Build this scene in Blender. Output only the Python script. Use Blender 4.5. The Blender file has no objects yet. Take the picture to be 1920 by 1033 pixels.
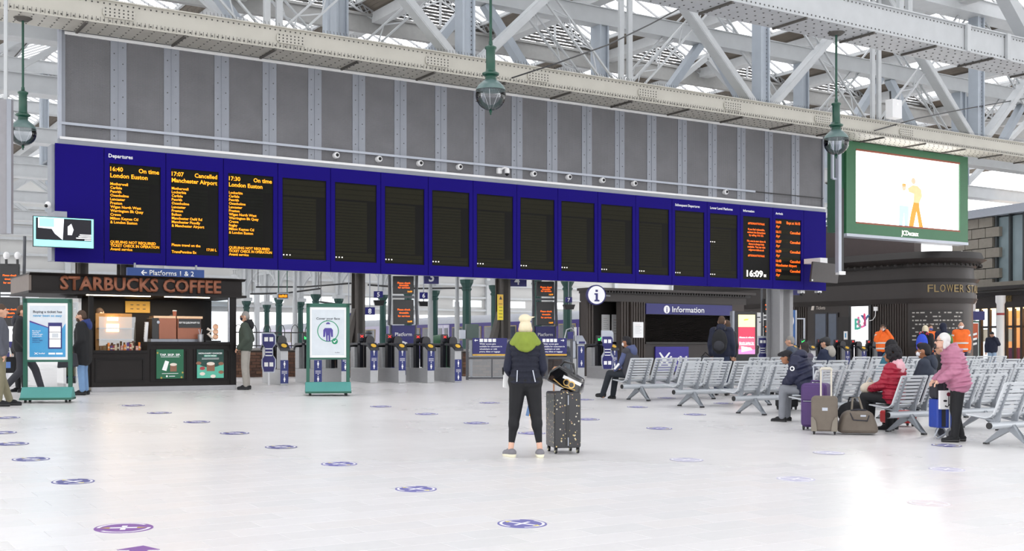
import bpy, bmesh, math, random
import numpy as np
from mathutils import Vector, Matrix
random.seed(7)
SC = bpy.context.scene
COL = SC.collection
# ------------------------------------------------------------------ camera, world, exposure
FPX, CXP, HYP, HC = 2200.0, 960.0, 653.0, 1.63       # focal length in px, centre column, level horizon row, eye height
cd = bpy.data.cameras.new('camera'); cam = bpy.data.objects.new('camera', cd); COL.objects.link(cam)
cam.location = (0, 0, HC); cam.rotation_euler = (math.pi/2, 0, 0)
cd.sensor_fit = 'HORIZONTAL'; cd.sensor_width = 36.0; cd.lens = 36.0*FPX/1920.0
cd.shift_y = (HYP-1033/2)/1920.0; cd.clip_end = 400
SC.camera = cam
W = bpy.data.worlds.new('overcast_sky'); SC.world = W; W.use_nodes = True
wn = W.node_tree; bg = wn.nodes['Background']
bg.inputs[0].default_value = (0.99, 0.988, 1.0, 1); bg.inputs[1].default_value = 2.75
SC.view_settings.view_transform = 'Standard'; SC.view_settings.look = 'None'
SC.view_settings.exposure = 0.0; SC.view_settings.gamma = 1.0; SC.view_settings.use_curve_mapping = False

# ------------------------------------------------------------------ coordinates
FA, FB, FY = -0.015, 0.0235, 38.0                    # the concourse floor slopes; it levels out past FY
def fz(X, Y): return FA*X + FB*min(Y, FY)
def uv(x, y): return (x-CXP)/FPX, (HYP-y)/FPX
def P(x, y, Y):
    u, v = uv(x, y); return Vector((u*Y, Y, HC+v*Y))
def G(x, y):
    u, v = uv(x, y); Y = HC/(FA*u+FB-v)
    if Y > FY: Y = (HC-FB*FY)/(FA*u-v)
    return Vector((u*Y, Y, fz(u*Y, Y)))
def GX(x, Y):
    u = (x-CXP)/FPX; return Vector((u*Y, Y, fz(u*Y, Y)))
TH = math.atan2(2200.0, 3423.0)                      # station axis: the departure board recedes to the right
E1 = Vector((math.cos(TH), math.sin(TH), 0)); E2 = Vector((math.sin(TH), -math.cos(TH), 0))   # along the board; towards the viewer
B0 = Vector((-0.131*31, 31, 0))
def ST(s, t, z=0.0): return B0+E1*s+E2*t+Vector((0, 0, z))
def PS(x, y, t):
    """pixel -> (s, z) on the vertical plane t"""
    u, v = uv(x, y); p, q = B0.x+E2.x*t, B0.y+E2.y*t
    s = (u*q-p)/(E1.x-u*E1.y); Y = q+E1.y*s
    return s, HC+v*Y
def st_of(p):
    d = Vector((p.x, p.y, 0))-B0; return d.dot(E1), d.dot(E2)

# ------------------------------------------------------------------ materials
def lin(h):
    if isinstance(h, str):
        c = [int(h[i:i+2], 16)/255 for i in (1, 3, 5)]
    else: c = h
    return tuple((x/12.92 if x <= .04045 else ((x+.055)/1.055)**2.4) for x in c)+(1,)
MATS = {}
def mat(name, col='#888888', rough=.5, metal=0.0, var=.12, scale=6.0, bump=0.0, emit=None, es=1.0, spec=.5, coat=0.0, stretch=None):
    if name in MATS: return MATS[name]
    m = bpy.data.materials.new(name); m.use_nodes = True; nt = m.node_tree; b = nt.nodes['Principled BSDF']
    c = lin(col)
    b.inputs['Roughness'].default_value = rough; b.inputs['Metallic'].default_value = metal
    b.inputs['Specular IOR Level'].default_value = spec; b.inputs['Coat Weight'].default_value = coat
    tc = nt.nodes.new('ShaderNodeTexCoord'); mp = nt.nodes.new('ShaderNodeMapping')
    nt.links.new(tc.outputs['Object'], mp.inputs['Vector'])
    if stretch: mp.inputs['Scale'].default_value = stretch
    n = nt.nodes.new('ShaderNodeTexNoise'); n.inputs['Scale'].default_value = scale; n.inputs['Detail'].default_value = 4
    nt.links.new(mp.outputs[0], n.inputs['Vector'])
    r = nt.nodes.new('ShaderNodeMix'); r.data_type = 'RGBA'
    r.inputs[6].default_value = tuple(max(0, x*(1-var)) for x in c[:3])+(1,)
    r.inputs[7].default_value = tuple(min(1, x*(1+var)) for x in c[:3])+(1,)
    nt.links.new(n.outputs['Fac'], r.inputs[0]); nt.links.new(r.outputs[2], b.inputs['Base Color'])
    if bump:
        bp = nt.nodes.new('ShaderNodeBump'); bp.inputs['Strength'].default_value = bump; bp.inputs['Distance'].default_value = .01
        nt.links.new(n.outputs['Fac'], bp.inputs['Height']); nt.links.new(bp.outputs[0], b.inputs['Normal'])
    if emit:
        b.inputs['Emission Color'].default_value = lin(emit); b.inputs['Emission Strength'].default_value = es
    MATS[name] = m; return m
def glassy(name, col=(.9, .93, .95), gloss=.1, rough=.02):
    if name in MATS: return MATS[name]
    m = bpy.data.materials.new(name); m.use_nodes = True; nt = m.node_tree; nt.nodes.clear()
    o = nt.nodes.new('ShaderNodeOutputMaterial'); mx = nt.nodes.new('ShaderNodeMixShader')
    t = nt.nodes.new('ShaderNodeBsdfTransparent'); g = nt.nodes.new('ShaderNodeBsdfGlossy')
    t.inputs[0].default_value = col+(1,); g.inputs['Roughness'].default_value = rough; mx.inputs[0].default_value = gloss
    nt.links.new(t.outputs[0], mx.inputs[1]); nt.links.new(g.outputs[0], mx.inputs[2]); nt.links.new(mx.outputs[0], o.inputs[0])
    MATS[name] = m; return m

# ------------------------------------------------------------------ mesh building
class MB:
    def __init__(self): self.v = []; self.f = []; self.mi = []; self.cur = 0
    def add(self, vs, fs):
        b = len(self.v); self.v.extend(tuple(p) for p in vs)
        self.f.extend(tuple(b+i for i in f) for f in fs); self.mi.extend([self.cur]*len(fs)); return self
    def box(self, x0, x1, y0, y1, z0, z1):
        vs = [(x, y, z) for z in (z0, z1) for y in (y0, y1) for x in (x0, x1)]
        return self.add(vs, [(0, 2, 3, 1), (4, 5, 7, 6), (0, 1, 5, 4), (2, 6, 7, 3), (0, 4, 6, 2), (1, 3, 7, 5)])
    def bar(self, a, b, w, h, up=(0, 0, 1)):
        """rectangular bar from a to b: w across, h along up"""
        a, b = Vector(a), Vector(b); d = (b-a).normalized(); up = Vector(up)
        if abs(d.dot(up)) > .98: up = Vector((0, 1, 0))
        sx = d.cross(up).normalized(); sz = sx.cross(d).normalized()
        vs = []
        for p in (a, b):
            for i, j in ((-1, -1), (1, -1), (1, 1), (-1, 1)): vs.append(p+sx*(i*w/2)+sz*(j*h/2))
        return self.add(vs, [(3, 2, 1, 0), (4, 5, 6, 7), (0, 1, 5, 4), (1, 2, 6, 5), (2, 3, 7, 6), (3, 0, 4, 7)])
    def tube(self, pts, r, n=8, caps=True):
        pts = [Vector(p) for p in pts]; rs = r if isinstance(r, (list, tuple)) else [r]*len(pts)
        vs, fs = [], []; ref = None
        for i, p in enumerate(pts):
            d = (pts[min(i+1, len(pts)-1)]-pts[max(i-1, 0)]).normalized()
            if ref is None: ref = Vector((0, 0, 1)) if abs(d.z) < .9 else Vector((1, 0, 0))
            x = d.cross(ref).normalized(); ref = x.cross(d).normalized()
            for k in range(n):
                a = 2*math.pi*k/n; vs.append(p+(x*math.cos(a)+ref*math.sin(a))*rs[i])
        for i in range(len(pts)-1):
            for k in range(n):
                fs.append((i*n+k, i*n+(k+1) % n, (i+1)*n+(k+1) % n, (i+1)*n+k))
        if caps: fs.append(tuple(range(n))[::-1]); fs.append(tuple((len(pts)-1)*n+k for k in range(n)))
        return self.add(vs, fs)
    def lathe(self, prof, c=(0, 0, 0), n=16, axis='z'):
        vs, fs = [], []
        for r, h in prof:
            for k in range(n):
                a = 2*math.pi*k/n; x, y = r*math.cos(a), r*math.sin(a)
                q = (x, y, h) if axis == 'z' else ((x, h, y) if axis == 'y' else (h, x, y))
                vs.append((c[0]+q[0], c[1]+q[1], c[2]+q[2]))
        for i in range(len(prof)-1):
            for k in range(n): fs.append((i*n+k, i*n+(k+1) % n, (i+1)*n+(k+1) % n, (i+1)*n+k))
        if prof[0][0] > 1e-4: fs.append(tuple(range(n))[::-1])
        if prof[-1][0] > 1e-4: fs.append(tuple((len(prof)-1)*n+k for k in range(n)))
        return self.add(vs, fs)
    def prism(self, poly, y0, y1, plane='xz'):
        """polygon in xz (or xy / yz) extruded between two values of the third axis"""
        n = len(poly); q = {'xz': lambda a, b, c: (a, c, b), 'xy': lambda a, b, c: (a, b, c), 'yz': lambda a, b, c: (c, a, b)}[plane]
        vs = [q(a, b, y0) for a, b in poly]+[q(a, b, y1) for a, b in poly]
        fs = [tuple(range(n)), tuple(range(2*n-1, n-1, -1))]+[(i, n+i, n+(i+1) % n, (i+1) % n) for i in range(n)]
        return self.add(vs, fs)
    def ell(self, c, r, n=12, m=8, rot=None):
        vs, fs = [], []
        for j in range(m+1):
            ph = math.pi*j/m-math.pi/2
            for k in range(n):
                a = 2*math.pi*k/n; p = Vector((r[0]*math.cos(ph)*math.cos(a), r[1]*math.cos(ph)*math.sin(a), r[2]*math.sin(ph)))
                if rot is not None: p = rot @ p
                vs.append(Vector(c)+p)
        for j in range(m):
            for k in range(n): fs.append((j*n+k, j*n+(k+1) % n, (j+1)*n+(k+1) % n, (j+1)*n+k))
        return self.add(vs, fs)
    def cap(self, a, b, ra, rb, n=10):
        """tapered capsule"""
        a, b = Vector(a), Vector(b); d = b-a; L = d.length
        if L < 1e-5: return self.ell(a, (ra,)*3)
        d /= L; pts, rs = [], []
        for k in (1., .85, .5): pts.append(a-d*ra*k); rs.append(ra*math.sqrt(max(0.0004, 1-k*k)))
        pts.append(a); rs.append(ra); pts.append(b); rs.append(rb)
        for k in (.5, .85, 1.): pts.append(b+d*rb*k); rs.append(rb*math.sqrt(max(0.0004, 1-k*k)))
        return self.tube(pts, rs, n)
    def mesh(self, name):
        me = bpy.data.meshes.new(name); me.from_pydata([tuple(p) for p in self.v], [], self.f)
        bm = bmesh.new(); bm.from_mesh(me); bmesh.ops.recalc_face_normals(bm, faces=bm.faces); bm.to_mesh(me); bm.free()
        if self.cur: me.polygons.foreach_set('material_index', self.mi)
        return me
    def build(self, name, m, parent=None, smooth=False, bevel=0.0, loc=None, rz=None):
        return link(name, self.mesh(name), m, parent, smooth, bevel, loc, rz)
def link(name, me, m, parent=None, smooth=False, bevel=0.0, loc=None, rz=None):
    o = bpy.data.objects.new(name, me); COL.objects.link(o)
    ms = m if isinstance(m, (list, tuple)) else [m]
    if not me.materials:
        for q in ms: me.materials.append(q)
    if smooth:
        me.polygons.foreach_set('use_smooth', [True]*len(me.polygons))
        try: me.set_sharp_from_angle(angle=math.radians(50))
        except Exception: pass
    if bevel:
        md = o.modifiers.new('bevel', 'BEVEL'); md.width = bevel; md.segments = 2; md.limit_method = 'ANGLE'
    if parent: o.parent = parent
    if loc is not None: o.location = loc
    if rz is not None: o.rotation_euler = (0, 0, rz)
    return o
def tag(o, label=None, cat=None, group=None, kind=None):
    if label: o['label'] = label
    if cat: o['category'] = cat
    if group: o['group'] = group
    if kind: o['kind'] = kind
    return o
def thing(name, label, cat, loc=(0, 0, 0), rz=0.0, group=None):
    o = bpy.data.objects.new(name, None); COL.objects.link(o); o.empty_display_size = .1
    o.location = loc; o.rotation_euler = (0, 0, rz); return tag(o, label, cat, group)
def struct(o): o['kind'] = 'structure'; return o
def copy_tree(o, parent=None):
    c = o.copy(); COL.objects.link(c)
    if parent: c.parent = parent
    for ch in list(o.children): copy_tree(ch, c)
    return c
def text(body, h, m, parent, x, z, y=-.012, width=None, align='l', ext=.003, bold=0.0, name='lettering', maxw=None, flat=False, sp=1.0, lab=None):
    """standing lettering facing local -y (or lying flat), h = cap height, left/centre/right at x, baseline z"""
    cu = bpy.data.curves.new(name, 'FONT'); cu.body = body; cu.size = 1.0; cu.resolution_u = 2; cu.offset = bold; cu.extrude = 0; cu.space_character = sp
    o = bpy.data.objects.new(name, cu); me = bpy.data.meshes.new_from_object(o)
    bpy.data.objects.remove(o); bpy.data.curves.remove(cu)
    n = len(me.vertices)
    if n == 0: return None
    co = np.empty(n*3, dtype=np.float32); me.vertices.foreach_get('co', co); co = co.reshape(-1, 3)
    k = h/.70; kx = k
    w = (co[:, 0].max()-co[:, 0].min())
    if width: kx = width/w
    elif maxw and w*k > maxw: kx = maxw/w
    X = (co[:, 0]-co[:, 0].min())*kx; w = X.max()
    X = X+{'l': x, 'c': x-w/2, 'r': x-w}[align]
    Z = co[:, 1]*k
    out = np.stack([X, Z, np.zeros(n)+y], 1) if flat else np.stack([X, np.zeros(n)+y, Z+z], 1)
    if flat: out[:, 1] += z
    me.vertices.foreach_set('co', out.astype(np.float32).ravel()); me.update()
    me.materials.clear()
    o = link(name, me, m, parent)
    if ext:
        md = o.modifiers.new('solid', 'SOLIDIFY'); md.thickness = ext; md.offset = 0
    if lab: o['label'] = lab
    return o
def pic(parent, m, x0, x1, z0, z1, y, name='print', poly=None):
    """flat print: a rectangle or polygon standing in the local xz plane"""
    mb = MB(); pts = poly or [(x0, z0), (x1, z0), (x1, z1), (x0, z1)]
    mb.add([(a, y, b) for a, b in pts], [tuple(range(len(pts)))])
    return mb.build(name, m, parent)
def circ(cx, cz, r, n=24, a0=0, a1=2*math.pi, rz=None):
    rz = rz or r; e = 0 if abs(a1-a0-2*math.pi) < 1e-6 else 1
    return [(cx+r*math.cos(a0+(a1-a0)*k/(n-e)), cz+rz*math.sin(a0+(a1-a0)*k/(n-e))) for k in range(n)]
def ring(parent, m, cx, cz, r0, r1, y, n=32, name='ring'):
    mb = MB(); vs = [(cx+r*math.cos(2*math.pi*k/n), y, cz+r*math.sin(2*math.pi*k/n)) for r in (r0, r1) for k in range(n)]
    mb.add(vs, [(k, (k+1) % n, n+(k+1) % n, n+k) for k in range(n)]); return mb.build(name, m, parent)

# palette
STEEL = mat('white_painted_steel', '#b6b9bb', .45, var=.1, scale=3)
CREAM = mat('cream_painted_girder', '#b8b5ab', .5, var=.10, scale=2)
STEELB = mat('blue_white_steel', '#a6aeb7', .45, var=.1, scale=3)
RIVET = mat('grimy_rivet', '#4b4a48', .7)
GRIME = mat('grimy_iron', '#55524e', .8, var=.25)
WHITE = mat('white_plastic', '#e8e8e8', .35, var=.03)
PRINTW = mat('white_print', '#f2f2f2', .6, var=.02)
BLACK = mat('black_plastic', '#121214', .35, var=.1)
SCREEN = mat('dark_screen', '#0e0d0b', .4, var=.1, spec=.12)
DKBROWN = mat('dark_brown_paint', '#2e2826', .5, var=.12, scale=3)
DKBROWN2 = mat('darker_brown_paint', '#211d1c', .5, var=.12, scale=3)
BLUEBD = mat('board_blue', '#1a0f70', .55, var=.05, scale=1.5, spec=.06)
SIGNB = mat('sign_navy', '#1b1a66', .4, var=.05)
SIGNBL = mat('sign_blue', '#0d3f86', .4, var=.05)
GREYA = mat('grey_aluminium', '#8f939b', .4, metal=.3, var=.06)
LTALU = mat('light_aluminium', '#aeb3bd', .35, metal=.3, var=.06)
SSTEEL = mat('stainless_steel', '#a9aaad', .3, metal=.75, var=.08, stretch=(1, 1, 8))
AMBER = mat('amber_led', '#ff9a10', .6, emit='#ff9a14', es=1.5)
ORANGE = mat('orange_led', '#ff6a10', .6, emit='#ff6412', es=1.5)
DOTW = mat('white_led', '#ffffff', .6, emit='#fff4e8', es=1.3)
LGREEN = mat('lamp_green', '#1d4a3b', .35, var=.1)
STANDG = mat('stand_green', '#0f5443', .4, var=.06)
STANDB = mat('stand_base_sky_tint', '#4c918b', .5, var=.06)  # green lightened and blued, a sky reflection put into the colour
GLASS = glassy('clear_glass', gloss=.13)
GLOBE = glassy('globe_glass', (.9, .92, .94), gloss=.16, rough=.02)
_n = GLOBE.node_tree; _l = _n.nodes.new('ShaderNodeLayerWeight'); _l.inputs[0].default_value = .35; _n.links.new(_l.outputs['Fresnel'], [q for q in _n.nodes if q.type == 'MIX_SHADER'][0].inputs[0])
# ------------------------------------------------------------------ floor
def tile_material():
    m = bpy.data.materials.new('terrazzo_tiles'); m.use_nodes = True; nt = m.node_tree; b = nt.nodes['Principled BSDF']
    tc = nt.nodes.new('ShaderNodeTexCoord'); mp = nt.nodes.new('ShaderNodeMapping')
    nt.links.new(tc.outputs['Object'], mp.inputs[0])
    br = nt.nodes.new('ShaderNodeTexBrick'); br.inputs['Scale'].default_value = 1.0
    br.inputs['Brick Width'].default_value = .6; br.inputs['Row Height'].default_value = .3; br.inputs['Mortar Size'].default_value = .0016
    br.inputs['Color1'].default_value = lin('#e7e5e4'); br.inputs['Color2'].default_value = lin('#e2e0df'); br.inputs['Mortar'].default_value = lin('#c6c2c1')
    nt.links.new(mp.outputs[0], br.inputs['Vector'])
    n = nt.nodes.new('ShaderNodeTexNoise'); n.inputs['Scale'].default_value = .35; n.inputs['Detail'].default_value = 5
    nt.links.new(mp.outputs[0], n.inputs['Vector'])
    n2 = nt.nodes.new('ShaderNodeTexNoise'); n2.inputs['Scale'].default_value = 60
    nt.links.new(mp.outputs[0], n2.inputs['Vector'])
    r = nt.nodes.new('ShaderNodeMix'); r.data_type = 'RGBA'; r.blend_type = 'MULTIPLY'; r.inputs[0].default_value = .35
    cr = nt.nodes.new('ShaderNodeValToRGB'); cr.color_ramp.elements[0].position = .3; cr.color_ramp.elements[0].color = (.8, .8, .8, 1); cr.color_ramp.elements[1].position = .7
    nt.links.new(n.outputs['Fac'], cr.inputs[0]); nt.links.new(br.outputs['Color'], r.inputs[6]); nt.links.new(cr.outputs[0], r.inputs[7])
    nt.links.new(r.outputs[2], b.inputs['Base Color'])
    mr = nt.nodes.new('ShaderNodeMapRange'); mr.inputs[3].default_value = .2; mr.inputs[4].default_value = .38
    nt.links.new(n.outputs['Fac'], mr.inputs[0]); nt.links.new(mr.outputs[0], b.inputs['Roughness'])
    b.inputs['Specular IOR Level'].default_value = .45
    return m
TILE = tile_material()
FROT = Matrix.Rotation(TH, 3, 'Z')
def ftilt():
    n = Vector((-FA, -FB, 1)).normalized(); q = Vector((0, 0, 1)).rotation_difference(n)
    return q @ Matrix.Rotation(TH, 3, 'Z').to_quaternion()
fl_q = ftilt()
mb = MB(); inv = fl_q.inverted()
xs = [-90, -30, 30, 90]; ys = [-25, 8, 20, FY, 60, 140]
vs = [inv @ Vector((x, y, fz(x, y)-.003)) for y in ys for x in xs]
low = [p-inv @ Vector((0, 0, .3)) for p in (vs[0], vs[3], vs[-4], vs[-1])]
fs = [(j*4+i, j*4+i+1, j*4+i+5, j*4+i+4) for j in range(5) for i in range(3)]
mb.add(vs, fs)
floor = mb.build('floor', TILE); floor.rotation_mode = 'QUATERNION'; floor.rotation_quaternion = fl_q; struct(floor)
# the floor tiles nearest the viewer, each proud of its joint
tm = MB(); hx, hy, c = .2985, .1485, .0012
tm.add([(-hx, -hy, -.002), (hx, -hy, -.002), (hx, hy, -.002), (-hx, hy, -.002), (-hx+c, -hy+c, 0), (hx-c, -hy+c, 0), (hx-c, hy-c, 0), (-hx+c, hy-c, 0)],
       [(4, 5, 6, 7), (0, 1, 5, 4), (1, 2, 6, 5), (2, 3, 7, 6), (3, 0, 4, 7)])
def tile_piece_material(k):
    m = mat('terrazzo_tile_%d' % k, ['#e6e4e4', '#e3e1e1', '#e5e2e1', '#e1e0e0'][k], .27, var=.03, scale=7, spec=.45)
    return m
tmes = []
for k in range(4):
    me = tm.mesh('tile'); me.materials.append(tile_piece_material(k)); tmes.append(me)
cand = []
for j in range(-60, 90):
    for i in range(-60, 60):
        off = 0.3 if j % 2 else 0.0
        lx, ly = i*.6+.3+off, j*.3+.15
        w = fl_q @ Vector((lx, ly, 0))
        if 2 < w.y < 16:
            px, py = CXP+FPX*w.x/w.y, HYP-FPX*(w.z-HC)/w.y
            if -30 < px < 1950 and py < 1045: cand.append((w.y, lx, ly))
cand.sort()
for d, lx, ly in cand[:300]:
    o = bpy.data.objects.new('tile', random.choice(tmes)); COL.objects.link(o); o.parent = floor; o.location = (lx, ly, 0)

# ------------------------------------------------------------------ roof: ridge and furrow glazing on station axes
GLAZ = glassy('roof_glass', (.97, .98, 1.0), gloss=.04, rough=.2)
BOARD = mat('roof_boarding', '#6f675d', .8, var=.25, scale=2)
RAFT = mat('roof_bar_white', '#b3b5b6', .5, var=.08)
RP, ZV, ZR, S0 = 5.6, 14.6, 15.9, 15.3
ceil = bpy.data.objects.new('ceiling', None)
gut = MB(); T0, T1 = -62.0, 46.0  # roof carried on unseen behind the camera, to even out floor brightness
bays = range(-9, 9)
def rs(k, side, f): return S0+RP*k+side*(RP/2)*(1-f)      # f=0 valley, f=1 ridge
for k in bays:
    s = S0+RP*k
    gut.bar(ST(s, T0, ZR+.05), ST(s, T1, ZR+.05), .16, .2)
    gut.bar(ST(s-RP/2, T0, ZV-.18), ST(s-RP/2, T1, ZV-.18), .5, .4)
    for side in (-1, 1):
        gut.bar(ST(rs(k, side, .3), T0, ZV+(ZR-ZV)*.3-.06), ST(rs(k, side, .3), T1, ZV+(ZR-ZV)*.3-.06), .1, .14)
ceiling = struct(gut.build('ceiling', RAFT))
# timber boarding strips (lower part of every slope): one object for each slope
for k in bays:
    for side in (-1, 1):
        a, b = rs(k, side, 0.04), rs(k, side, .3); za, zb = ZV+(ZR-ZV)*.04, ZV+(ZR-ZV)*.3
        mb = MB()
        n = 5
        for i in range(n):
            f0, f1 = i/n, (i+.94)/n
            p = [ST(a+(b-a)*f, t, za+(zb-za)*f) for t in (T0, T1) for f in (f0, f1)]
            p2 = [q+Vector((0, 0, .04)) for q in p]
            mb.add(p+p2, [(0, 1, 3, 2), (4, 6, 7, 5), (0, 2, 6, 4), (1, 5, 7, 3), (0, 4, 5, 1), (2, 3, 7, 6)])
        mb.build('roof_board', BOARD, ceiling)
# glass panes and the bars between them
PW = .8; panes = []
barm = MB()
for k in bays:
    for side in (-1, 1):
        a, b = rs(k, side, .31), rs(k, side, .985); za, zb = ZV+(ZR-ZV)*.31, ZV+(ZR-ZV)*.985
        t = T0
        while t < T1-.1:
            barm.bar(ST(a, t, za-.02), ST(b, t, zb-.02), .05, .07)
            p = [ST(a, t+.03, za), ST(b, t+.03, zb), ST(b, t+PW-.03, zb), ST(a, t+PW-.03, za)]
            c = sum(p, Vector())/4; x, y = CXP+FPX*c.x/max(c.y, 1), HYP-FPX*(c.z-HC)/max(c.y, 1)
            vis = c.y > 5 and 0 <= x <= 1920 and 0 <= y < 330
            panes.append((0 if vis else 1, c.y, p)); t += PW
barm.build('glazing_bars', RAFT, ceiling)
panes.sort(key=lambda q: q[:2])
for _, _, p in panes[:300]:
    mb = MB(); mb.add(p+[q+Vector((0, 0, .012)) for q in p], [(0, 1, 2, 3), (7, 6, 5, 4), (0, 4, 5, 1), (1, 5, 6, 2), (2, 6, 7, 3), (3, 7, 4, 0)])
    mb.f = mb.f[:1]
    mb.build('pane', GLAZ, ceiling)
mb = MB()
for _, _, p in panes[300:]: mb.add(p, [(0, 1, 2, 3)])
tag(mb.build('glazing', GLAZ, ceiling), kind='stuff')
# louvred gables closing each bay behind the board truss
LOUV = mat('dark_louvre', '#4a4845', .7, var=.15)
TG = -13.0
for k in range(-5, 7):
    s = S0+RP*k
    if k < -4: continue
    g = MB(); f = MB()
    for i in range(9):
        z = ZV+.08+i*(ZR-ZV-.1)/9; hw = (RP/2-.25)*(1-(z-ZV)/(ZR-ZV))
        if hw > .1: g.bar(ST(s-hw, TG, z), ST(s+hw, TG, z), .10, .06)
    fr = MB()
    for sd in (-1, 1):
        for (o1, o2) in ((0, 0), (-.33, -.33)):
            fr.bar(ST(s+sd*(RP/2), TG+.12, ZV+o1), ST(s, TG+.12, ZR+o2), .08, .07)
        for i in range(9):
            q = i/9; q2 = (i+1)/9
            A = ST(s+sd*(RP/2)*(1-q), TG+.12, ZV+(ZR-ZV)*q); B = ST(s+sd*(RP/2)*(1-q2), TG+.12, ZV+(ZR-ZV)*q2-.33)
            A2 = ST(s+sd*(RP/2)*(1-q), TG+.12, ZV+(ZR-ZV)*q-.33); B2 = ST(s+sd*(RP/2)*(1-q2), TG+.12, ZV+(ZR-ZV)*q2)
            fr.bar(A, B, .03, .04); fr.bar(A2, B2, .03, .04)
    fr.bar(ST(s, TG+.1, ZV), ST(s, TG+.1, ZR), .1, .1)
    th = thing('roof_gable', 'louvred timber gable with white lattice rafters, one of the roof bays', 'gable', ST(s, TG, ZV), 0, 'louvred gables in the roof')
    for nm, m_, M in (('louvre', g, LOUV), ('lattice_rafter', fr, RAFT)):
        o = m_.build(nm, M, th); o.matrix_parent_inverse = Matrix.Translation(-Vector(th.location))
gb = MB(); gb.bar(ST(-30, TG, ZV-.45), ST(52, TG, ZV-.45), .25, .6); gb.bar(ST(-30, TG, ZV-.1), ST(52, TG, ZV-.1), .4, .1)
gb.build('gutter_beam', mat('gutter_grey', '#8f8f8d', .7), ceiling)

# ------------------------------------------------------------------ trusses
def rivets(mb, a, b, n, up, r=.018, out=None):
    a, b, out = Vector(a), Vector(b), Vector(out)
    sx = (b-a).normalized(); sz = out.cross(sx)
    for i in range(n):
        p = a+(b-a)*((i+.5)/n)
        mb.add([p-sx*r-sz*r, p+sx*r-sz*r, p+sx*r+sz*r, p-sx*r+sz*r, p+out*r*.8], [(0, 1, 4), (1, 2, 4), (2, 3, 4), (3, 0, 4)])
def girder(th, t, s0, s1, zb, h, w, m, near=True, name='lower_chord'):
    """built-up box girder: web plates, flanges, stiffeners, rivets; near face at t+w/2"""
    inv = Matrix.Translation(-Vector(th.location))
    def put(mb, nm, M):
        o = mb.build(nm, M, th); o.matrix_parent_inverse = inv; return o
    b = MB(); Lz = Vector((0, 0, 1))
    for dt in (-w/2+.04, w/2-.04): b.bar(ST(s0, t+dt, zb+h/2), ST(s1, t+dt, zb+h/2), .03, h)
    put(b, name, m)
    b = MB()
    b.bar(ST(s0, t, zb-.012), ST(s1, t, zb-.012), w+.06, .03); b.bar(ST(s0, t, zb+h+.012), ST(s1, t, zb+h+.012), w+.06, .03)
    put(b, 'flange', m)
    if near:
        r = MB(); L = s1-s0; n = int(L/.13)
        for z in (zb+.06, zb+h-.06): rivets(r, ST(s0, t+w/2-.02, z), ST(s1, t+w/2-.02, z), n, Lz, .017, E2)
        for dt in (-w/2+.1, -w/4, 0, w/4, w/2-.06): rivets(r, ST(s0, t+dt, zb-.03), ST(s1, t+dt, zb-.03), n//2, Lz, .02, -Lz)
        tag(put(r, 'rivets', RIVET), kind='stuff')
        s = s0
        while s < s1:
            put(MB().bar(ST(s, t-w/2, zb-.05), ST(s, t+w/2+.03, zb-.05), .05, .05), 'batten', GRIME)
            s += 2.2
def lattice(mb, a, b, w, nrm, r=.02, step=.55):
    """flat lattice bar between a and b lying in the plane with normal nrm"""
    a, b = Vector(a), Vector(b); d = (b-a); L = d.length; d /= L; sd = Vector(nrm).cross(d).normalized()*(w/2)
    for q in (-1, 1): mb.bar(a+sd*q, b+sd*q, .05, .07, nrm)
    n = max(2, int(L/step))
    for i in range(n):
        p, q = a+d*(L*i/n), a+d*(L*(i+1)/n)
        mb.bar(p+sd*(1 if i % 2 else -1), q-sd*(1 if i % 2 else -1), .035, .02, nrm)
def truss(t, s_lo, s_hi, zb, zt, posts, thin, label, wide=.42, chord_h=.5, detail=True, top=True, cm=CREAM, cw=1.0, group=None, vdiag=True):
    th = thing('roof_truss', label, 'truss', ST(0, t, zb), 0, group); inv = Matrix.Translation(-Vector(th.location))
    def put(mb, nm, M):
        o = mb.build(nm, M, th); o.matrix_parent_inverse = inv; return o
    girder(th, t, s_lo, s_hi, zb, chord_h, cw, cm, detail)
    if top: girder(th, t, s_lo, s_hi, zt, .5, cw*.8, STEEL, False, 'upper_chord')
    z0 = zb+chord_h
    for s in posts:
        b = MB()
        for d in (-wide/2, wide/2): b.bar(ST(s+d, t, z0), ST(s+d, t, zt), .06, .42, E2)
        b.bar(ST(s, t+.1, z0), ST(s, t+.1, zt), wide, .05, E2)
        put(b, 'post', STEELB)
        if detail:
            r = MB()
            for d in (-wide/2+.05, wide/2-.05): rivets(r, ST(s+d, t+.13, z0), ST(s+d, t+.13, zt), 36, None, .015, E2)
            tag(put(r, 'rivets', RIVET), kind='stuff')
    for s in thin:
        for d in (-.16, .16):
            b = MB(); b.bar(ST(s+d, t, z0), ST(s+d, t, zt), .16, .1, E2); put(b, 'hanger', STEEL)
    return th, put
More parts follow.
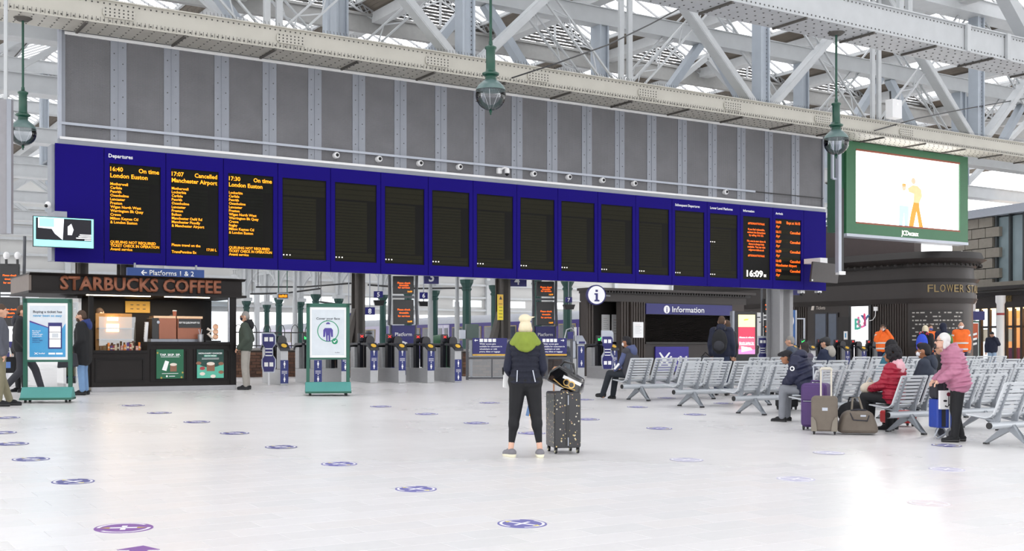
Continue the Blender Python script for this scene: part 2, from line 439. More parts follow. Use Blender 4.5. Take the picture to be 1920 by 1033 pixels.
# board truss (front plane)
ZB = 8.92
A_posts = [-8.3, 2.83, 13.9, 25.0, 36.0]; A_thin = [-2.66, 8.35, 19.4, 30.5]
thA, putA = truss(.75, -16, 44, ZB, 14.0, A_posts, A_thin, 'riveted white steel truss right above the long departure board', wide=.34)
for s in A_posts:
    for sd in (-1, 1):
        b = MB(); a_, e_ = ST(s+sd*.35, .75, ZB+.5), ST(s+sd*5.2, .75, 14.0)
        b.bar(a_+E2*.13, e_+E2*.13, .16, .12, E2); b.bar(a_-E2*.13, e_-E2*.13, .16, .12, E2)
        b.bar(a_, e_, .22, .36, E2); putA(b, 'diagonal', STEEL)
for s in A_thin:
    for sd in (-1, 1):
        b = MB(); lattice(b, ST(s+sd*.4, .6, ZB+.5), ST(s+sd*5.0, .6, 14.0), .36, E2); putA(b, 'lattice_diagonal', STEEL)
for s in (-6.5, -2.4, 1.7, 4.9, 8.8, 12.2, 16.2, 20.4):                      # riveted splice plates and pigeon spikes
    b = MB(); b.prism([(-.36, -.06), (-.3, -.12), (.3, -.12), (.36, -.06), (.36, .06), (.3, .12), (-.3, .12), (-.36, .06)], -.012, .012)
    o = b.build('splice_plate', CREAM, thA); o.location = Vector(ST(s, .75+.5, ZB+.25))-Vector(thA.location); o.rotation_euler = (0, 0, TH)
    r = MB()
    for i in range(-3, 4):
        for j in (-1, 0, 1): rivets(r, (i*.1-.02, -.02, j*.075), (i*.1+.02, -.02, j*.075), 1, None, .016, (0, -1, 0))
    tag(r.build('rivets', RIVET, o), kind='stuff')
b = MB(); s = -16
while s < 30:
    b.bar(ST(s, 1.24, ZB+.0), ST(s, 1.27, ZB+.11), .008, .008); b.bar(ST(s, 1.24, ZB+.52), ST(s, 1.2, ZB+.62), .008, .008); s += .09
tag(putA(b, 'bird_spikes', RIVET), kind='stuff')
# rear plane of the same truss with its middle chord
thC, putC = truss(-1.2, -16, 44, ZB, 11.75, [-8.9, 0, 8.9, 17.8, 26.6, 35.4], [], 'rear white truss plane with flat middle chord behind the board truss', wide=.3, chord_h=.45, detail=False, cw=.5, cm=STEEL)
for s in (-13.4, -4.5, 4.4, 13.3, 22.2, 31):
    for sd in (-1, 1):
        b = MB(); b.bar(ST(s+sd*2.2, -1.2, ZB+.45), ST(s+sd*.25, -1.2, 11.75), .24, .3, E2); putC(b, 'diagonal', STEELB)
        b = MB(); lattice(b, ST(s+sd*4.2, -1.1, ZB+.45), ST(s-sd*.6, -1.1, 11.75+2.2), .3, E2); putC(b, 'lattice_diagonal', STEEL)
# nearer truss whose lower chord crosses the top right of the concourse
for i, t in enumerate((18.6, 27.6, 36.6)): truss(t, -24, 44, ZB, 14.0, [-12.2, -1.2, 9.9, 21, 32], [], 'white roof truss over the near concourse, '+('next to the lamp truss', 'second from the lamp truss', 'third from the lamp truss')[i], wide=.4, detail=False, cw=.8, cm=STEEL, group='trusses over the near concourse')
thB, putB = truss(9.6, -16, 40, ZB, 14.0, [-6.7, 4.4, 15.5, 26.6], [-1.2, 9.9, 21], 'pale riveted truss nearer the seating carrying the pendant lamps', wide=.5, cw=1.0, cm=STEEL, chord_h=.62)
for s in (-6.7, 4.4, 15.5):
    for sd in (-1, 1):
        b = MB(); b.bar(ST(s+sd*.4, 9.6, ZB+.6), ST(s+sd*5, 9.6, 14), .3, .36, E2); putB(b, 'diagonal', STEEL)
for s in (11.6, 13.2, 14.4, 15.9, 17.2):
    b = MB(); b.bar(ST(s, 10.13, ZB-.02), ST(s, 10.13, ZB+.64), .14, .08, E2); putB(b, 'stiffener', STEEL)
# trusses over the platforms beyond
WH = ['directly behind the board', 'second behind the board', 'third behind the board', 'fourth behind the board', 'fifth behind the board', 'last and farthest over the platforms']
for i, t in enumerate((-7.5, -16, -25, -34, -43, -52)):
    sp = 11.0 if i < 2 else 5.5; n = int(78/sp)
    th, put = truss(t, -24, 60, ZB, 13.4 if i > 1 else 14.4, [x*sp-19.5 for x in range(n)], [], 'white steel roof truss over the platforms, '+WH[i], wide=.26, detail=False, cw=.6, cm=STEEL, top=i > 1, group='trusses over the platforms')
    for j in range(n):
        b = MB(); s = j*sp-19.5
        b.bar(ST(s, t, ZB+.5), ST(s+5.5 if j % 2 else s-5.5, t, 13.4), .2, .25, E2); put(b, 'diagonal', STEEL)
        if i > 1:
            b = MB(); lattice(b, ST(s, t+.1, 13.4), ST(s+5.5 if j % 2 else s-5.5, t+.1, ZB+.5), .3, E2, step=.8); put(b, 'lattice_diagonal', STEEL)
# ------------------------------------------------------------------ departure board
TB = .12
BX = [103, 195, 311, 419, 521, 620, 714, 803, 887, 969, 1046, 1121, 1192, 1260, 1326, 1388, 1449, 1507, 1549]
BS = [PS(x, 400, TB)[0] for x in BX]
zt = (PS(103, 268, TB)[1]+PS(1549, 398, TB)[1])/2; zb_ = (PS(103, 490, TB)[1]+PS(1549, 545, TB)[1])/2; BHT = zt-zb_
board = thing('departure_board', 'long blue departure board with orange train times hanging across the concourse', 'departure board', ST(BS[0], TB, zb_), TH)
LEDROW = mat('unlit_led_row', '#25241a', .6, var=.15, scale=30, spec=.1)
LEDROW2 = mat('unlit_led_row_dark', '#191a16', .6, var=.15, scale=30, spec=.1)
MBOX = MB(); MBOX.box(-.06, BS[-1]-BS[0], .06, .5, .02, BHT-.02); MBOX.build('housing', GREYA, board)
BOLDW = mat('white_vinyl', '#f4f4f6', .5, var=.02)
SCR = []
heads = {1: ('Departures', .085), 13: ('Subsequent Departures', .075), 14: ('Lower Level Platforms', .075), 15: ('Information', .075), 16: ('Arrivals', .075)}
def led(parent, body, x, z, h, m=AMBER, align='l', maxw=None, bold=.018):
    return text(body, h, m, parent, x, z, y=.012, align=align, ext=0, bold=bold, name='led_text', maxw=maxw)
for i in range(18):
    x0, x1 = BS[i]-BS[0], BS[i+1]-BS[0]; w = x1-x0
    pn = MB()
    if i in (0, 17):
        pn.box(x0+.008, x1-.008, 0, .06, 0, BHT); p = pn.build('blue_panel', BLUEBD, board); continue
    l, r, b, t = x0+.085*w, x1-.085*w, .105*BHT, .868*BHT
    a0, a1 = x0+.008, x1-.008
    pn.box(a0, l, 0, .06, 0, BHT).box(r, a1, 0, .06, 0, BHT).box(l, r, 0, .06, 0, b).box(l, r, 0, .06, t, BHT)
    p = pn.build('blue_panel', BLUEBD, board)
    sc = MB(); sc.box(l, r, .022, .06, b, t); sc.build('led_screen', SCREEN, p)
    W_, H_ = r-l, t-b; SCR.append((i, p, l, b, W_, H_))
    rows = MB()
    if i in (13, 16):
        n = 13
        for k in range(n):
            if k % 2 == 0 or i == 13: rows.box(l+.03*W_, r-.03*W_, .016, .03, t-H_*(.03+.955*(k+.88)/n), t-H_*(.03+.955*k/n))
    else:
        for k in range(3): rows.box(l+.02*W_, r-.03*W_, .016, .03, t-H_*(.02+.065*(k+.93)), t-H_*(.02+.065*k))
        n = 17
        for k in range(n): rows.box(l+.02*W_, l+.77*W_, .016, .03, t-H_*(.235+.64*(k+.82)/n), t-H_*(.235+.64*k/n))
        for k in range(2): rows.box(l+.02*W_, r-.04*W_, .016, .03, t-H_*(.885+.05*(k+.85)), t-H_*(.885+.05*k))
    if i != 15: tag(rows.build('led_rows', LEDROW if i > 3 else LEDROW2, p), kind='stuff')
    if i in heads:
        hb, hh = heads[i]; text(hb, hh, BOLDW, p, l+.0*W_ if i > 1 else l-.02, t+.05*BHT, y=-.004, ext=.004, bold=.025, maxw=W_*1.02)
    if 4 <= i <= 14:
        for zf in ((.045,) if i != 14 else (.045, .55)):
            d = MB()
            for k in range(3): d.box(l+.02*W_+k*.085, l+.02*W_+k*.085+.028, .008, .02, b+zf*H_, b+zf*H_+.028)
            d.build('led_dots', DOTW, p)
S1 = {1: (['16:40', 'On time', 'London Euston'], 'Motherwell|Carlisle|Penrith|Oxenholme|Lancaster|Preston|Wigan North West|Warrington Bk Quay|Crewe|Milton Keynes Ctl|& London Euston', ['QUEUING NOT REQUIRED', 'TICKET CHECK IN OPERATION', 'Avanti service']),
      2: (['17:07', 'Cancelled', 'Manchester Airport'], 'Motherwell|Lockerbie|Carlisle|Penrith|Oxenholme|Lancaster|Preston|Bolton|Manchester Oxfd Rd|Manchester Picodly|& Manchester Airport', ['Please travel on the', '>17:30 L', 'TransPennine Ex']),
      3: (['17:30', 'On time', 'London Euston'], 'Lockerbie|Carlisle|Penrith|Oxenholme|Lancaster|Preston|Wigan North West|Warrington Bk Quay|Crewe|Rugby|Milton Keynes Ctl|& London Euston', ['QUEUING NOT REQUIRED', 'TICKET CHECK IN OPERATION', 'Avanti service'])}
for i, p, l, b, W_, H_ in SCR:
    t = b+H_
    if i in S1:
        top, calls, low = S1[i]
        led(p, top[0], l+.02*W_, t-.085*H_, .10); led(p, top[1], l+.97*W_, t-.085*H_, .10, align='r'); led(p, top[2], l+.02*W_, t-.158*H_, .10, maxw=.95*W_)
        for k, c in enumerate(calls.split('|')): led(p, c, l+.02*W_, t-(.245+.0435*k)*H_, .062, maxw=.94*W_)
        for k, c in enumerate(low):
            if c[0] == '>': led(p, c[1:], l+.96*W_, t-(.905+.04*k)*H_, .062, align='r')
            else: led(p, c, l+.02*W_, t-(.905+.04*k)*H_, .062, maxw=.95*W_)
    if i == 15:
        k = .9
        for ln in ('#ITSOKAYTOTALK', '', 'If you feel vulnerable,', 'contact the Samaritans', 'by calling 116 123.', '', 'No one is ever alone &', 'there is always help', 'available. You can visit', 'edgeoverclub.co.uk', '', '#ITSOKAYTOTALK'):
            if ln: led(p, ln, l+.5*W_, b+k*H_-.05, .062, ORANGE, 'c', .92*W_)
            k -= .0465
        text('16:09', .2, BOLDW if False else DOTW, p, l+.14*W_, b+.045*H_, y=.012, ext=0, bold=.03, name='clock_text', width=.6*W_)
        text('01', .09, DOTW, p, l+.77*W_, b+.045*H_, y=.012, ext=0, bold=.03, name='clock_text')
    if i == 16:
        for k, (a, c, d) in enumerate((('16:08', 'Expt at 16:15', 'Ayr'), ('16:11', 'Cancelled', 'Ayr'), ('16:37', 'Cancelled', 'Ayr'), ('16:39', 'Cancelled', 'Ayr'), ('16:43', 'Cancelled', 'Manchester Airport'), ('17:05', 'Cancelled', 'Ayr'))):
            z = t-(.075+.157*k)*H_
            led(p, a, l+.03*W_, z, .085, ORANGE, maxw=.28*W_); led(p, c, l+.97*W_, z, .085, ORANGE, 'r', .6*W_); led(p, d, l+.03*W_, z-.068*H_, .085, ORANGE, maxw=.9*W_)

# ------------------------------------------------------------------ perforated screen wall above the board
PERF = mat('perforated_sheet', '#6f6f72', .55, metal=.2, var=.22, scale=1.6)
nt = PERF.node_tree; bs = nt.nodes['Principled BSDF']; tc = [n for n in nt.nodes if n.type == 'TEX_COORD'][0]
vo = nt.nodes.new('ShaderNodeTexVoronoi'); vo.inputs['Scale'].default_value = 32; vo.inputs['Randomness'].default_value = 0
nt.links.new(tc.outputs['Object'], vo.inputs['Vector'])
bpn = nt.nodes.new('ShaderNodeBump'); bpn.inputs['Strength'].default_value = .8; bpn.inputs['Distance'].default_value = .01
nt.links.new(vo.outputs['Distance'], bpn.inputs['Height']); nt.links.new(bpn.outputs[0], bs.inputs['Normal'])
TM = -.08
ms0, mz1 = PS(110, 47, TM); ms1, mz1b = PS(1543, 250, TM); mz1 = (mz1+mz1b)/2; mz0 = zt+.02
scr = thing('screen_wall', 'grey perforated metal screen with riveted strips rising above the blue board', 'metal screen', ST(ms0, TM, mz0), TH)
L = ms1-ms0; H = mz1-mz0
strips = [PS(x, 200, TM)[0]-ms0 for x in (222, 321.5, 415.5, 505, 590, 672.5, 750.5, 826.5, 898, 969, 1035, 1100, 1161.5, 1221.5, 1279, 1335.5, 1389.5, 1441, 1491)]
edges = [.1]+strips+[L-.05]
for a, b in zip(edges[:-1], edges[1:]):
    MB().box(a+.02, b-.02, 0, .03, .1, H-.1).build('perforated_panel', PERF, scr)
for k, s in enumerate(strips):
    mb = MB(); mb.box(s-.185, s-.012, -.015, .005, .1, H-.12); mb.box(s+.012, s+.185, -.015, .005, .1, H-.12); mb.box(s-.012, s+.012, -.03, .0, .1, H-.12)
    o = mb.build('joint_strip', GREYA, scr)
    r = MB()
    for z in range(6):
        for d in (-.1, .1): r.lathe([(.016, -.02), (.012, -.026)], (s+d, 0, .3+z*(H-.4)/6+(.16 if d > 0 else 0)), 6, 'y')
    for d in (-.09, 0, .09): r.lathe([(.016, -.02), (.012, -.026)], (s+d, 0, H-.16), 6, 'y')
    tag(r.build('rivets', RIVET, o), kind='stuff')
zr = PS(110, 231, TM)[1]-mz0
for nm, M, bx in (('top_rail', LTALU, (-.02, L+.02, -.1, .05, H-.06, H)), ('top_rail', WHITE, (.12, L, -.05, .0, H-.2, H-.13)), ('end_post', LTALU, (-.02, .05, -.08, .05, .1, H)), ('end_post', GREYA, (.05, .14, -.03, .02, .1, H)),
                  ('end_post', GREYA, (L-.06, L+.02, -.05, .05, .05, H)), ('handrail', LTALU, (0, PS(1413, 359, TM)[0]-ms0, -.09, -.04, zr-.03, zr+.03)), ('tie_rod', BLACK, (PS(1413, 359, TM)[0]-ms0, L-.05, -.07, -.05, zr-.015, zr+.015)),
                  ('bottom_pipe', WHITE, (-.0, L, -.12, -.07, .1, .16)), ('bottom_flashing', GREYA, (-.02, L, -.1, .05, -.02, .12))):
    MB().box(*bx).build(nm, M, scr)
# cameras on the rail
def dome(x, y):
    s, z = PS(x, y, .0)
    t = thing('dome_camera', '', 'security camera', ST(s, .0, z), TH, 'round cameras along the screen wall')
    MB().lathe([(.085, .1), (.085, -.02), (.07, -.05), (.05, -.055)], n=18, axis='y').build('mount_ring', WHITE, t, True)
    MB().ell((0, -.05, 0), (.045, .05, .045)).build('camera_dome', BLACK, t, True)
    return t
for (x, y), w in zip(((631, 291), (711, 298), (788, 306), (862, 313), (1001, 326), (1067, 332), (1130, 338), (1190, 344), (1361, 360)),
                     ('first beside the lit departure panels', 'second beside the lit departure panels', 'third beside the lit departure panels', 'just before the swivel camera', 'just past the swivel camera', 'second past the swivel camera', 'third past the swivel camera', 'fourth past the swivel camera', 'alone above the Lower Level Platforms panel')):
    dome(x, y)['label'] = 'white round camera above the blue board, '+w
s, z = PS(937, 322, .08)
t = thing('swivel_camera', 'white swivel camera on a box bracket above the blue board', 'security camera', ST(s, .08, z), TH)
MB().box(-.09, .04, -.06, .04, -.06, .1).build('bracket_box', WHITE, t, bevel=.01)
MB().tube([(.0, -.05, .05), (.06, -.16, .1), (.12, -.2, .08)], .03).build('arm', WHITE, t, True)
MB().lathe([(.02, .1), (.06, .08), (.075, .0), (.07, -.06)], (.12, -.2, 0), 14).build('camera_housing', WHITE, t, True)
MB().ell((.12, -.2, -.07), (.06, .06, .06)).build('camera_dome', BLACK, t, True)
# small cameras under the board's far end and bracket camera on its left end
for x, y, w in ((1502, 550, 'nearest the orange arrivals panel'), (1534, 549, 'at the very end of the board')):
    s, z = PS(x, y, -.3); t = thing('bullet_camera', 'small white camera hanging beneath the blue board, '+w, 'security camera', ST(s, -.3, z), TH, 'cameras beneath the board')
    MB().box(-.1, .1, -.08, .08, -.0, zb_-z+.012).build('mount', WHITE, t, bevel=.01); MB().ell((0, -.03, -.02), (.07, .07, .07)).build('camera_dome', BLACK, t, True)
s, z = PS(90, 384, .1); t = thing('end_camera', 'white dome camera fixed to the plain end of the board', 'security camera', ST(s, .1, z), TH)
MB().ell((0, 0, 0), (.07, .09, .08)).build('housing', WHITE, t, True); MB().ell((-.05, -.05, -.03), (.04, .045, .04)).build('lens', BLACK, t, True)

# ------------------------------------------------------------------ pendant lamps
FIL = mat('lamp_reflector', '#d5d8da', .3, metal=.5)
def lamp(s, t, ztop, label, zbot=6.05, k=1.0):
    c = ST(s, t, 0); th = thing('pendant_lamp', label, 'lamp', (c.x, c.y, zbot), 0, 'pendant globe lamps')
    R = .285*k
    MB().lathe([(R*math.sin(a)*1.0, R-R*math.cos(a)+.03) for a in [i*math.pi*.70/10 for i in range(11)]], n=24).build('glass_globe', GLOBE, th, True)
    MB().lathe([(R*.99, .40*k), (R*.93, .45*k), (R*.8, .5*k), (R*.6, .55*k), (.11*k, .6*k)], n=24).build('lamp_dome', mat('lamp_dome_grey', '#5c7371', .3), th, True)
    MB().lathe([(.11*k, .6*k), (.1*k, .66*k), (.155*k, .69*k), (.16*k, .72*k), (.1*k, .75*k), (.088*k, .8*k), (.088*k, 1.16*k), (.11*k, 1.18*k), (.11*k, 1.21*k), (.04*k, 1.25*k), (.035*k, 1.32*k)], n=24).build('lamp_cap', [LGREEN], th, True)
    MB().lathe([(.12*k, .43*k), (.05*k, .56*k)], n=18).build('reflector', FIL, th, True)
    w = MB()
    for a in range(3):
        q = a*math.pi*2/3+.4; w.tube([(.18*k*math.cos(q), .18*k*math.sin(q), .42*k), (.03*math.cos(q), .03*math.sin(q), .05*k)], .004, 5)
    w.build('wire_cage', FIL, th)
    MB().lathe([(.004, -.06), (.02, -.04), (.012, -.02), (.035, 0), (.02, .05)], n=10).build('finial', LGREEN, th, True)
    MB().tube([(0, 0, 1.3*k), (0, 0, ztop-zbot)], .027*k, 8).build('drop_rod', LGREEN, th, True)
    MB().lathe([(.12*k, -.06), (.2*k, 0)], (0, 0, ztop-zbot), 12).build('ceiling_rose', GRIME, th)
    return th
lamp(PS(43, 200, .75)[0], .75, ZB-.03, 'green pendant globe lamp hanging from the board truss by the plain end of the board')
lamp(PS(920, 200, 9.6)[0], 9.6, ZB-.03, 'large green pendant globe lamp in front of the middle of the grey screen')
lamp(PS(1568, 200, 9.6)[0], 9.6, ZB-.03, 'green pendant globe lamp beside the green framed advertising screen')
lamp(PS(1555, 300, -7.5)[0], -7.5, ZB-.03, 'smaller looking pendant globe lamp behind the far end of the blue board', zbot=6.6)
lamp(PS(1869, 400, -16)[0], -16, ZB-.03, 'distant pendant globe lamp in front of the upper glazed facade', zbot=6.9)
lamp(PS(1703, 400, -16)[0], -16, ZB-.03, 'distant pendant globe lamp seen below the green advertising screen', zbot=7.1)

# ------------------------------------------------------------------ large advertising screen
TA = .1
a0 = PS(1587, 265, TA); a1 = PS(1815, 293, TA); a2 = PS(1587, 437, TA); a3 = PS(1815, 455, TA)
zA1, zA0 = (a0[1]+a1[1])/2, (a2[1]+a3[1])/2; LA = a1[0]-a0[0]; HA = zA1-zA0
FRG = mat('advert_frame_green', '#356b48', .45, var=.08)
ADW = mat('advert_screen_lit', '#ffffff', .5, emit='#fffdf8', es=3.2)
th = thing('advertising_screen', 'huge lit white advertising screen in a green frame', 'screen', ST(a0[0], TA, zA0), TH)
x0, x1 = PS(1605, 300, TA)[0]-a0[0], PS(1800, 300, TA)[0]-a0[0]; z0, z1 = .115*HA, .925*HA
f = MB(); f.box(0, x0, 0, .5, 0, HA).box(x1, LA, 0, .5, 0, HA).box(x0, x1, 0, .5, 0, z0).box(x0, x1, 0, .5, z1, HA); f.build('frame', FRG, th)
MB().box(x0, x1, .06, .4, z0, z1).build('lit_panel', ADW, th)
for q in (z0, z1-.06): MB().box(x0, x1, -.005, .06, q, q+.06).build('bezel', mat('rust_bezel', '#8f4a33', .5), th)
MB().box(-.3, 0, .1, .6, .05, HA).build('side_casing', mat('casing_green', '#2c5a44', .5), th)
MB().box(0, LA, -.02, .45, -.1, 0).build('sill', LTALU, th)
def adm(n, c, e=1.0): return mat(n, c, .6, emit=c, es=e)
W1 = x1-x0; H1 = z1-z0
def apoly(c, pts, nm='pictured_figure'):
    pic(th, c, 0, 0, 0, 0, .05, nm, [(x0+W1*a, z0+H1*b) for a, b in pts])
FO, FO2, FBl, FSk, FW = adm('ad_orange', '#e89a3c', .45), adm('ad_peach', '#f0c593', .5), adm('ad_pale_blue', '#b9d4e6', .5), adm('ad_skin', '#eebfa2', .5), adm('ad_cream', '#ece2cf', .6)
apoly(FO, [(.50, .02), (.545, .02), (.575, .24), (.60, .02), (.64, .02), (.605, .28), (.60, .36), (.545, .36), (.52, .2)])
apoly(FO2, [(.545, .36), (.60, .36), (.63, .46), (.62, .55), (.585, .60), (.535, .60), (.49, .55), (.50, .5), (.55, .48)])
apoly(FSk, circ(.545, .66, .022, 16, rz=.045)); apoly(FBl, [(.405, .02), (.44, .02), (.455, .2), (.46, .02), (.495, .02), (.50, .3), (.41, .3)])
apoly(FW, [(.40, .3), (.50, .3), (.51, .42), (.48, .52), (.44, .52), (.405, .44)]); apoly(FSk, circ(.455, .555, .02, 16, rz=.042)); apoly(FO, [(.435, .57), (.475, .57), (.47, .61), (.44, .61)])
pic(th, adm('ad_grey', '#d8cfc9', .4), x0+W1*.82, x0+W1*.915, z0+H1*.165, z0+H1*.175, .05, 'pictured_line'); pic(th, adm('ad_grey', '#d8cfc9', .4), x0+W1*.82, x0+W1*.915, z0+H1*.195, z0+H1*.205, .05, 'pictured_line')
text('JCDecaux', .17, mat('lit_white_sign', '#ffffff', .5, emit='#fff6ea', es=1.2), th, LA*.5, .09, y=-.01, align='c', bold=.02, width=.95)
for fx in (.08, .35, .65, .92):
    MB().bar((LA*fx, .3, HA), (LA*fx, .3, ZB-zA0+.2), .12, .1).build('hanger', STEEL, th)
MB().bar((-.3, .35, HA+.25), (LA+.2, .35, HA+.25), .1, .3).build('service_beam', mat('rust_brown', '#5b3a30', .7), th)

# upright display panel seen edge on, beside the advertising screen
c = P(1575, 512, 38.5)
th = thing('edge_display', 'tall narrow black display panel edge with a white channel, hung beside the green screen', 'display panel', c, TH)
hh = P(1575, 268, 38.5).z-c.z; hb = P(1575, 353, 38.5).z-c.z
MB().box(.02, .16, -.02, .1, 0.02, hb).build('black_panel', BLACK, th); MB().box(-.12, .02, -.05, .1, .02, hh+.3).build('channel', LTALU, th); MB().box(-.1, .2, -.06, .1, -.05, .06).build('foot', WHITE, th)
MB().bar((-.3, .05, hb+.3), (-.3, .05, ZB+.1-c.z), .08, .08).build('hanger', LTALU, th); MB().bar((-.3, .05, hb+.3), (0, .05, hb+.3), .06, .06).build('cross_bar', LTALU, th)

# television on the board's plain end
TT = .75
s0, za = PS(62, 462, TT); s1, _ = PS(176, 466, TT); _, zb2 = PS(62, 404, TT)
th = thing('television', 'cyan bordered television on the plain blue end of the board', 'television', ST(s0, TT, za), TH-.03)
w, h = s1-s0, zb2-za
CY = adm('screen_cyan', '#8fe6ea', 1.0)
MB().box(0, w, .015, .08, 0, h).build('case', BLACK, th); pic(th, CY, .015, w-.015, .015, h-.015, .012, 'border')
pic(th, adm('screen_black', '#0d0c16', .6), w*.045, w*.955, h*.24, h*.95, .01, 'picture')
pic(th, adm('screen_pale', '#d9dde4', .9), 0, 0, 0, 0, .008, 'pictured_sheet', [(w*.08, h*.62), (w*.3, h*.6), (w*.35, h*.45), (w*.48, h*.25), (w*.5, h*.95), (w*.08, h*.95)])
pic(th, CY, w*.1, w*.34, h*.66, h*.94, .006, 'pictured_sheet')
pic(th, adm('screen_face', '#c9c9cc', .7), 0, 0, 0, 0, .006, 'pictured_head', [(w*.56, h*.42), (w*.63, h*.42), (w*.66, h*.6), (w*.62, h*.8), (w*.56, h*.7)])
for k, (a, b) in enumerate(((.76, .95), (.74, .95), (.7, .95), (.84, .95))): pic(th, adm('screen_text', '#f4f4f4', 1), w*a, w*b, h*(.43-.055*k), h*(.46-.055*k), .006, 'caption_line')
MB().box(w*.36, w*.56, .08, TT-TB, h*.9, h*1.2).build('bracket', GREYA, th)
# tilted flat panel at the far end of the board
s0, za = PS(1519, 528, .9); s1, _ = PS(1574, 528, .9); _, zb2 = PS(1519, 490, .9)
th = thing('tilted_monitor', 'grey back of a tilted monitor bracketed to the far end of the blue board', 'monitor', ST((s0+s1)/2, .9, za), TH)
w, h = s1-s0, zb2-za
m_ = MB(); m_.prism([(-w/2, 0), (w/2-.12, -.02), (w/2, h-.05), (-w/2+.12, h)], -.03, .05); m_.build('back_cover', mat('monitor_grey', '#4a4645', .5), th, bevel=.01)
MB().box(-.25, .1, -.02, .7, h-.03, h+.14).build('bracket', WHITE, th)
MB().lathe([(.03, 0), (.03, .02)], (-w/2+.06, -.05, .05), 8, 'y').build('label_dot', WHITE, th)
KBROWN = mat('kiosk_brown', '#1f1b1a', .55, var=.12, scale=3, spec=.25); KBROWN2 = mat('kiosk_brown_dark', '#161313', .55, var=.12, scale=3, spec=.25)
# ------------------------------------------------------------------ coffee kiosk
kp = st_of(G(440, 730)); TK = kp[1]
KL = PS(55, 530, TK)[0]; KR = PS(460, 530, TK)[0]
_p = ST((KL+KR)/2, TK); KZ = fz(_p.x, _p.y)
kiosk = thing('coffee_kiosk', 'dark brown coffee kiosk with copper lettering on its fascia', 'kiosk', ST(KL, TK, KZ), TH)
def K(x, y, d=0.0):
    s, z = PS(x, y, TK-d); return s-KL, z-KZ
KW = KR-KL; xb0 = K(173, 600)[0]; xb1 = K(443, 600)[0]
zf0 = K(250, 551)[1]; zf1 = K(250, 517)[1]; zc1 = K(230, 657)[1]; zc2 = K(360, 641)[1]; KD = 2.1
COPPER = mat('copper_letter', '#8a543c', .45, metal=.2, var=.08)
f = MB(); f.box(.06, KW-.06, .06, KD, zf0+.02, zf1-.05); o = f.build('fascia', KBROWN, kiosk)
f = MB(); f.prism([(.03, zf1-.05), (0.0, zf1-.03), (-.08, zf1), (KD+.08, zf1), (KD+.02, zf1-.05)][::1], 0, KW, 'yz'); f.build('cornice', KBROWN, kiosk)
f = MB(); f.box(-.02, KW+.02, -.03, KD, zf0-.03, zf0+.02); f.build('fascia_moulding', KBROWN, kiosk)
MB().box(-.0, .05, .05, KD, zf0+.02, zf1-.03).build('side_fascia', mat('side_fascia_taupe', '#6d625b', .55), kiosk)
lx0, lx1 = K(113, 535)[0], K(415, 545)[0]
text('STARBUCKS COFFEE', K(260, 524)[1]-K(260, 550)[1]-.02, COPPER, kiosk, lx0, K(260, 549)[1]+.035, y=.03, width=lx1-lx0, ext=.06, bold=.03)
MB().box(xb0, xb1, -.0, .1, 0, .1).build('plinth', mat('plinth_grey', '#a3a3a6', .5), kiosk)
def counter(x0, x1, z, n):
    MB().box(x0, x1, .03, .7, .1, z-.06).build('counter_front', KBROWN, kiosk)
    MB().box(x0-.01, x1+.01, -.02, .72, z-.06, z).build('worktop', KBROWN2, kiosk)
    w = (x1-x0)/n
    for i in range(n):
        a, b = x0+i*w+.06, x0+(i+1)*w-.06
        m = MB()
        m.box(a, b, .01, .03, .2, .24).box(a, b, .01, .03, z-.2, z-.16).box(a, a+.04, .01, .03, .24, z-.2).box(b-.04, b, .01, .03, .24, z-.2); m.build('panel_moulding', KBROWN2, kiosk)
xm = K(277, 600)[0]
counter(xb0, xm, zc1, 1); counter(xm, xb1-.08, zc2, 2)
MB().box(xb1-.14, xb1, .0, .16, .1, zf0).build('corner_post', KBROWN2, kiosk); MB().box(xb1-.17, xb1-.145, .02, .06, zc2, zf0).build('edge_trim', LTALU, kiosk)
MB().box(xb0-.04, xb0+.05, .1, .2, .1, zf0).build('corner_post', KBROWN2, kiosk)
MB().box(xb0, KW-.1, KD-.06, KD, .1, zf0).build('back_wall', KBROWN2, kiosk)
MB().box(xb1-.06, xb1, .6, KD, .1, zc2).build('side_wall', KBROWN2, kiosk)
MB().box(xb0-.1, xb0, .9, KD, .1, zf0).build('side_wall', KBROWN2, kiosk)
for x in (xb1-.06,): MB().box(x, x+.03, .2, KD, zc2, zf0).build('side_glass', GLASS, kiosk)
TUBE = mat('tube_light', '#fff8ea', .5, emit='#fff1d6', es=5)
for a, b, y in ((165, 285, 556), (312, 396, 560)):
    xa, z = K(a, y); xe, _ = K(b, y); MB().box(xa, xe, .1, .16, zf0-.05, zf0-.01).build('tube_light', TUBE, kiosk)
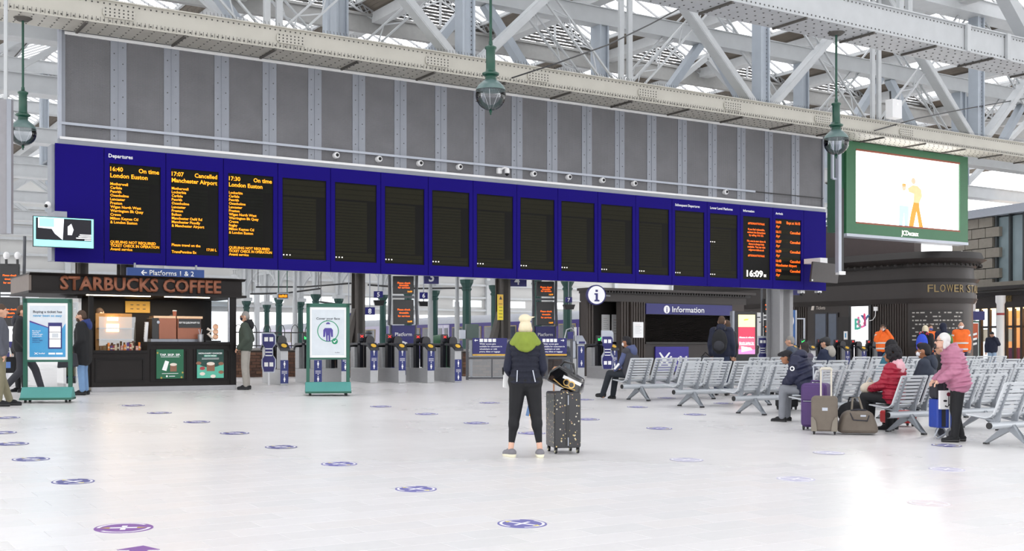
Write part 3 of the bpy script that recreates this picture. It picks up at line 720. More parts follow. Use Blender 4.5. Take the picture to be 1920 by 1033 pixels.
# posters on the counter
GP = mat('poster_green', '#0f5e3f', .5, var=.1, scale=4); GP2 = mat('poster_dark_green', '#123f38', .5); TEALP = mat('poster_teal', '#57b39a', .5); MUG = mat('print_brown', '#8a5f49', .5); MUGW = mat('print_cream', '#e5d8cb', .5)
GOLD = mat('print_gold', '#b59a45', .5)
p0 = K(293, 710); p1 = K(344, 655); q0 = K(369, 709); q1 = K(419, 655)
t = thing('tap_poster', 'green drinks poster headed Tap Skip Sip on the kiosk counter', 'poster', ST(KL+p0[0], TK, KZ+p0[1]), TH); w, h = p1[0]-p0[0], p1[1]-p0[1]
MB().box(0, w, -.012, .006, 0, h).build('sheet', GP, t); text('TAP. SKIP. SIP.', .045, PRINTW, t, w/2, h*.78, y=-.016, align='c', ext=0, bold=.03, width=w*.76)
pic(t, PRINTW, w*.16, w*.84, h*.735, h*.75, -.015); pic(t, PRINTW, 0, 0, 0, 0, -.015, 'pictured_phone', [(w*.2, h*.3), (w*.36, h*.26), (w*.46, h*.58), (w*.32, h*.62)]); pic(t, MUG, w*.5, w*.74, h*.24, h*.46, -.015, 'pictured_mug'); pic(t, MUGW, 0, 0, 0, 0, -.016, 'pictured_foam', circ(w*.62, h*.48, w*.13, rz=h*.05))
pic(t, PRINTW, w*.2, w*.8, h*.165, h*.18, -.015); pic(t, PRINTW, 0, 0, 0, 0, -.015, 'pictured_badge', circ(w*.38, h*.08, w*.035)); pic(t, PRINTW, w*.46, w*.68, h*.07, h*.09, -.015)
for a, b in ((.04, .88), (.96, .2), (.18, .03), (.92, .04)): pic(t, GOLD, 0, 0, 0, 0, -.015, 'pictured_star', [(w*a+.03*(1 if k % 2 == 0 else .45)*math.cos(k*math.pi/5), h*b+.03*(1 if k % 2 == 0 else .45)*math.sin(k*math.pi/5)) for k in range(10)])
t = thing('dairy_poster', 'teal poster headed Non-Dairy Choices with a mug, on the kiosk counter', 'poster', ST(KL+q0[0], TK, KZ+q0[1]), TH); w, h = q1[0]-q0[0], q1[1]-q0[1]
MB().box(0, w, -.012, .006, 0, h).build('sheet', GP2, t); pic(t, TEALP, 0, 0, 0, 0, -.014, 'pictured_table', [(0, 0), (w, 0), (w, h*.5), (w*.75, h*.4), (w*.5, h*.36), (w*.25, h*.4), (0, h*.5)])
text('NON-DAIRY CHOICES', .03, PRINTW, t, w/2, h*.84, y=-.016, align='c', ext=0, bold=.03, width=w*.88); pic(t, TEALP, w*.26, w*.74, h*.745, h*.805, -.015); text('NOW FREE!', .026, PRINTW, t, w/2, h*.755, y=-.017, align='c', ext=0, bold=.03, width=w*.42)
for k in range(2): pic(t, PRINTW, w*.18, w*.82, h*(.69-.035*k), h*(.70-.035*k), -.015)
pic(t, MUG, w*.36, w*.66, h*.24, h*.5, -.016, 'pictured_mug'); pic(t, MUGW, 0, 0, 0, 0, -.017, 'pictured_foam', circ(w*.51, h*.5, w*.15, rz=h*.06))
RSP = mat('print_red', '#a03a3f', .5)
for a, b, c in ((.06, .52, MUG), (.2, .34, RSP), (.9, .2, MUG), (.9, .5, MUG), (.2, .15, MUGW), (.6, .06, MUGW)): pic(t, c, 0, 0, 0, 0, -.016, 'pictured_nut', circ(w*a, h*b, w*.1, 14, rz=h*.06))
# inside: warm food case, machines
WARM = mat('warm_light', '#ffd9a0', .5, emit='#ffcf8a', es=4)
def kthing(name, label, cat, x, d, z, group=None): return thing(name, label, cat, ST(KL+x, TK-d, KZ+z+.003), TH, group)
fx0, fx1 = K(202, 600)[0], K(272, 600)[0]
t = kthing('food_case', 'glass food display case glowing warm inside the kiosk', 'display case', fx0, .75, zc1); w = fx1-fx0; hc = K(200, 585)[1]-zc1
MB().box(0, w, .3, .35, 0, hc).build('back_panel', mat('case_brick', '#b98a55', .7, var=.3, scale=12), t); MB().box(0, w, 0, .012, 0, hc*.9).build('case_glass', GLASS, t)
for k in range(2): MB().box(.02, w-.02, .05, .3, hc*(.28+.3*k), hc*(.3+.3*k)).build('shelf', GREYA, t)
MB().box(w*.28, w*.62, .24, .28, hc*.5, hc*.72).build('heat_lamp', WARM, t); MB().box(w*.3, w*.6, .24, .28, hc*.8, hc*.9).build('heat_lamp', WARM, t)
PAK = [mat('pack_orange', '#d9781f', .5), mat('pack_purple', '#4a2a6b', .5), mat('pack_red', '#8f2626', .5), mat('pack_cream', '#d8c7a8', .5), mat('pack_brown', '#5a3c2a', .5), mat('pack_pink', '#c98f8a', .5)]
PKN = ['orange', 'purple', 'dark red', 'cream', 'brown', 'pink']
for k in range(14):
    c = k % 6; x = fx0+.08+w*.92*k/14; a = random.uniform(.04, .055); hh = random.uniform(.08, .2)
    t = kthing('snack_packet', PKN[c]+' snack packet standing in the counter tray of the kiosk', 'packet', x, random.uniform(.08, .3), zc1, 'snack packets on the kiosk counter')
    MB().prism([(-a/2, 0), (a/2, 0), (a*.42, hh*.5), (a/2, hh), (-a/2, hh), (-a*.42, hh*.5)], -.02, .02).build('packet_body', PAK[c], t); MB().box(-a*.4, a*.4, -.023, -.02, hh*.25, hh*.5).build('packet_label', PAK[3], t)
COPB = mat('copper_panel', '#9c6048', .42, metal=.15, var=.06)
m0 = K(285, 630, .3); m1 = K(331, 597, .3); m2 = K(333, 630, .3); m3 = K(377, 597, .3)
t = kthing('espresso_machine', 'copper fronted espresso machine with dark end panel on the kiosk counter', 'coffee machine', m0[0], .3, zc2)
w, h = m1[0]-m0[0], m1[1]-zc2
MB().box(w*.28, w, 0, .45, .06, h).build('copper_front', COPB, t, bevel=.01); MB().box(0, w*.28, 0, .45, .06, h).build('end_panel', BLACK, t, bevel=.01); MB().box(-.03, w+.02, -.02, .47, 0, .06).build('drip_base', GREYA, t); MB().box(.05, w, .05, .4, h, h+.05).build('cup_rail', mat('warm_chrome', '#b89a7c', .25, metal=.8), t)
MB().ell((w*.25, -.01, h*.82), (.035, .015, .04)).build('gauge', LTALU, t, True)
t = kthing('second_espresso_machine', 'copper fronted espresso machine carrying a black slogan plate', 'coffee machine', m2[0], .3, zc2)
w = m3[0]-m2[0]
MB().box(0, w, 0, .45, .06, h).build('copper_front', COPB, t, bevel=.01); MB().box(.0, w+.05, -.02, .47, 0, .06).build('drip_base', GREYA, t); MB().box(.02, w*.98, -.015, 0, h*.6, h*.98).build('slogan_plate', BLACK, t); MB().box(.0, w*1.1, .05, .4, h, h+.05).build('cup_rail', mat('warm_chrome', '#b89a7c', .25, metal=.8), t)
text('SKIP THE QUEUE', .04, PRINTW, t, w*.05, h*.78, y=-.018, ext=0, bold=.02, width=w*.5, name='slogan'); text('HAPPY YOU', .04, PRINTW, t, w*.63, h*.78, y=-.018, ext=0, bold=.02, width=w*.3, name='slogan'); pic(t, PRINTW, 0, 0, 0, 0, -.018, 'heart', [(w*.59, h*.77), (w*.615, h*.83), (w*.605, h*.86), (w*.59, h*.84), (w*.575, h*.86), (w*.565, h*.83)])
t = kthing('cup_stack', 'tall leaning stack of white paper cups in the kiosk', 'paper cups', K(273, 620, .35)[0], .35, zc2)
for k in range(7): MB().lathe([(.035, 0), (.045, .1), (.048, .1)], (.004*k, 0, .055*k), 12).build('paper_cup', WHITE, t, True)
t = kthing('steel_pail', 'small steel pail holding whisks on the kiosk counter', 'pail', K(376, 640, .15)[0], .15, zc2)
MB().lathe([(.055, 0), (.07, .17), (.075, .17), (.068, .165)], n=16).build('pail_body', SSTEEL, t, True)
for a in (-.04, .03): MB().tube([(0, 0, .1), (a, 0, .28)], .008).build('whisk', LTALU, t)
t = kthing('paper_cup', 'brown and white takeaway cup on top of the espresso machines', 'cup', K(330, 596, .4)[0], .5, zc2+h+.05)
MB().lathe([(.035, 0), (.045, .11)], n=14).build('cup_body', mat('cup_brown', '#b2664b', .5), t, True); MB().lathe([(.047, .11), (.047, .13), (.03, .135)], n=14).build('cup_lid', WHITE, t, True)
t = kthing('coil_display', 'shiny coiled copper and cream display beside the kiosk glass', 'ornament', K(398, 640, .4)[0], .4, zc2)
SHINY = mat('pale_copper', '#e0b79a', .15, metal=.7)
for k in range(3): MB().lathe([(.055+.012*math.cos(a), .012*math.sin(a)) for a in [i*math.pi/4 for i in range(9)]], (.06, -.05, .12+k*.11), 16, 'y').build('coil', SHINY, t, True)
MB().tube([(-.12, 0, .3), (-.02, -.03, .24), (-.1, 0, .18), (0.02, -.03, .06)], .03).build('ribbon', mat('cream_gloss', '#f0e6da', .2), t, True); MB().box(-.2, .15, -.15, .15, 0, .03).build('base_plate', BLACK, t)
p0 = K(237, 586, 1.9); p1 = K(283, 558, 1.9)
t = kthing('menu_board', 'yellow menu board on the back wall of the kiosk', 'menu board', p0[0], KD-.12, p0[1]); w, h = p1[0]-p0[0], min(p1[1], zf0-.08)-p0[1]
MB().box(0, w, 0, .03, 0, h).build('panel', mat('menu_yellow', '#c09033', .5, emit='#c09033', es=.35), t)
for i in range(3):
    for j in range(2): pic(t, DKBROWN, w*(.2+.25*i), w*(.32+.25*i), h*(.3+.35*j), h*(.36+.35*j), -.003)
pl = bpy.data.lights.new('kiosk_lamp', 'AREA'); pl.energy = 45; pl.size = 2.5; pl.size_y = .5; pl.shape = 'RECTANGLE'; pl.color = (1, .86, .66)
lo = bpy.data.objects.new('kiosk_lamp', pl); COL.objects.link(lo); lo.parent = kiosk; lo.location = ((xb0+xb1)/2, 1.1, zf0-.05)
# drinks fridge beside the counter
p0 = K(128, 640, .4); p1 = K(171, 560, .4)
t = thing('drinks_fridge', 'white framed glass door drinks fridge beside the kiosk counter', 'fridge', ST(KL+p0[0]-.1, TK-.4, KZ), TH); w, h = p1[0]-p0[0]-.1, min(p1[1], zf0-.03)
m = MB(); m.box(0, .06, 0, .6, .1, h).box(w-.06, w, 0, .6, .1, h).box(0, w, 0, .6, h-.08, h).box(0, w, 0, .6, 0, .18).box(.06, w-.06, .55, .6, .18, h-.08); m.build('cabinet', WHITE, t)
for k in range(4): MB().box(.06, w-.06, .05, .55, .3+k*.4, .32+k*.4).build('shelf', mat('fridge_blue', '#25306b', .5), t)
MB().box(.06, w-.06, .0, .01, .18, h-.08).build('glass_door', GLASS, t)
DR = ['#5c6b3a', '#8fae2e', '#b8a58a', '#43322a', '#c24a3a', '#3a5f8a']; DRN = ['dark olive', 'lime green', 'beige', 'brown', 'red', 'blue']
for r in range(4):
    for k in range(3):
        c = (r*2+k) % 6; b = thing('drink_bottle', DRN[c]+' drink bottle on a shelf of the white fridge', 'bottle', ST(KL+p0[0]-.1+.11+k*.08, TK-.55, KZ+.325+r*.4), TH, 'bottles in the fridge')
        MB().lathe([(.035, 0), (.037, .15), (.015, .2), (.015, .23)], n=10).build('bottle_body', mat('drink%d' % c, DR[c], .25), b, True); MB().lathe([(.018, .23), (.018, .25)], n=8).build('bottle_cap', WHITE, b)
# hanging platform sign in front of the board's foot
s0, z0 = PS(239, 519, .25); s1, _ = PS(383, 521, .25); _, z1 = PS(239, 501, .25)
t = thing('platform_sign', 'blue hanging sign with white arrow reading Platforms 1 & 2', 'sign', ST(s0, .25, z0), TH); w, h = s1-s0, z1-z0
MB().box(0, w, 0, .12, 0, h).build('sign_box', SIGNBL, t); text('Platforms 1 & 2', h*.52, BOLDW, t, w*.28, h*.27, y=-.006, width=w*.58, bold=.012)
pic(t, BOLDW, 0, 0, 0, 0, -.006, 'arrow', [(w*.17, h*.5), (w*.2, h*.78), (w*.215, h*.72), (w*.195, h*.56), (w*.245, h*.56), (w*.245, h*.44), (w*.195, h*.44), (w*.215, h*.28), (w*.2, h*.22)])
for a in (.1, .9): MB().box(w*a-.02, w*a+.02, .04, .08, h, zb_-z0+.03).build('hanger', GREYA, t)

# ------------------------------------------------------------------ green framed stands
def stand(name, label, px, py, pw, ph, rz=None):
    c = G(px, py); k = c.y/FPX
    t = thing(name, label, 'sign stand', c, TH*.35 if rz is None else rz); w, h = pw*k*.5, ph*k
    o = MB(); o.prism([(-.27, .06), (.27, .06), (.05, .28), (-.05, .28)], -w*1.08, w*1.08, 'yz'); o.build('base', STANDB, t, bevel=.01)
    MB().box(-w*1.08, w*1.08, -.28, .28, .05, .09).build('base_edge', STANDG, t)
    for sx in (-1, 1):
        MB().box(sx*w*.95-.035, sx*w*.95+.035, -.04, .04, .25, h).build('upright', STANDG, t)
        for sy in (-1, 1): MB().lathe([(.03, -.02), (.03, .02)], (sx*w*.85, sy*.2, .03), 10, 'x').build('castor', BLACK, t, True)
    z0 = h*.41
    m = MB(); m.box(-w, w, -.05, .05, h-.08, h).box(-w, w, -.05, .05, z0-.04, z0).box(-w, -w+.06, -.05, .05, z0, h).box(w-.06, w, -.05, .05, z0, h); m.build('frame', STANDG, t)
    MB().box(-w+.06, w-.06, -.035, .03, z0, h-.08).build('light_box', WHITE, t)
    return t, w-.1, z0+.05, h-.13
tk, w, z0, z1 = stand('ticket_stand', 'green framed stand with a blue ticket advert showing a phone', 90, 754, 84, 194)
H = z1-z0; AD1 = mat('advert_cyan', '#2f96cf', .4, var=.03); LIT = .9
pic(tk, mat('advert_white', '#c9d0d6', .4), -w, w, z0, z1, -.037, 'poster_sheet'); pic(tk, mat('advert_cyan2', '#3a93c4', .4), 0, 0, 0, 0, -.039, 'poster_field', [(-w, z0), (w, z0), (w, z0+H*.66), (w*.6, z0+H*.45), (w*.1, z0+H*.56), (-w, z0+H*.68)])
PUR = mat('print_purple', '#4b2a86', .5); GRYT = mat('print_grey', '#3c424c', .5); CYT = mat('print_cyan', '#3a95c6', .5)
pic(tk, PUR, 0, 0, 0, 0, -.04, 'poster_stripe', [(-w, z0+H*.68), (w*.1, z0+H*.56), (w*.1, z0+H*.575), (-w, z0+H*.71)])
text('Buying a ticket has', H*.045, GRYT, tk, 0, z0+H*.86, y=-.041, align='c', ext=0, bold=.022, width=w*1.6); text('never been so easy', H*.045, CYT, tk, 0, z0+H*.785, y=-.041, align='c', ext=0, bold=.022, width=w*1.6)
pic(tk, SIGNB, 0, 0, 0, 0, -.042, 'pictured_phone', [(w*.03, z0+H*.16), (w*.8, z0+H*.16), (w*.8, z0+H*.67), (w*.03, z0+H*.67)]); pic(tk, PRINTW, w*.1, w*.73, z0+H*.19, z0+H*.60, -.043, 'pictured_phone_page')
for zf in (.48, .35): pic(tk, BLACK, w*.1, w*.73, z0+H*zf, z0+H*(zf+.008), -.044)
pic(tk, mat('print_pale', '#c9ced3', .5), w*.25, w*.6, z0+H*.38, z0+H*.46, -.044, 'pictured_block')
for k, ln in enumerate(('Plan, buy and', 'travel with', 'eTickets straight', 'to your mobile.')): text(ln, H*.02, PRINTW, tk, -w*.85, z0+H*(.5-.034*k), y=-.041, ext=0, bold=.02, maxw=w*.85)
for k, ln in enumerate(('Available for', 'Advance, Singles', 'and Returns.')): text(ln, H*.02, SIGNB, tk, -w*.85, z0+H*(.35-.034*k), y=-.041, ext=0, bold=.02, maxw=w*.85)
text('ScotRail', H*.025, PRINTW, tk, -w*.5, z0+H*.06, y=-.041, ext=0, bold=.025); pic(tk, PRINTW, 0, 0, 0, 0, -.041, 'rail_logo', [(-w*.75, z0+H*.09), (-w*.7, z0+H*.09), (-w*.64, z0+H*.075), (-w*.57, z0+H*.09), (-w*.53, z0+H*.09), (-w*.61, z0+H*.07), (-w*.53, z0+H*.05), (-w*.57, z0+H*.05), (-w*.64, z0+H*.065), (-w*.7, z0+H*.05), (-w*.75, z0+H*.05), (-w*.67, z0+H*.07)])
for k in range(2): pic(tk, PRINTW, w*(.05+.42*k), w*(.42+.42*k), z0+H*.05, z0+H*.085, -.041, 'store_badge')
ck, w, z0, z1 = stand('face_cover_stand', 'green framed stand with a Cover your face notice', 615, 741, 78, 172)
H = z1-z0; SLATE = mat('print_slate', '#2c3640', .5); RINGG = mat('print_green', '#1c8a63', .5); VIO = mat('print_violet', '#473a8c', .5)
pic(ck, mat('advert_white', '#c9d0d6', .4), -w, w, z0, z1, -.037, 'poster_sheet')
text('Cover your face', H*.05, SLATE, ck, 0, z0+H*.78, y=-.039, align='c', ext=0, bold=.02, width=w*1.45)
cz = z0+H*.53; R = H*.235
ring(ck, RINGG, 0, cz, R*.92, R, -.039)
pic(ck, VIO, 0, 0, 0, 0, -.04, 'pictured_head', circ(0, cz+R*.62, R*.2, 20, .1, math.pi-.1)); pic(ck, VIO, 0, 0, 0, 0, -.04, 'pictured_body', [(-R*.16, cz-R*.95), (-R*.05, cz-R*.98), (-R*.03, cz-R*.4), (R*.03, cz-R*.4), (R*.05, cz-R*.98), (R*.2, cz-R*.95), (R*.22, cz), (R*.28, cz-R*.55), (R*.45, cz-R*.55), (R*.44, cz+.1*R), (R*.3, cz+R*.28), (-R*.3, cz+R*.28), (-R*.44, cz+.1*R), (-R*.45, cz-R*.55), (-R*.28, cz-R*.55), (-R*.22, cz)])
pic(ck, RINGG, 0, 0, 0, 0, -.042, 'tick_badge', circ(R*.62, cz-R*.95, R*.28)); pic(ck, PRINTW, 0, 0, 0, 0, -.043, 'tick', [(R*.47, cz-R*.95), (R*.52, cz-R*.9), (R*.59, cz-R*.98), (R*.74, cz-R*.8), (R*.78, cz-R*.85), (R*.59, cz-R*1.09)])
text('ScotRail', H*.022, SLATE, ck, w*.42, z0+H*.05, y=-.039, ext=0, bold=.01)
# ------------------------------------------------------------------ ticket gates
GBODY = mat('gate_steel', '#b3b4b6', .38, metal=.35, var=.08, stretch=(1, 1, 6)); READER = mat('gate_reader', '#23252c', .35); YEL = mat('reader_yellow', '#e0b23c', .4); GOK = mat('gate_go', '#35e06a', .4, emit='#3cf070', es=1.4); GNO = mat('gate_stop', '#e03a34', .4, emit='#d02a28', es=.8)
PADDLE = mat('gate_paddle', '#26262b', .3); GBLUE = mat('gate_blue', '#1f2a6e', .4, var=.05)
def figure(parent, m, cx, z, h, y):
    pic(parent, m, 0, 0, 0, 0, y, 'pictogram', circ(cx, z+h*.9, h*.1, 10)); pic(parent, m, 0, 0, 0, 0, y, 'pictogram', [(cx-h*.08, z), (cx+h*.08, z), (cx+h*.1, z+h*.3), (cx+h*.2, z+h*.4), (cx+h*.12, z+h*.75), (cx-h*.12, z+h*.75), (cx-h*.2, z+h*.4), (cx-h*.1, z+h*.3)])
def gate(loc, label, group, go=False, high=True, rz=TH, k=1.0):
    t = thing('ticket_gate', label, 'ticket gate', loc, rz, group)
    MB().box(-.1*k, .1*k, .0, 1.2, 0, .38).build('base_cabinet', GBODY, t, bevel=.012)
    MB().box(-.1*k, .1*k, 0, .24, .38, .92).build('front_post', GBODY, t, bevel=.01); MB().box(-.1*k, .1*k, .96, 1.2, .38, .92).build('rear_post', GBODY, t, bevel=.01)
    h = MB(); h.prism([(-.06, .82), (-.06, .88), (.12, 1.02), (.5, 1.02), (.5, .97), (.16, .95)], -.13*k, .13*k, 'yz'); o = h.build('reader_head', READER, t, bevel=.01)
    y = MB(); a = math.atan2(.14, .18); y.lathe([(.07, 0), (.07, .012)], (0, 0, 0), 14); q = y.build('reader_disc', YEL, t, True); q.location = (0, .02, .945); q.rotation_euler = (a, 0, 0)
    h = MB(); h.prism([(.7, .97), (.7, 1.02), (1.14, 1.02), (1.26, .92), (1.26, .84), (1.12, .95)], -.13*k, .13*k, 'yz'); h.build('rear_head', READER, t, bevel=.01)
    MB().box(-.05, .05, .72, .86, .38, 1.1).build('display_post', READER, t); MB().box(-.11, .09, .68, .74, 1.05, 1.26).build('display', READER, t, bevel=.01)
    if go:
        pic(t, GOK, 0, 0, 0, 0, .677, 'go_arrow', [(-.07, 1.11), (.02, 1.11), (.0, 1.135), (.06, 1.2), (.04, 1.22), (-.03, 1.155), (-.07, 1.19)])
    else:
        pic(t, GNO, 0, 0, 0, 0, .677, 'stop_cross', [(-.06, 1.165), (-.045, 1.15), (-.01, 1.175), (.025, 1.15), (.04, 1.165), (.01, 1.19), (.04, 1.215), (.025, 1.23), (-.01, 1.205), (-.045, 1.23), (-.06, 1.215), (-.03, 1.19)])
    for sy in (.5, .62):
        p = MB(); p.prism([(sy-.03, .4), (sy+.05, .4), (sy+.05, 1.1), (sy+.03, 1.2), (sy-.01, 1.2), (sy-.03, 1.1)], .0, .32, 'yz') if False else p.prism([(.02, .4)]+[(.02, 1.05)]+[(.14+.12*math.cos(q), 1.08+.12*math.sin(q)) for q in [math.pi-i*math.pi/8 for i in range(9)]]+[(.26, .4)], sy-.008, sy+.008); p.build('paddle', PADDLE, t)
    z0, z1 = (.32, .9) if high else (.04, .6)
    MB().box(-.1*k, .1*k, -.012, .0, z0, z1).build('blue_panel', GBLUE, t)
    figure(t, PRINTW, 0, z0+(z1-z0)*.72, (z1-z0)*.24, -.015); figure(t, PRINTW, 0, z0+(z1-z0)*.06, (z1-z0)*.24, -.015)
    for i in range(3): pic(t, PRINTW, -.07, .07, z0+(z1-z0)*(.42+.05*i), z0+(z1-z0)*(.435+.05*i), -.015)
    for i in (.35, .66): pic(t, PRINTW, 0, 0, 0, 0, -.015, 'pictogram', [(-.02, z0+(z1-z0)*i), (.02, z0+(z1-z0)*i), (0, z0+(z1-z0)*(i+.05))])
    return t
GN = 'ticket gates on the platform line'
for x, y, go, hi, w in ((533, 722, True, False, 'beside the man in the olive jacket'), (596, 721, True, False, 'behind the Cover your face stand'), (647, 720, True, True, 'glimpsed past the face notice stand'), (701, 718, False, True, 'red cross, first past the dark column'), (754, 718, False, True, 'red cross, before the Platform 3 totem'), (808, 718, False, True, 'red cross, between totem and glass fence'), (859, 717, False, False, 'red cross, against the glass fence')):
    gate(G(x, y), 'steel ticket gate with blue end panel, '+w, GN, go, hi)
gate(GX(1152, 33.4), 'steel ticket gate under the round i sign beside the information office', GN, True, True)
names = ('next to the lit advertising totem', 'beside the grey column', 'before the blue framed poster', 'in front of the ticket windows', 'third before the man in orange on the phone', 'second before the man in orange on the phone', 'right before the man in orange on the phone', 'just past the man in orange on the phone')
for i, x in enumerate((1458, 1491, 1525, 1556, 1589, 1620, 1650, 1684)):
    c = GX(x, 43.2+i*.1); gate(c, 'steel ticket gate of the far row, '+names[i], 'ticket gates of the far row', i < 3, i > 2, rz=TH*.55)
# blue wide-gate information paddles
def info_paddle(px, py, Y, h, label):
    c = GX(px, Y); t = thing('access_sign', label, 'sign', c, .15)
    MB().box(-.02, .02, 0, .06, 0, .3).build('stem', SSTEEL, t)
    p = [(-.13, .3), (.13, .3), (.17, .45), (.17, .62), (.1, .72), (.1, .9), (.17, 1.0), (.17, 1.2), (.12, 1.26), (-.17, 1.26), (-.17, 1.0), (-.1, .9), (-.1, .72), (-.17, .62), (-.17, .45)]
    MB().prism([(a, b*h/1.26) for a, b in p], 0, .05).build('rim', LTALU, t); MB().prism([(a*.85, .78+(b-.78)*.94) for a, b in p], -.012, .0).build('face', SIGNB, t)
    for z in (.45, 1.05):
        for a in (-.06, .06): pic(t, PRINTW, a-.045, a+.045, z, z+.1, -.015, 'pictogram')
    for z in (.7, .78, .86): pic(t, PRINTW, -.08, .08, z, z+.025, -.015)
info_paddle(504, 700, 28.0, 1.26, 'blue double-lobed access sign by the gate nearest the olive jacket man')
info_paddle(1139, 700, 32.6, 1.4, 'blue double-lobed access sign in front of the information office doorway')
info_paddle(1430, 690, 41.0, 1.3, 'blue access sign beside the lit advertising totem')
# glass fence with wide gate between the gates and the passenger
c0 = G(876, 712); c1 = c0+E1*0; 
t = thing('glass_fence', 'grey framed glass fence with a wide gate beyond the woman with the suitcase', 'fence', c0, TH*.25)
FW = 2.9; GF = mat('fence_grey', '#4a4b50', .4); SMOKE = glassy('smoked_glass', (.62, .65, .68), gloss=.08)
for x in (0, 1.35, 2.2, FW):
    MB().box(x-.035, x+.035, -.03, .03, 0, 1.12).build('post', GF, t)
MB().box(0, FW, -.025, .025, 1.08, 1.12).build('top_rail', GF, t); MB().box(0, FW, -.025, .025, .56, .62).build('mid_rail', GF, t); MB().box(0, FW, -.025, .025, .02, .07).build('bottom_rail', GF, t)
for a, b in ((0, 1.35), (1.35, 2.2), (2.2, FW)):
    MB().box(a+.04, b-.04, -.006, .006, .62, 1.08).build('pane', SMOKE, t); MB().box(a+.04, b-.04, -.006, .006, .07, .56).build('pane', SMOKE, t)
MB().box(.66, .7, -.02, .02, .07, .56).build('post', GF, t)
def wide_sign(x, w, arrow, label):
    q = thing('gate_sign', label, 'sign', Vector(c0)+Matrix.Rotation(TH*.25, 3, 'Z') @ Vector((x, -.08, .66)), TH*.25)
    MB().box(0, w, 0, .02, .04, .48).build('sign_panel', SIGNB, q); MB().box(0, w, -.002, .02, 0, .04).build('yellow_edge', YEL, q)
    for k in range(4): pic(q, PRINTW, w*(.2+.125*k), w*(.3+.125*k), .37, .46, -.004, 'pictogram')
    d = 1 if arrow == 'r' else -1; ax = w*.1 if d < 0 else w*.86
    pic(q, PRINTW, 0, 0, 0, 0, -.004, 'arrow', [(ax+d*.05, .415), (ax+d*.01, .455), (ax+d*.01, .425), (ax-d*.05, .425), (ax-d*.05, .405), (ax+d*.01, .405), (ax+d*.01, .375)])
    for k, ln in enumerate(('Wider access gate', 'available for customers in', 'wheelchairs or with', 'prams, bikes or luggage')): text(ln, .042, PRINTW, q, w*.2, .3-.07*k, y=-.004, ext=0, bold=.015, maxw=w*.76)
wide_sign(.14, .95, 'l', 'blue wider access gate sign with left arrow on the glass fence')
wide_sign(1.9, .85, 'r', 'blue wider access gate sign mostly behind the woman in the gilet')
# reader post at the right end of the fence
c = GX(1090, 32.8); t = thing('reader_post', 'ticket reader post with arrows at the end of the glass fence', 'ticket reader', c, TH*.6)
MB().box(-.12, .1, 0, .3, 0, 1.0).build('post', GBODY, t, bevel=.01); MB().box(-.1, .09, -.012, 0, .35, .95).build('blue_panel', GBLUE, t); MB().prism([(-.06, 1.0), (-.06, 1.06), (.2, 1.25), (.3, 1.25), (.3, 1.0)], -.16, .13, 'yz').build('reader_head', LTALU, t, bevel=.02); MB().box(-.1, .08, -.075, -.06, 1.02, 1.08).build('reader_face', SIGNB, t)
figure(t, PRINTW, 0, .76, .15, -.015); figure(t, PRINTW, 0, .4, .15, -.015)
MB().tube([(-.5, 0, .75), (-.5, 0, 1.2), (-.45, 0, 1.4), (-.3, 0, 1.45), (-.2, 0, 1.35), (-.18, 0, 1.1)], .02).build('hoop_rail', SSTEEL, t, True); MB().box(-.42, -.25, -.02, .02, 1.08, 1.35).build('hoop_notice', SIGNB, t); MB().box(-.36, -.16, .0, .2, .6, 1.1).build('phone_box', LTALU, t, bevel=.03)
MB().box(-.52, -.14, .02, .15, 0, .6).build('cabinet', GBODY, t)
# low brick wall with railing behind the gates
BRICK = [mat('brick_a', '#6d4f40', .85, var=.2, scale=20), mat('brick_b', '#7d5c49', .85, var=.2, scale=20), mat('brick_c', '#5e463b', .85, var=.2, scale=20)]
MORT = mat('mortar', '#4b443f', .9)
def brick_wall(name, a, b, h, thick=.25):
    d = (b-a); L = Vector((d.x, d.y)).length; rz = math.atan2(d.y, d.x)
    w = MB(); w.box(0, L, .02, thick, -.1, h); o = struct(w.build(name, MORT, loc=a, rz=rz))
    rows = int(h/.085)
    ms = [MB() for _ in BRICK]
    for r in range(rows):
        x = -.12 if r % 2 else 0
        while x < L:
            x1 = min(x+.225, L)
            if x1 > max(x, 0)+.03: random.choice(ms).box(max(x, 0), x1, random.uniform(.0, .008), .06, r*.085, r*.085+.072)
            x += .24
    for mb, M in zip(ms, BRICK): tag(mb.build('bricks', M, o), kind='stuff')
    MB().box(-.02, L+.02, -.03, thick+.03, h, h+.07).build('coping', mat('coping_stone', '#9b9894', .7), o)
    return o, L
w1, L1 = brick_wall('wall_platform', GX(440, 31.5), GX(700, 33.6), .72)
w2, L2 = brick_wall('wall_platform', GX(868, 34.0), GX(1062, 34.9), .72)
t = thing('hoop_railing', 'black railing with hooped tops on the low brick wall', 'railing', Vector(w1.location)+Vector((0, 0, .79)), w1.rotation_euler.z)
MB().bar((0, .1, .06), (L1, .1, .06), .02, .03).build('rail', BLACK, t); MB().bar((0, .1, .42), (L1, .1, .42), .02, .03).build('rail', BLACK, t)
n = int(L1/.4)
for i in range(n):
    x = (i+.1)*.4; MB().tube([(x, .1, 0), (x, .1, .5), (x+.04, .1, .6), (x+.1, .1, .64), (x+.16, .1, .6), (x+.2, .1, .5), (x+.2, .1, 0)], .012, 5).build('hoop', BLACK, t)
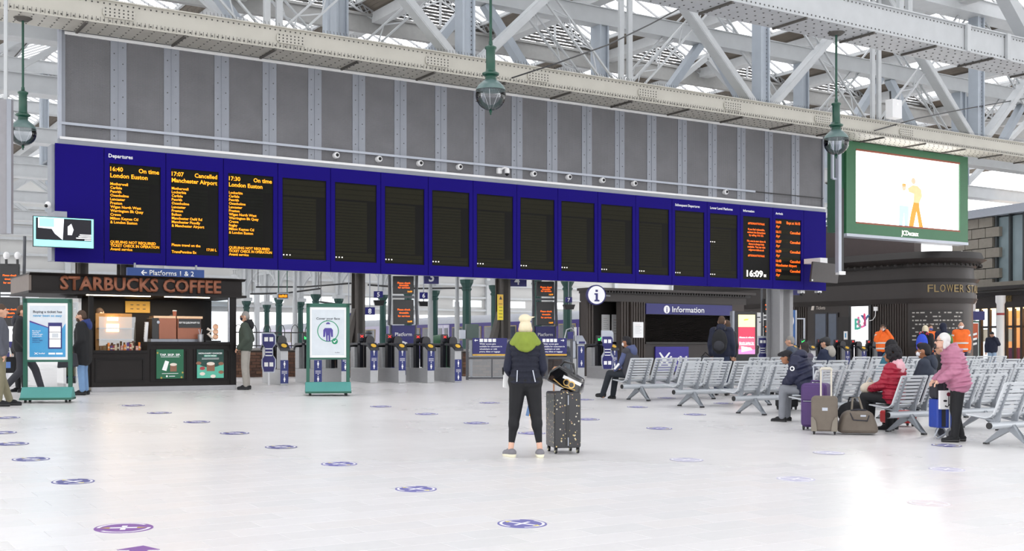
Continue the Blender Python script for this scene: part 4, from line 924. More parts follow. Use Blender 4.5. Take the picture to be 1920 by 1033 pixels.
# ------------------------------------------------------------------ columns under the board
COLD = mat('dark_column', '#4a4541', .6, var=.15); COLG = mat('grey_column', '#9b9b9d', .5, var=.06)
def column(x0, x1, t, m, label, brace=False):
    s0 = PS(x0, 600, t)[0]; s1 = PS(x1, 600, t)[0]; c = ST((s0+s1)/2, t); c.z = fz(c.x, c.y); w = (s1-s0)/2*.95
    th = thing('steel_column', label, 'column', c, TH, None); h = ZB-c.z
    for y in (-w, w*.9): MB().box(-w, w, y, y+.04, 0, h).build('flange', m, th)
    MB().box(-w*.5, w*.5, -w, w, 0, h).build('web', m, th)
    MB().box(-w*1.3, w*1.3, -w*1.3, w*1.3, 0, .05).build('base_plate', m, th)
    if brace: MB().prism([(-w, 1.9), (-w, 1.5), (-w-.32, 0), (-w-.62, 0)], -.1, .1).build('brace', m, th)
    return th
column(663, 681, -1.1, COLD, 'dark steel column standing beside the first red cross gate', True)
column(934, 952, -1.1, COLD, 'dark steel column with a yellow notice on it behind the glass fence', True)
column(143, 164, -1.1, COLD, 'dark steel column behind the kiosk at the drinks fridge end')
column(222, 252, -1.1, COLD, 'dark steel column behind the middle of the kiosk')
cg = column(1449, 1475, -.95, COLG, 'pale grey steel column with a round purple sticker')
MB().box(-.24, .24, -.27, -.25, 0, 3.0).build('cladding', COLG, cg)
pic(cg, LTALU, 0, 0, 0, 0, -.275, 'sticker_rim', circ(.05, 1.72, .14, 28, rz=.19)); pic(cg, SIGNB, 0, 0, 0, 0, -.277, 'sticker', circ(.05, 1.72, .125, 28, rz=.17))
for dz in (-.11, -.06, .06, .11): pic(cg, YEL, .025, .075, 1.70+dz, 1.73+dz, -.279, 'sticker_mark')
pic(cg, PRINTW, -.03, .13, 1.713, 1.727, -.279, 'sticker_mark')
s, z = PS(934, 577, -.75); t = thing('warning_notice', 'tall yellow warning notice strapped to the dark column', 'notice', ST(s, -.68, PS(934, 600, -.68)[1]), TH); h = PS(934, 552, -.68)[1]-PS(934, 600, -.68)[1]
MB().box(-.06, .12, -.02, .02, 0, h).build('panel', mat('notice_yellow', '#e8d22e', .5), t); pic(t, YEL, -.06, .12, h*.55, h, -.022); pic(t, BLACK, 0, 0, 0, 0, -.024, 'triangle', [(-.02, h*.8), (.08, h*.8), (.03, h*.95)])
for k in range(5): pic(t, BLACK, -.03, .09, h*(.1+.13*k), h*(.12+.13*k), -.024)
# ------------------------------------------------------------------ platform totems with departure screens
POST = mat('totem_post_grey', '#5a5c61', .45)
def totem(px0, px1, Y, num, ys, label):
    c = GX((px0+px1)/2, Y); t = thing('platform_totem', label, 'sign', c, TH*.35); k = Y/FPX; w = (px1-px0)*k/2
    zz = lambda y: HC+(HYP-y)*k-c.z
    MB().box(-w*1.05, w*1.05, 0, .12, .05, zz(ys[4])).build('blue_panel', SIGNB, t)
    text('Platform', .1, BOLDW, t, -w*.0, zz(ys[4])-.3, y=-.006, align='c', bold=.01); text(num, .55, BOLDW, t, 0, zz(ys[4])-1.0, y=-.006, align='c', bold=.02)
    pic(t, PRINTW, -w*.1, w*.5, .2, .6, -.004, 'notice')
    for sx in (-1, 1): MB().tube([(sx*w*1.15, .1, 0), (sx*w*1.12, .1, zz(ys[4])), (sx*w*1.3, .08, zz(ys[3])), (sx*w*1.22, .1, zz(ys[2])), (sx*w*1.3, .1, zz(ys[0])+.8)], .045, 8).build('post', POST, t, True)
    for a, b in ((ys[1], ys[0]), (ys[3], ys[2])):
        s = MB(); s.box(-w*.98, w*.9, -.12, .05, zz(a), zz(b)); o = s.build('screen_box', BLACK, t, bevel=.01)
        H_ = zz(b)-zz(a)
        for j, ln in enumerate(('Please check', 'timetable', 'for services')): text(ln, .05, ORANGE, o, 0, zz(a)+H_*(.56-.13*j), y=-.125, align='c', ext=0, bold=.02, name='led_text')
        text('16:09', .045, AMBER, o, w*.75, zz(a)+H_*.08, y=-.125, align='r', ext=0, bold=.02, name='led_text')
    MB().box(-w, w, .0, .05, zz(ys[2])+.05, zz(ys[1])-.05).build('cross_plate', POST, t)
    return t
totem(736, 777, 33.2, '3', (518, 551, 562, 608, 610), 'blue Platform 3 totem with two departure screens behind the gates')
totem(1005, 1040, 36.6, '4', (528, 556, 566, 610, 612), 'blue Platform 4 totem with two departure screens behind the woman')
totem(2, 38, 33, '1', (495, 548, 558, 612, 640), 'dark departure screens at the end of the kiosk, behind the passengers')
t = totem(1432, 1449, 45, '9', (560, 590, 600, 632, 634), 'blue platform totem half hidden by the pale grey column')
# ------------------------------------------------------------------ small hanging platform numbers
def hang_sign(x0, x1, y0, y1, Y, num, label, mon=None, ztop=None):
    k = Y/FPX; c = P((x0+x1)/2, y1, Y); t = thing('platform_number', label, 'sign', c, TH*.4); w, h = (x1-x0)*k/2, (y1-y0)*k
    MB().box(-w, w, 0, .08, 0, h).build('sign_box', SIGNB, t)
    if num: text(num, h*.66, BOLDW, t, 0, h*.16, y=-.006, align='c', bold=.02)
    MB().tube([(0, .04, h), (0, .04, ZB+.05-c.z)], .025).build('hanger', GREYA, t)
    if mon:
        a, b, q, r = mon; MB().prism([((a-(x0+x1)/2)*k, (y1-q)*k), ((b-(x0+x1)/2)*k, (y1-q)*k), ((b-3-(x0+x1)/2)*k, (y1-r)*k), ((a+3-(x0+x1)/2)*k, (y1-r)*k)], -.1, .2).build('monitor', BLACK, t)
        MB().tube([(0, .05, 0), (0, .05, (y1-q)*k)], .02).build('monitor_hanger', GREYA, t)
# sign numbers: distance follows the truss each hangs from
def YT(x, t):
    s, z = PS(x, 500, t); return (B0+E1*s+E2*t).y
hang_sign(795, 823, 505, 532, YT(809, -1.3), '3', 'blue hanging sign showing three tucked under the blue board')
hang_sign(951, 988, 515, 537, YT(970, -1.3), '4', 'blue hanging sign showing four tucked under the blue board')
hang_sign(1477, 1500, 530, 553, YT(1490, -1.3), '', 'blue hanging sign tucked under the arrivals panel')
hang_sign(701, 718, 546, 558, YT(710, -16), '5', 'small blue platform five sign with monitor below', (700, 721, 563, 573))
hang_sign(787, 802, 548, 560, YT(795, -16), '6', 'small blue platform six sign with monitor below', (784, 806, 565, 574))
hang_sign(1060, 1073, 557, 567, YT(1067, -16), '7', 'small blue platform seven sign with monitor below, past Platform 4', (1056, 1078, 571, 580))
hang_sign(649, 659, 587, 595, YT(654, -25), '7', 'tiny blue platform sign between the face notice stand and the dark column')
hang_sign(684, 703, 576, 590, YT(693, -16), '8', 'small blue sign at the foot of the number 5 sign')
t = thing('clock_display', 'small hanging amber clock display over the platforms', 'clock', P(530.5, 561, YT(530, -16)), TH*.4); k = YT(530, -16)/FPX
MB().box(-11*k, 11*k, 0, .15, 0, 12*k).build('case', LTALU, t); MB().box(-9*k, 9*k, -.01, 0, 2*k, 10*k).build('display', BLACK, t); text('16:09:01', 5*k, AMBER, t, 0, 3.5*k, y=-.014, align='c', ext=0, bold=.03, width=15*k, name='led_text')
for a in (-8, 8): MB().tube([(a*k, .07, 12*k), (a*k, .07, ZB+.05-t.location.z)], .02).build('hanger', LGREEN, t)
# pale poles
for x, Y, w in ((553, 38, 'beside the clock display'), (807, 35.2, 'below the number 3 sign'), (857, 37, 'beside the glass fence'), (733, 46, 'behind the Platform 3 totem')):
    c = GX(x, Y); t = thing('lamp_pole', 'slim pale steel pole '+w, 'pole', c, 0, 'slim poles on the platforms'); MB().tube([(0, 0, 0), (0, 0, 2.2), (0, 0, 2.2), (0, 0, ZB-c.z)], [.09, .08, .06, .06], 10).build('shaft', STEEL, t, True); MB().lathe([(.16, 0), (.12, .12)], n=12).build('foot', STEEL, t)
# green bin, equipment boxes
c = GX(823, 37.5); t = thing('green_bin', 'dark green dome topped bin behind the gates', 'bin', c, TH); MB().lathe([(.55, 0), (.55, .75), (.5, .95), (.3, 1.1), (.02, 1.15)], n=20).build('drum', mat('bin_green', '#174f2e', .5), t, True); MB().box(-.3, .3, -.58, -.5, .5, .7).build('flap', LGREEN, t)
c = GX(885, 33.4); t = thing('equipment_cabinet', 'grey green equipment cabinet on a post behind the glass fence', 'cabinet', c, TH*.4); MB().box(-.16, .2, 0, .25, 1.1, 1.52).build('cabinet_box', mat('cabinet_green', '#4a5a55', .5), t, bevel=.01); MB().box(-.03, .03, .08, .14, 0, 1.1).build('post', GREYA, t); MB().box(-.34, -.18, .02, .2, 1.1, 1.35).build('side_box', LTALU, t)
# ------------------------------------------------------------------ arcade of green columns over the platforms
GCOL = mat('column_green', '#17403a', .5, var=.1); AWAY = -E2
def arcade(x, Y, k0, k1, sp, w):
    o = GX(x, Y); o.z = fz(o.x, FY); prev = None
    for k in range(k0, k1):
        c = o+AWAY*(sp*k); c.z = .75
        t = thing('arcade_column', w, 'column', c, TH, 'green columns over the platforms')
        MB().lathe([(.3, 0), (.3, .4), (.22, .5), (.2, 3.6), (.26, 3.7), (.2, 3.78), (.32, 4.0), (.34, 4.15)], n=8).build('shaft', GCOL, t); MB().box(-.32, .32, -.32, .32, 4.15, 4.4).build('capital', STEEL, t)
        MB().box(-.16, .16, -.2, .2, 4.4, ZB-.75).build('upper_post', STEEL, t)
        a = MB(); n = 12
        for sd in (-1, 1):
            pts = [(0, sd*(.2+(sp/2-.2)*(1-math.cos(q))), 4.4+1.7*math.sin(q)) for q in [i*math.pi/2/n for i in range(n+1)]]
            for i in range(n):
                a.bar(pts[i], pts[i+1], .12, .12); 
                a.bar((0, pts[i][1], pts[i][2]), (0, pts[i][1]+sd*.0, 6.5), .05, .05, (1, 0, 0))
        a.build('arch_bracket', STEEL, t)
        MB().bar((0, -sp/2, 6.55), (0, sp/2, 6.55), .25, .22).build('arch_beam', STEEL, t)
arcade(875, 56, -1, 6, 6, 'green iron column with white arched brackets on the nearer platform')
arcade(928, 61, -1, 6, 6.5, 'green iron column with white arched brackets on the farther platform')
# ------------------------------------------------------------------ train
TRW = mat('train_pale', '#b9b3c9', .35, var=.08); TRP = mat('train_purple', '#3d2f7d', .35, var=.08); TRR = mat('train_roof', '#a9acb4', .5); WIN = mat('train_window', '#3a3f4c', .1, var=.3); DOORM = mat('train_door', '#c7c3d6', .35); WFR = mat('train_window_frame', '#9a8a66', .4)
o0 = Vector((-2.8, 69, .1))
def carriage(d0, L, side, label, dm):
    c = o0+AWAY*d0; t = thing('train_carriage', label, 'train', c, TH, 'carriages at the platform')
    prof = [(0, .55), (-.03, 1.6), (0, 3.0), (.15, 3.25), (.5, 3.42), (1.35, 3.5), (2.2, 3.42), (2.55, 3.25), (2.7, 3.0), (2.7, .55)]
    b = MB(); b.prism(prof[:3]+[(2.7, 3.0), (2.7, .55)], 0, L); b.build('body', side, t); r = MB(); r.prism(prof[2:9], 0, L); r.build('roof', TRR, t, True)
    MB().box(-.035, 0, 0, L, 1.3, 1.75).build('lower_band', TRP, t)
    MB().box(.2, 2.5, .3, L-.3, .1, .55).build('underframe', BLACK, t)
    y = .8; i = 0
    while y < L-2:
        if i % 5 == 2:
            for q in (0, .72):
                dd = MB().box(-.05, 0, y+q, y+q+.68, .62, 2.95).build('door', DOORM, t); MB().box(-.06, -.045, y+q+.12, y+q+.56, 1.95, 2.75).build('pane', WIN, dd)
        else:
            wn_ = MB().box(-.04, 0, y, y+1.5, 2.0, 2.8).build('window', WFR, t); MB().box(-.05, -.035, y+.06, y+1.44, 2.06, 2.74).build('pane', WIN, wn_)
        y += 1.85; i += 1
    return t
t = carriage(-12, 22.5, TRP, 'purple train carriage with grey roof behind the glass fence', None)
MB().prism([(-.02, .55), (-.02, 2.7), (.5, 3.3), (2.2, 3.3), (2.7, 2.7), (2.7, .55)], -.4, 0).build('cab_end', WHITE, t); 
for k in range(4): MB().box(-.06, .0, .3+.4*k, .5+.4*k, .7, 2.6).build('white_stripe', WHITE, t)
carriage(11, 22.5, TRW, 'pale lilac train carriage seen beyond the Cover your face stand', None)
# overhead cables
for i, (x0, y0, x1, y1, Y) in enumerate(((470, 551, 600, 541, 60), (600, 566, 680, 569, 58), (690, 534, 870, 540, 56), (480, 538, 660, 531, 62))):
    a, b = P(x0, y0, Y), P(x1, y1, Y+3); t = thing('overhead_cable', ['black overhead cable crossing near the clock display', 'black overhead cable above the face notice stand', 'black overhead bar between the number 5 and 6 signs', 'black overhead cable just under the blue board'][i], 'cable', a)
    MB().tube([(0, 0, 0), tuple((b-a)*.5-Vector((0, 0, .1))), tuple(b-a)], .05, 6).build('cable', BLACK, t)
    for q in (.02, .98): 
        p = (b-a)*q; MB().tube([tuple(p), (p.x, p.y, ZB-a.z)], .02, 5).build('hanger', BLACK, t)
def PL(o, d, x, y):
    """pixel on the vertical plane through o along d -> (distance along d, z)"""
    u, v = uv(x, y); a = (u*o.y-o.x)/(d.x-u*d.y); Y = o.y+d.y*a; return a, HC+v*Y
# ------------------------------------------------------------------ information office
RIB = mat('ribbed_brown', '#3a322e', .55, var=.1); SHUT = mat('shutter_dark', '#24201f', .45)
io = GX(1140, 35.6)
off = thing('information_office', 'dark brown information office with closed shutter and blue sign', 'office', io, TH)
def I(x, y):
    a, z = PL(io, E1, x, y); return a, z-io.z
def ribs(parent, x0, x1, z0, z1, y=0.0, d=.04, pitch=.09, m=RIB):
    MB().box(x0, x1, y+.02, y+.2, z0, z1).build('wall_panel', m, parent)
    n = max(1, int((x1-x0)/pitch))
    for i in range(n):
        a = x0+(x1-x0)*(i+.2)/n; MB().box(a, a+(x1-x0)/n*.55, y-d+.02, y+.03, z0, z1).build('rib', m, parent)
IL = I(1100, 600)[0]; IW = I(1395, 600)[0]; zt_ = I(1180, 542)[1]; zc = I(1180, 566)[1]
xa = I(1182, 600)[0]
ribs(off, xa, I(1210, 600)[0], 0, zc); 
ribs(off, I(1165, 600)[0], xa-.02, 0, zc, y=.05)
MB().box(I(1372, 600)[0], IW, 0, .2, 0, zc).build('wall_panel', RIB, off)
x0, x1 = I(1210, 600)[0], I(1372, 600)[0]; zs1 = I(1250, 590)[1]; zs0 = I(1250, 643)[1]
MB().box(x0, x1, 0.02, .2, 0, zs0).build('counter_wall', DKBROWN, off); MB().box(x0-.02, x1+.02, -.06, .2, zs0-.03, zs0+.03).build('counter_ledge', DKBROWN2, off)
n = 26
for i in range(n): MB().prism([(.1, zs0+(zs1-zs0)*i/n), (.06, zs0+(zs1-zs0)*(i+.5)/n), (.1, zs0+(zs1-zs0)*(i+1)/n)], x0, x1, 'yz').build('shutter_slat', SHUT, off)
MB().box(x0, x1, .1, .2, zs0, zs1).build('shutter_back', SHUT, off)
MB().box(IL, IW+.1, -.0, .35, zc, zc+(zt_-zc)*.6).build('frieze', DKBROWN, off); MB().box(IL, IW+.2, -.12, .4, zc+(zt_-zc)*.6, zc+(zt_-zc)*.8).build('cornice', DKBROWN2, off); MB().box(IL, IW+.3, -.25, .5, zt_-(zt_-zc)*.2, zt_).build('cornice', DKBROWN, off)
d = MB()
for i in range(int((IW-IL)/.11)): d.box(IL+.05+i*.11, IL+.1+i*.11, -.16, -.1, zc+(zt_-zc)*.66, zc+(zt_-zc)*.8)
tag(d.build('dentils', DKBROWN2, off), kind='stuff')
MB().box(IL, IL+.1, .0, .3, 0, zc).build('end_pier', RIB, off); MB().box(xa, IW, 1.4, 1.5, 0, zt_).build('rear_wall', DKBROWN2, off); MB().box(IW-.15, IW, .2, 1.4, 0, zt_).build('side_wall', DKBROWN2, off)
MB().box(xa, IW, .3, 1.5, zt_-.1, zt_-.02).build('roof', DKBROWN2, off)
ribs(off, IL+.05, I(1113, 600)[0], 0, zc, y=.0); MB().box(IL+.45, xa, .9, 1.0, 0, zc).build('recess_wall', DKBROWN2, off)
t = thing('information_sign', 'blue fascia sign reading Information with a white i badge', 'sign', io+E1*x0+Vector((0, 0, zs1)), TH); sw = x1-x0; sh = zc-zs1-.03
MB().box(x0, x1, .012, .2, zs1, zc).build('sign_backing', DKBROWN2, off); MB().box(.01, sw-.01, -.03, .008, .01, sh).build('sign_panel', SIGNB, t); text('Information', sh*.52, BOLDW, t, I(1259, 580)[0]-x0, sh*.25, y=-.035, width=I(1319, 580)[0]-I(1259, 580)[0], bold=.015)
pic(t, BOLDW, 0, 0, 0, 0, -.034, 'badge', circ(I(1249, 580)[0]-x0, sh*.48, sh*.37)); text('i', sh*.5, SIGNB, t, I(1249, 580)[0]-x0, sh*.22, y=-.038, align='c', ext=0, bold=.03)
c = P(1118, 553, 34.8); t = thing('information_disc', 'round white sign with a navy letter i projecting over the gates', 'sign', c, TH*.5)
MB().lathe([(.3, .1), (.3, -.02)], n=40, axis='y').build('rim', SIGNB, t, True); pic(t, BOLDW, 0, 0, 0, 0, -.025, 'face', circ(0, 0, .265, 40)); 
pic(t, SIGNB, 0, 0, 0, 0, -.03, 'letter_i_dot', [(-.035, .09), (.04, .09), (.04, .155), (-.035, .155)]); pic(t, SIGNB, 0, 0, 0, 0, -.03, 'letter_i', [(-.07, -.19), (.09, -.19), (.09, -.15), (.04, -.14), (.04, .05), (-.07, .05), (-.07, .01), (-.03, 0), (-.03, -.14), (-.07, -.15)])
MB().bar((.1, .04, 0), (.62, .5, 0), .05, .05).build('bracket', POST, t)
for x0p, x1p, y0, y1, lab, ds in ((1128, 1143, 590, 627, 'white timetable sheet in the office doorway, nearer the round i sign', .85), (1147, 1163, 590, 641, 'tall white timetable sheet in the office doorway beside the ribbed wall', .85), (1187, 1206, 604, 633, 'white paper notice on the ribbed wall beside the shutter', -.03)):
    oo = io-E2*ds if ds > 0 else io+E2*.03; a0, z0 = PL(oo, E1, x0p, y1); a1, z1 = PL(oo, E1, x1p, y0)
    t = thing('paper_notice', lab, 'notice', oo+E1*a0+Vector((0, 0, z0-oo.z)), TH); w, h = a1-a0, z1-z0
    MB().box(0, w, -.01, .005, 0, h).build('sheet', PRINTW, t)
    for k in range(6): pic(t, GRYT if k else RSP, w*.2, w*(.8 if k % 2 else .65), h*(.8-.1*k), h*(.81-.1*k), -.012)
a0, z0 = I(1228, 697); a1, z1 = I(1290, 650)
t = thing('rail_poster', 'blue poster with white cross and ScotRail lettering under the shutter', 'poster', io+E1*a0+E2*.02+Vector((0, 0, z0)), TH); w, h = a1-a0, z1-z0
MB().box(0, w, -.01, .03, 0, h).build('sheet', mat('poster_blue', '#2a1d86', .45, var=.08), t); text('ScotRail', h*.2, PRINTW, t, w*.42, h*.42, y=-.014, ext=0, bold=.03, width=w*.53)
pic(t, PRINTW, 0, 0, 0, 0, -.013, 'cross', [(w*.1, h*.75), (w*.14, h*.78), (w*.26, h*.56), (w*.4, h*.78), (w*.44, h*.75), (w*.31, h*.5), (w*.44, h*.25), (w*.4, h*.22), (w*.26, h*.44), (w*.14, h*.22), (w*.1, h*.25), (w*.21, h*.5)])
text('we are on it', h*.1, PRINTW, t, w*.42, h*.22, y=-.014, ext=0, width=w*.4)
# lit advertising totem
c = GX(1399, 31.5); t = thing('advert_totem', 'black digital totem with a yellow and pink lit screen', 'screen', c, TH*.3); k = 31.5/FPX; zz = lambda y: HC+(HYP-y)*k-c.z
w = 22*k; MB().box(-w, w, 0, .25, 0, zz(584)).build('case', BLACK, t, bevel=.01); MB().box(-w-.06, -w, .02, .22, 0, zz(583)).build('side_trim', GREYA, t)
s0, s1 = -15.5*k, 17.5*k
pic(t, adm('totem_pink', '#d05a72', 1.0), s0, s1, zz(664), zz(613), -.004, 'lower_picture'); pic(t, adm('totem_lilac', '#c77fb4', .9), s0, s1, zz(664), zz(655), -.006, 'lower_picture'); pic(t, adm('totem_yellow', '#f4e3a0', 1.1), s0, s1, zz(613), zz(590), -.004, 'upper_picture')
pic(t, adm('totem_amber', '#e0b93a', 1), 0, 0, 0, 0, -.006, 'pictured_bird', [(-.06, zz(601)), (.05, zz(600)), (.07, zz(598)), (-.01, zz(598)), (-.07, zz(599))])
pic(t, adm('totem_red', '#c03a50', 1.0), s0, s1, zz(632), zz(613), -.005, 'lower_picture')
for y, ln in ((633, 'Home is where'), (643, 'Purple Lights for'), (646, 'Domestic Events')): text(ln, 3.2*k, adm('totem_text', '#fff0ee', 1.2), t, 1*k, zz(y+1), y=-.01, align='c', ext=0, bold=.02, maxw=29*k)
pic(t, adm('totem_text', '#fff0ee', 1.2), 0, 0, 0, 0, -.008, 'pictured_tickets', [(-9*k, zz(660)), (12*k, zz(656)), (9*k, zz(652)), (-10*k, zz(649))])
# ------------------------------------------------------------------ ticket hall with the curved flower stall corner
D2 = Vector((.637, -.770, 0)).normalized(); N2 = Vector((-.770, -.637, 0)).normalized()
PB = GX(1700, 45.0); PB.z = 0
RC = 1.6; CC = PB-N2*RC; A0 = math.atan2(N2.y, N2.x)
LW = 12.0
def hall_path(off, a_end=2.6, n=22):
    pts = [PB-D2*LW+N2*off, PB+N2*off]
    for i in range(1, n+1):
        q = A0+a_end*i/n; pts.append(CC+Vector((math.cos(q), math.sin(q), 0))*(RC+off))
    return pts
HZ = fz(PB.x, PB.y)
hall = thing('ticket_hall', 'dark brown ticket hall building with rounded flower stall corner', 'building', Vector((PB.x, PB.y, HZ)), 0)
HB = DKBROWN
def hz(y): return HC+(HYP-y)/FPX*45.0-HZ
def band(nm, o0, o1, z0, z1, m, a_end=2.6, close=True):
    inner = [p-Vector((PB.x, PB.y, 0)) for p in hall_path(o0-.3, a_end)]; A = [p-Vector((PB.x, PB.y, 0)) for p in hall_path(o0, a_end)]; B = [p-Vector((PB.x, PB.y, 0)) for p in hall_path(o1, a_end)]
    n = len(A); vs = [(p.x, p.y, z0) for p in inner]+[(p.x, p.y, z0) for p in A]+[(p.x, p.y, z1) for p in B]+[(p.x, p.y, z1) for p in inner]
    fs = [(k*n+i, k*n+i+1, ((k+1) % 4)*n+i+1, ((k+1) % 4)*n+i) for k in range(4) for i in range(n-1)]+[(0, n, 2*n, 3*n), (n-1, 2*n-1, 3*n-1, 4*n-1)]
    mb = MB(); mb.add(vs, fs); return mb.build(nm, m, hall, True)
band('lower_wall', 0, 0, 0, hz(566), mat('hall_wall', '#332c29', .5))
band('architrave', .05, .18, hz(569), hz(560), HB); band('name_band', .12, .12, hz(560), hz(529), HB); band('string_course', .15, .24, hz(530), hz(524), DKBROWN2)
band('upper_band', .06, .02, hz(524), hz(502), HB); band('dentil_course', .1, .16, hz(502), hz(497), DKBROWN2); band('cornice', .16, .5, hz(497), hz(487), HB); band('cornice_top', .42, .3, hz(487), hz(474), DKBROWN2)
d = MB()
for p in hall_path(.3)[1:]+[PB-D2*(i*.3)+N2*.3 for i in range(38)]: d.ell((p.x-PB.x, p.y-PB.y, hz(498)), (.06, .06, .06), 6, 4)
tag(d.build('dentils', DKBROWN2, hall), kind='stuff')
oP = PB-D2*LW; oP = Vector((oP.x, oP.y, HZ))
for i in range(110):                                            # ribs of the straight wall
    a = i*.11; p = oP+D2*a-Vector((PB.x, PB.y, HZ))
    x = CXP+FPX*(p.x+PB.x)/(p.y+PB.y)
    if 1634 < x < 1705 or 1484 < x < 1512: MB().bar((p.x+N2.x*.02, p.y+N2.y*.02, 0), (p.x+N2.x*.02, p.y+N2.y*.02, hz(568)), .05, .05, N2).build('rib', RIB, hall)
RZ2 = math.atan2(D2.y, D2.x)
def on_hall(x0, x1, y0, y1, out=.03):
    oo = oP+N2*out; a0, z0 = PL(oo, D2, x0, y1); a1, z1 = PL(oo, D2, x1, y0); return oo+D2*a0+Vector((0, 0, z0-oo.z)), a1-a0, z1-z0
MB().box(0, 0.01, 0, .01, 0, .01)
b = MB(); L2 = LW+1; up0 = oP-Vector((PB.x, PB.y, HZ)); 
b.bar((up0.x-N2.x*.6, up0.y-N2.y*.6, hz(440)), (-N2.x*.6+D2.x*.1, -N2.y*.6+D2.y*.1, hz(440)), .5, hz(408)-hz(472), (0, 0, 1)); b.build('attic_wall', mat('attic_brown', '#3f3535', .6), hall)
goldm = mat('gold_letter', '#8f7a4e', .5)
p, w, h = on_hall(1528, 1548, 571, 582, .24); t = thing('tickets_lettering', 'pale lettering reading Tickets over the ticket windows', 'sign', p, RZ2); text('Tickets', h*.62, mat('pale_letter', '#c9bfb5', .5), t, w*.18, h*.15, y=-.05, bold=.0, width=w*.85); MB().prism([(-.16, h*.05), (-.04, h*.05), (0, h*.8), (-.12, h*.8)], -.05, -.03).build('ticket_symbol', mat('pale_letter', '#c9bfb5', .5), t)
t = thing('flower_stall_lettering', 'gold serif lettering reading FLOWER STALL on the curved brown corner', 'sign', Vector((PB.x, PB.y, HZ+hz(549))), 0)
let = 'FLOWER STALL'; RR = RC+.135
u0 = (1738-CXP)/FPX
# find the arc angle that projects to x=1738 and lay the letters from there
best = min([A0+i*.005 for i in range(500)], key=lambda q: abs((CC.x+RR*math.cos(q))/(CC.y+RR*math.sin(q))-u0))
ang = best
for ch in let:
    wd = {'W': .3, 'L': .2, 'I': .1, ' ': .14}.get(ch, .24)
    if ch != ' ':
        q = ang+wd*.5/RR; o = text(ch, hz(534)-hz(548), goldm, t, 0, 0, y=-.01, align='c', ext=.02, bold=.0, width=wd*.82, name='letter')
        o.location = (CC.x+RR*math.cos(q)-PB.x, CC.y+RR*math.sin(q)-PB.y, 0); o.rotation_euler = (0, 0, q+math.pi/2)
    ang += wd/RR
# features on the hall's straight wall
WINB = mat('blue_glass', '#26374f', .15, var=.25)
for x0, x1, y0, y1, nm in ((1528, 1552, 586, 660, 'window_1'), (1553, 1572, 586, 660, 'window_2')):
    p, w, h = on_hall(x0, x1, y0, y1, .02); o = struct(MB().box(0, w, -.05, .02, 0, h).build(nm, mat('window_frame_dark', '#27252a', .5), None, loc=p, rz=RZ2)); MB().box(.06, w-.06, -.06, -.045, .05, h-.05).build('pane', WINB, o)
    MB().lathe([(.55, -.065), (.55, -.062)], (w*.5, 0, .2), 24, 'y') if False else None
p, w, h = on_hall(1571, 1594, 594, 700, .02); o = struct(MB().box(0, w, -.04, .02, 0, h).build('door_1', DKBROWN2, None, loc=p, rz=RZ2)); MB().tube([(w*.25, -.06, h*.35), (w*.25, -.09, h*.5), (w*.33, -.06, h*.53)], .02).build('door_handle', SSTEEL, o)
t = thing('door_notice', 'white paper notice on the brown door beside the ticket windows', 'notice', p+D2*w*.55+N2*.05+Vector((0, 0, h*.6)), RZ2); MB().box(0, w*.3, -.01, .02, 0, .33).build('sheet', PRINTW, t); pic(t, CYT, w*.1, w*.2, .08, .26, -.012)
p, w, h = on_hall(1597, 1629, 571, 700, .03); t = thing('sale_poster', 'tall lit white poster with slanted BUY lettering on the ticket hall wall', 'poster', p, RZ2)
MB().box(-.12, w+.12, -.03, .02, -.1, h-.02).build('frame', BLACK, t); h -= .06; pic(t, adm('poster_lit', '#f2eef0', .95), 0, w, 0, h, -.035, 'sheet')
for i, (ch, cl) in enumerate((('B', '#3d8f7d'), ('U', '#c25a86'), ('Y', '#35506b'), ('!', '#b23a5a'))): text(ch, .42, adm('buy%d' % i, cl, .8), t, w*(.2+.17*i), h*(.66+.025*i), y=-.04, ext=0, bold=.03)
pic(t, adm('poster_pinkline', '#dba6b4', .9), 0, 0, 0, 0, -.038, 'pictured_line', [(w*.05, h*.585), (w*.95, h*.69), (w*.95, h*.7), (w*.05, h*.595)])
for k in range(3): pic(t, adm('poster_text', '#8d8f96', .8), w*.12, w*(.5+.1*k), h*(.47-.05*k), h*(.48-.05*k), -.038)
t = thing('wall_socket', 'white junction box with a looping cable on the ribbed wall', 'junction box', on_hall(1640, 1645, 575, 583, .09)[0], RZ2); MB().box(0, .14, -.08, .02, 0, .16).build('box', WHITE, t); MB().tube([(.07, -.04, 0), (.06, -.05, -.2), (-.05, -.05, -.35), (-.2, -.04, -.38)], .015).build('cable', WHITE, t)
t = thing('glazed_screen', 'white framed glass screen with a blue poster beside the grey column', 'screen', GX(1500, 46), .1); k = 46/FPX
for x in (-24, -8, 8): MB().box(x*k-.03, x*k+.03, -.03, .03, 0, (690-(575 if x < 0 else 590))*k).build('frame_post', LTALU, t)
MB().box(-8*k, 8*k, -.03, .03, 100*k-.05, 100*k).build('frame_rail', LTALU, t); MB().box(-24*k, -8*k, -.02, .02, 45*k, 115*k).build('blue_poster', mat('poster_sky', '#2c63a8', .4, var=.3, scale=1.5), t); pic(t, PRINTW, 0, 0, 0, 0, -.025, 'pictured_oval', circ(-17*k, 95*k, 5*k, rz=10*k)); MB().box(-24*k, 8*k, -.03, .03, 0, .1).build('frame_rail', LTALU, t)
t = thing('map_board', 'white framed station map board behind the lit advertising totem', 'notice', GX(1427, 46.5), .25); 
for sx in (-1, 1): MB().box(sx*.42-.03, sx*.42+.03, -.03, .03, 0, (690-578)*k).build('post', GREYA, t)
MB().box(-.4, .4, -.02, .02, 48*k, 110*k).build('board_sheet', PRINTW, t)
for i in range(4): pic(t, GRYT, -.2+.1*i, -.05+.1*i, (100-9*i)*k, (102-9*i)*k, -.024)
t = thing('chalk_board', 'black board with rows of white flower stall writing on the curved corner', 'board', Vector((PB.x, PB.y, HZ)), 0)
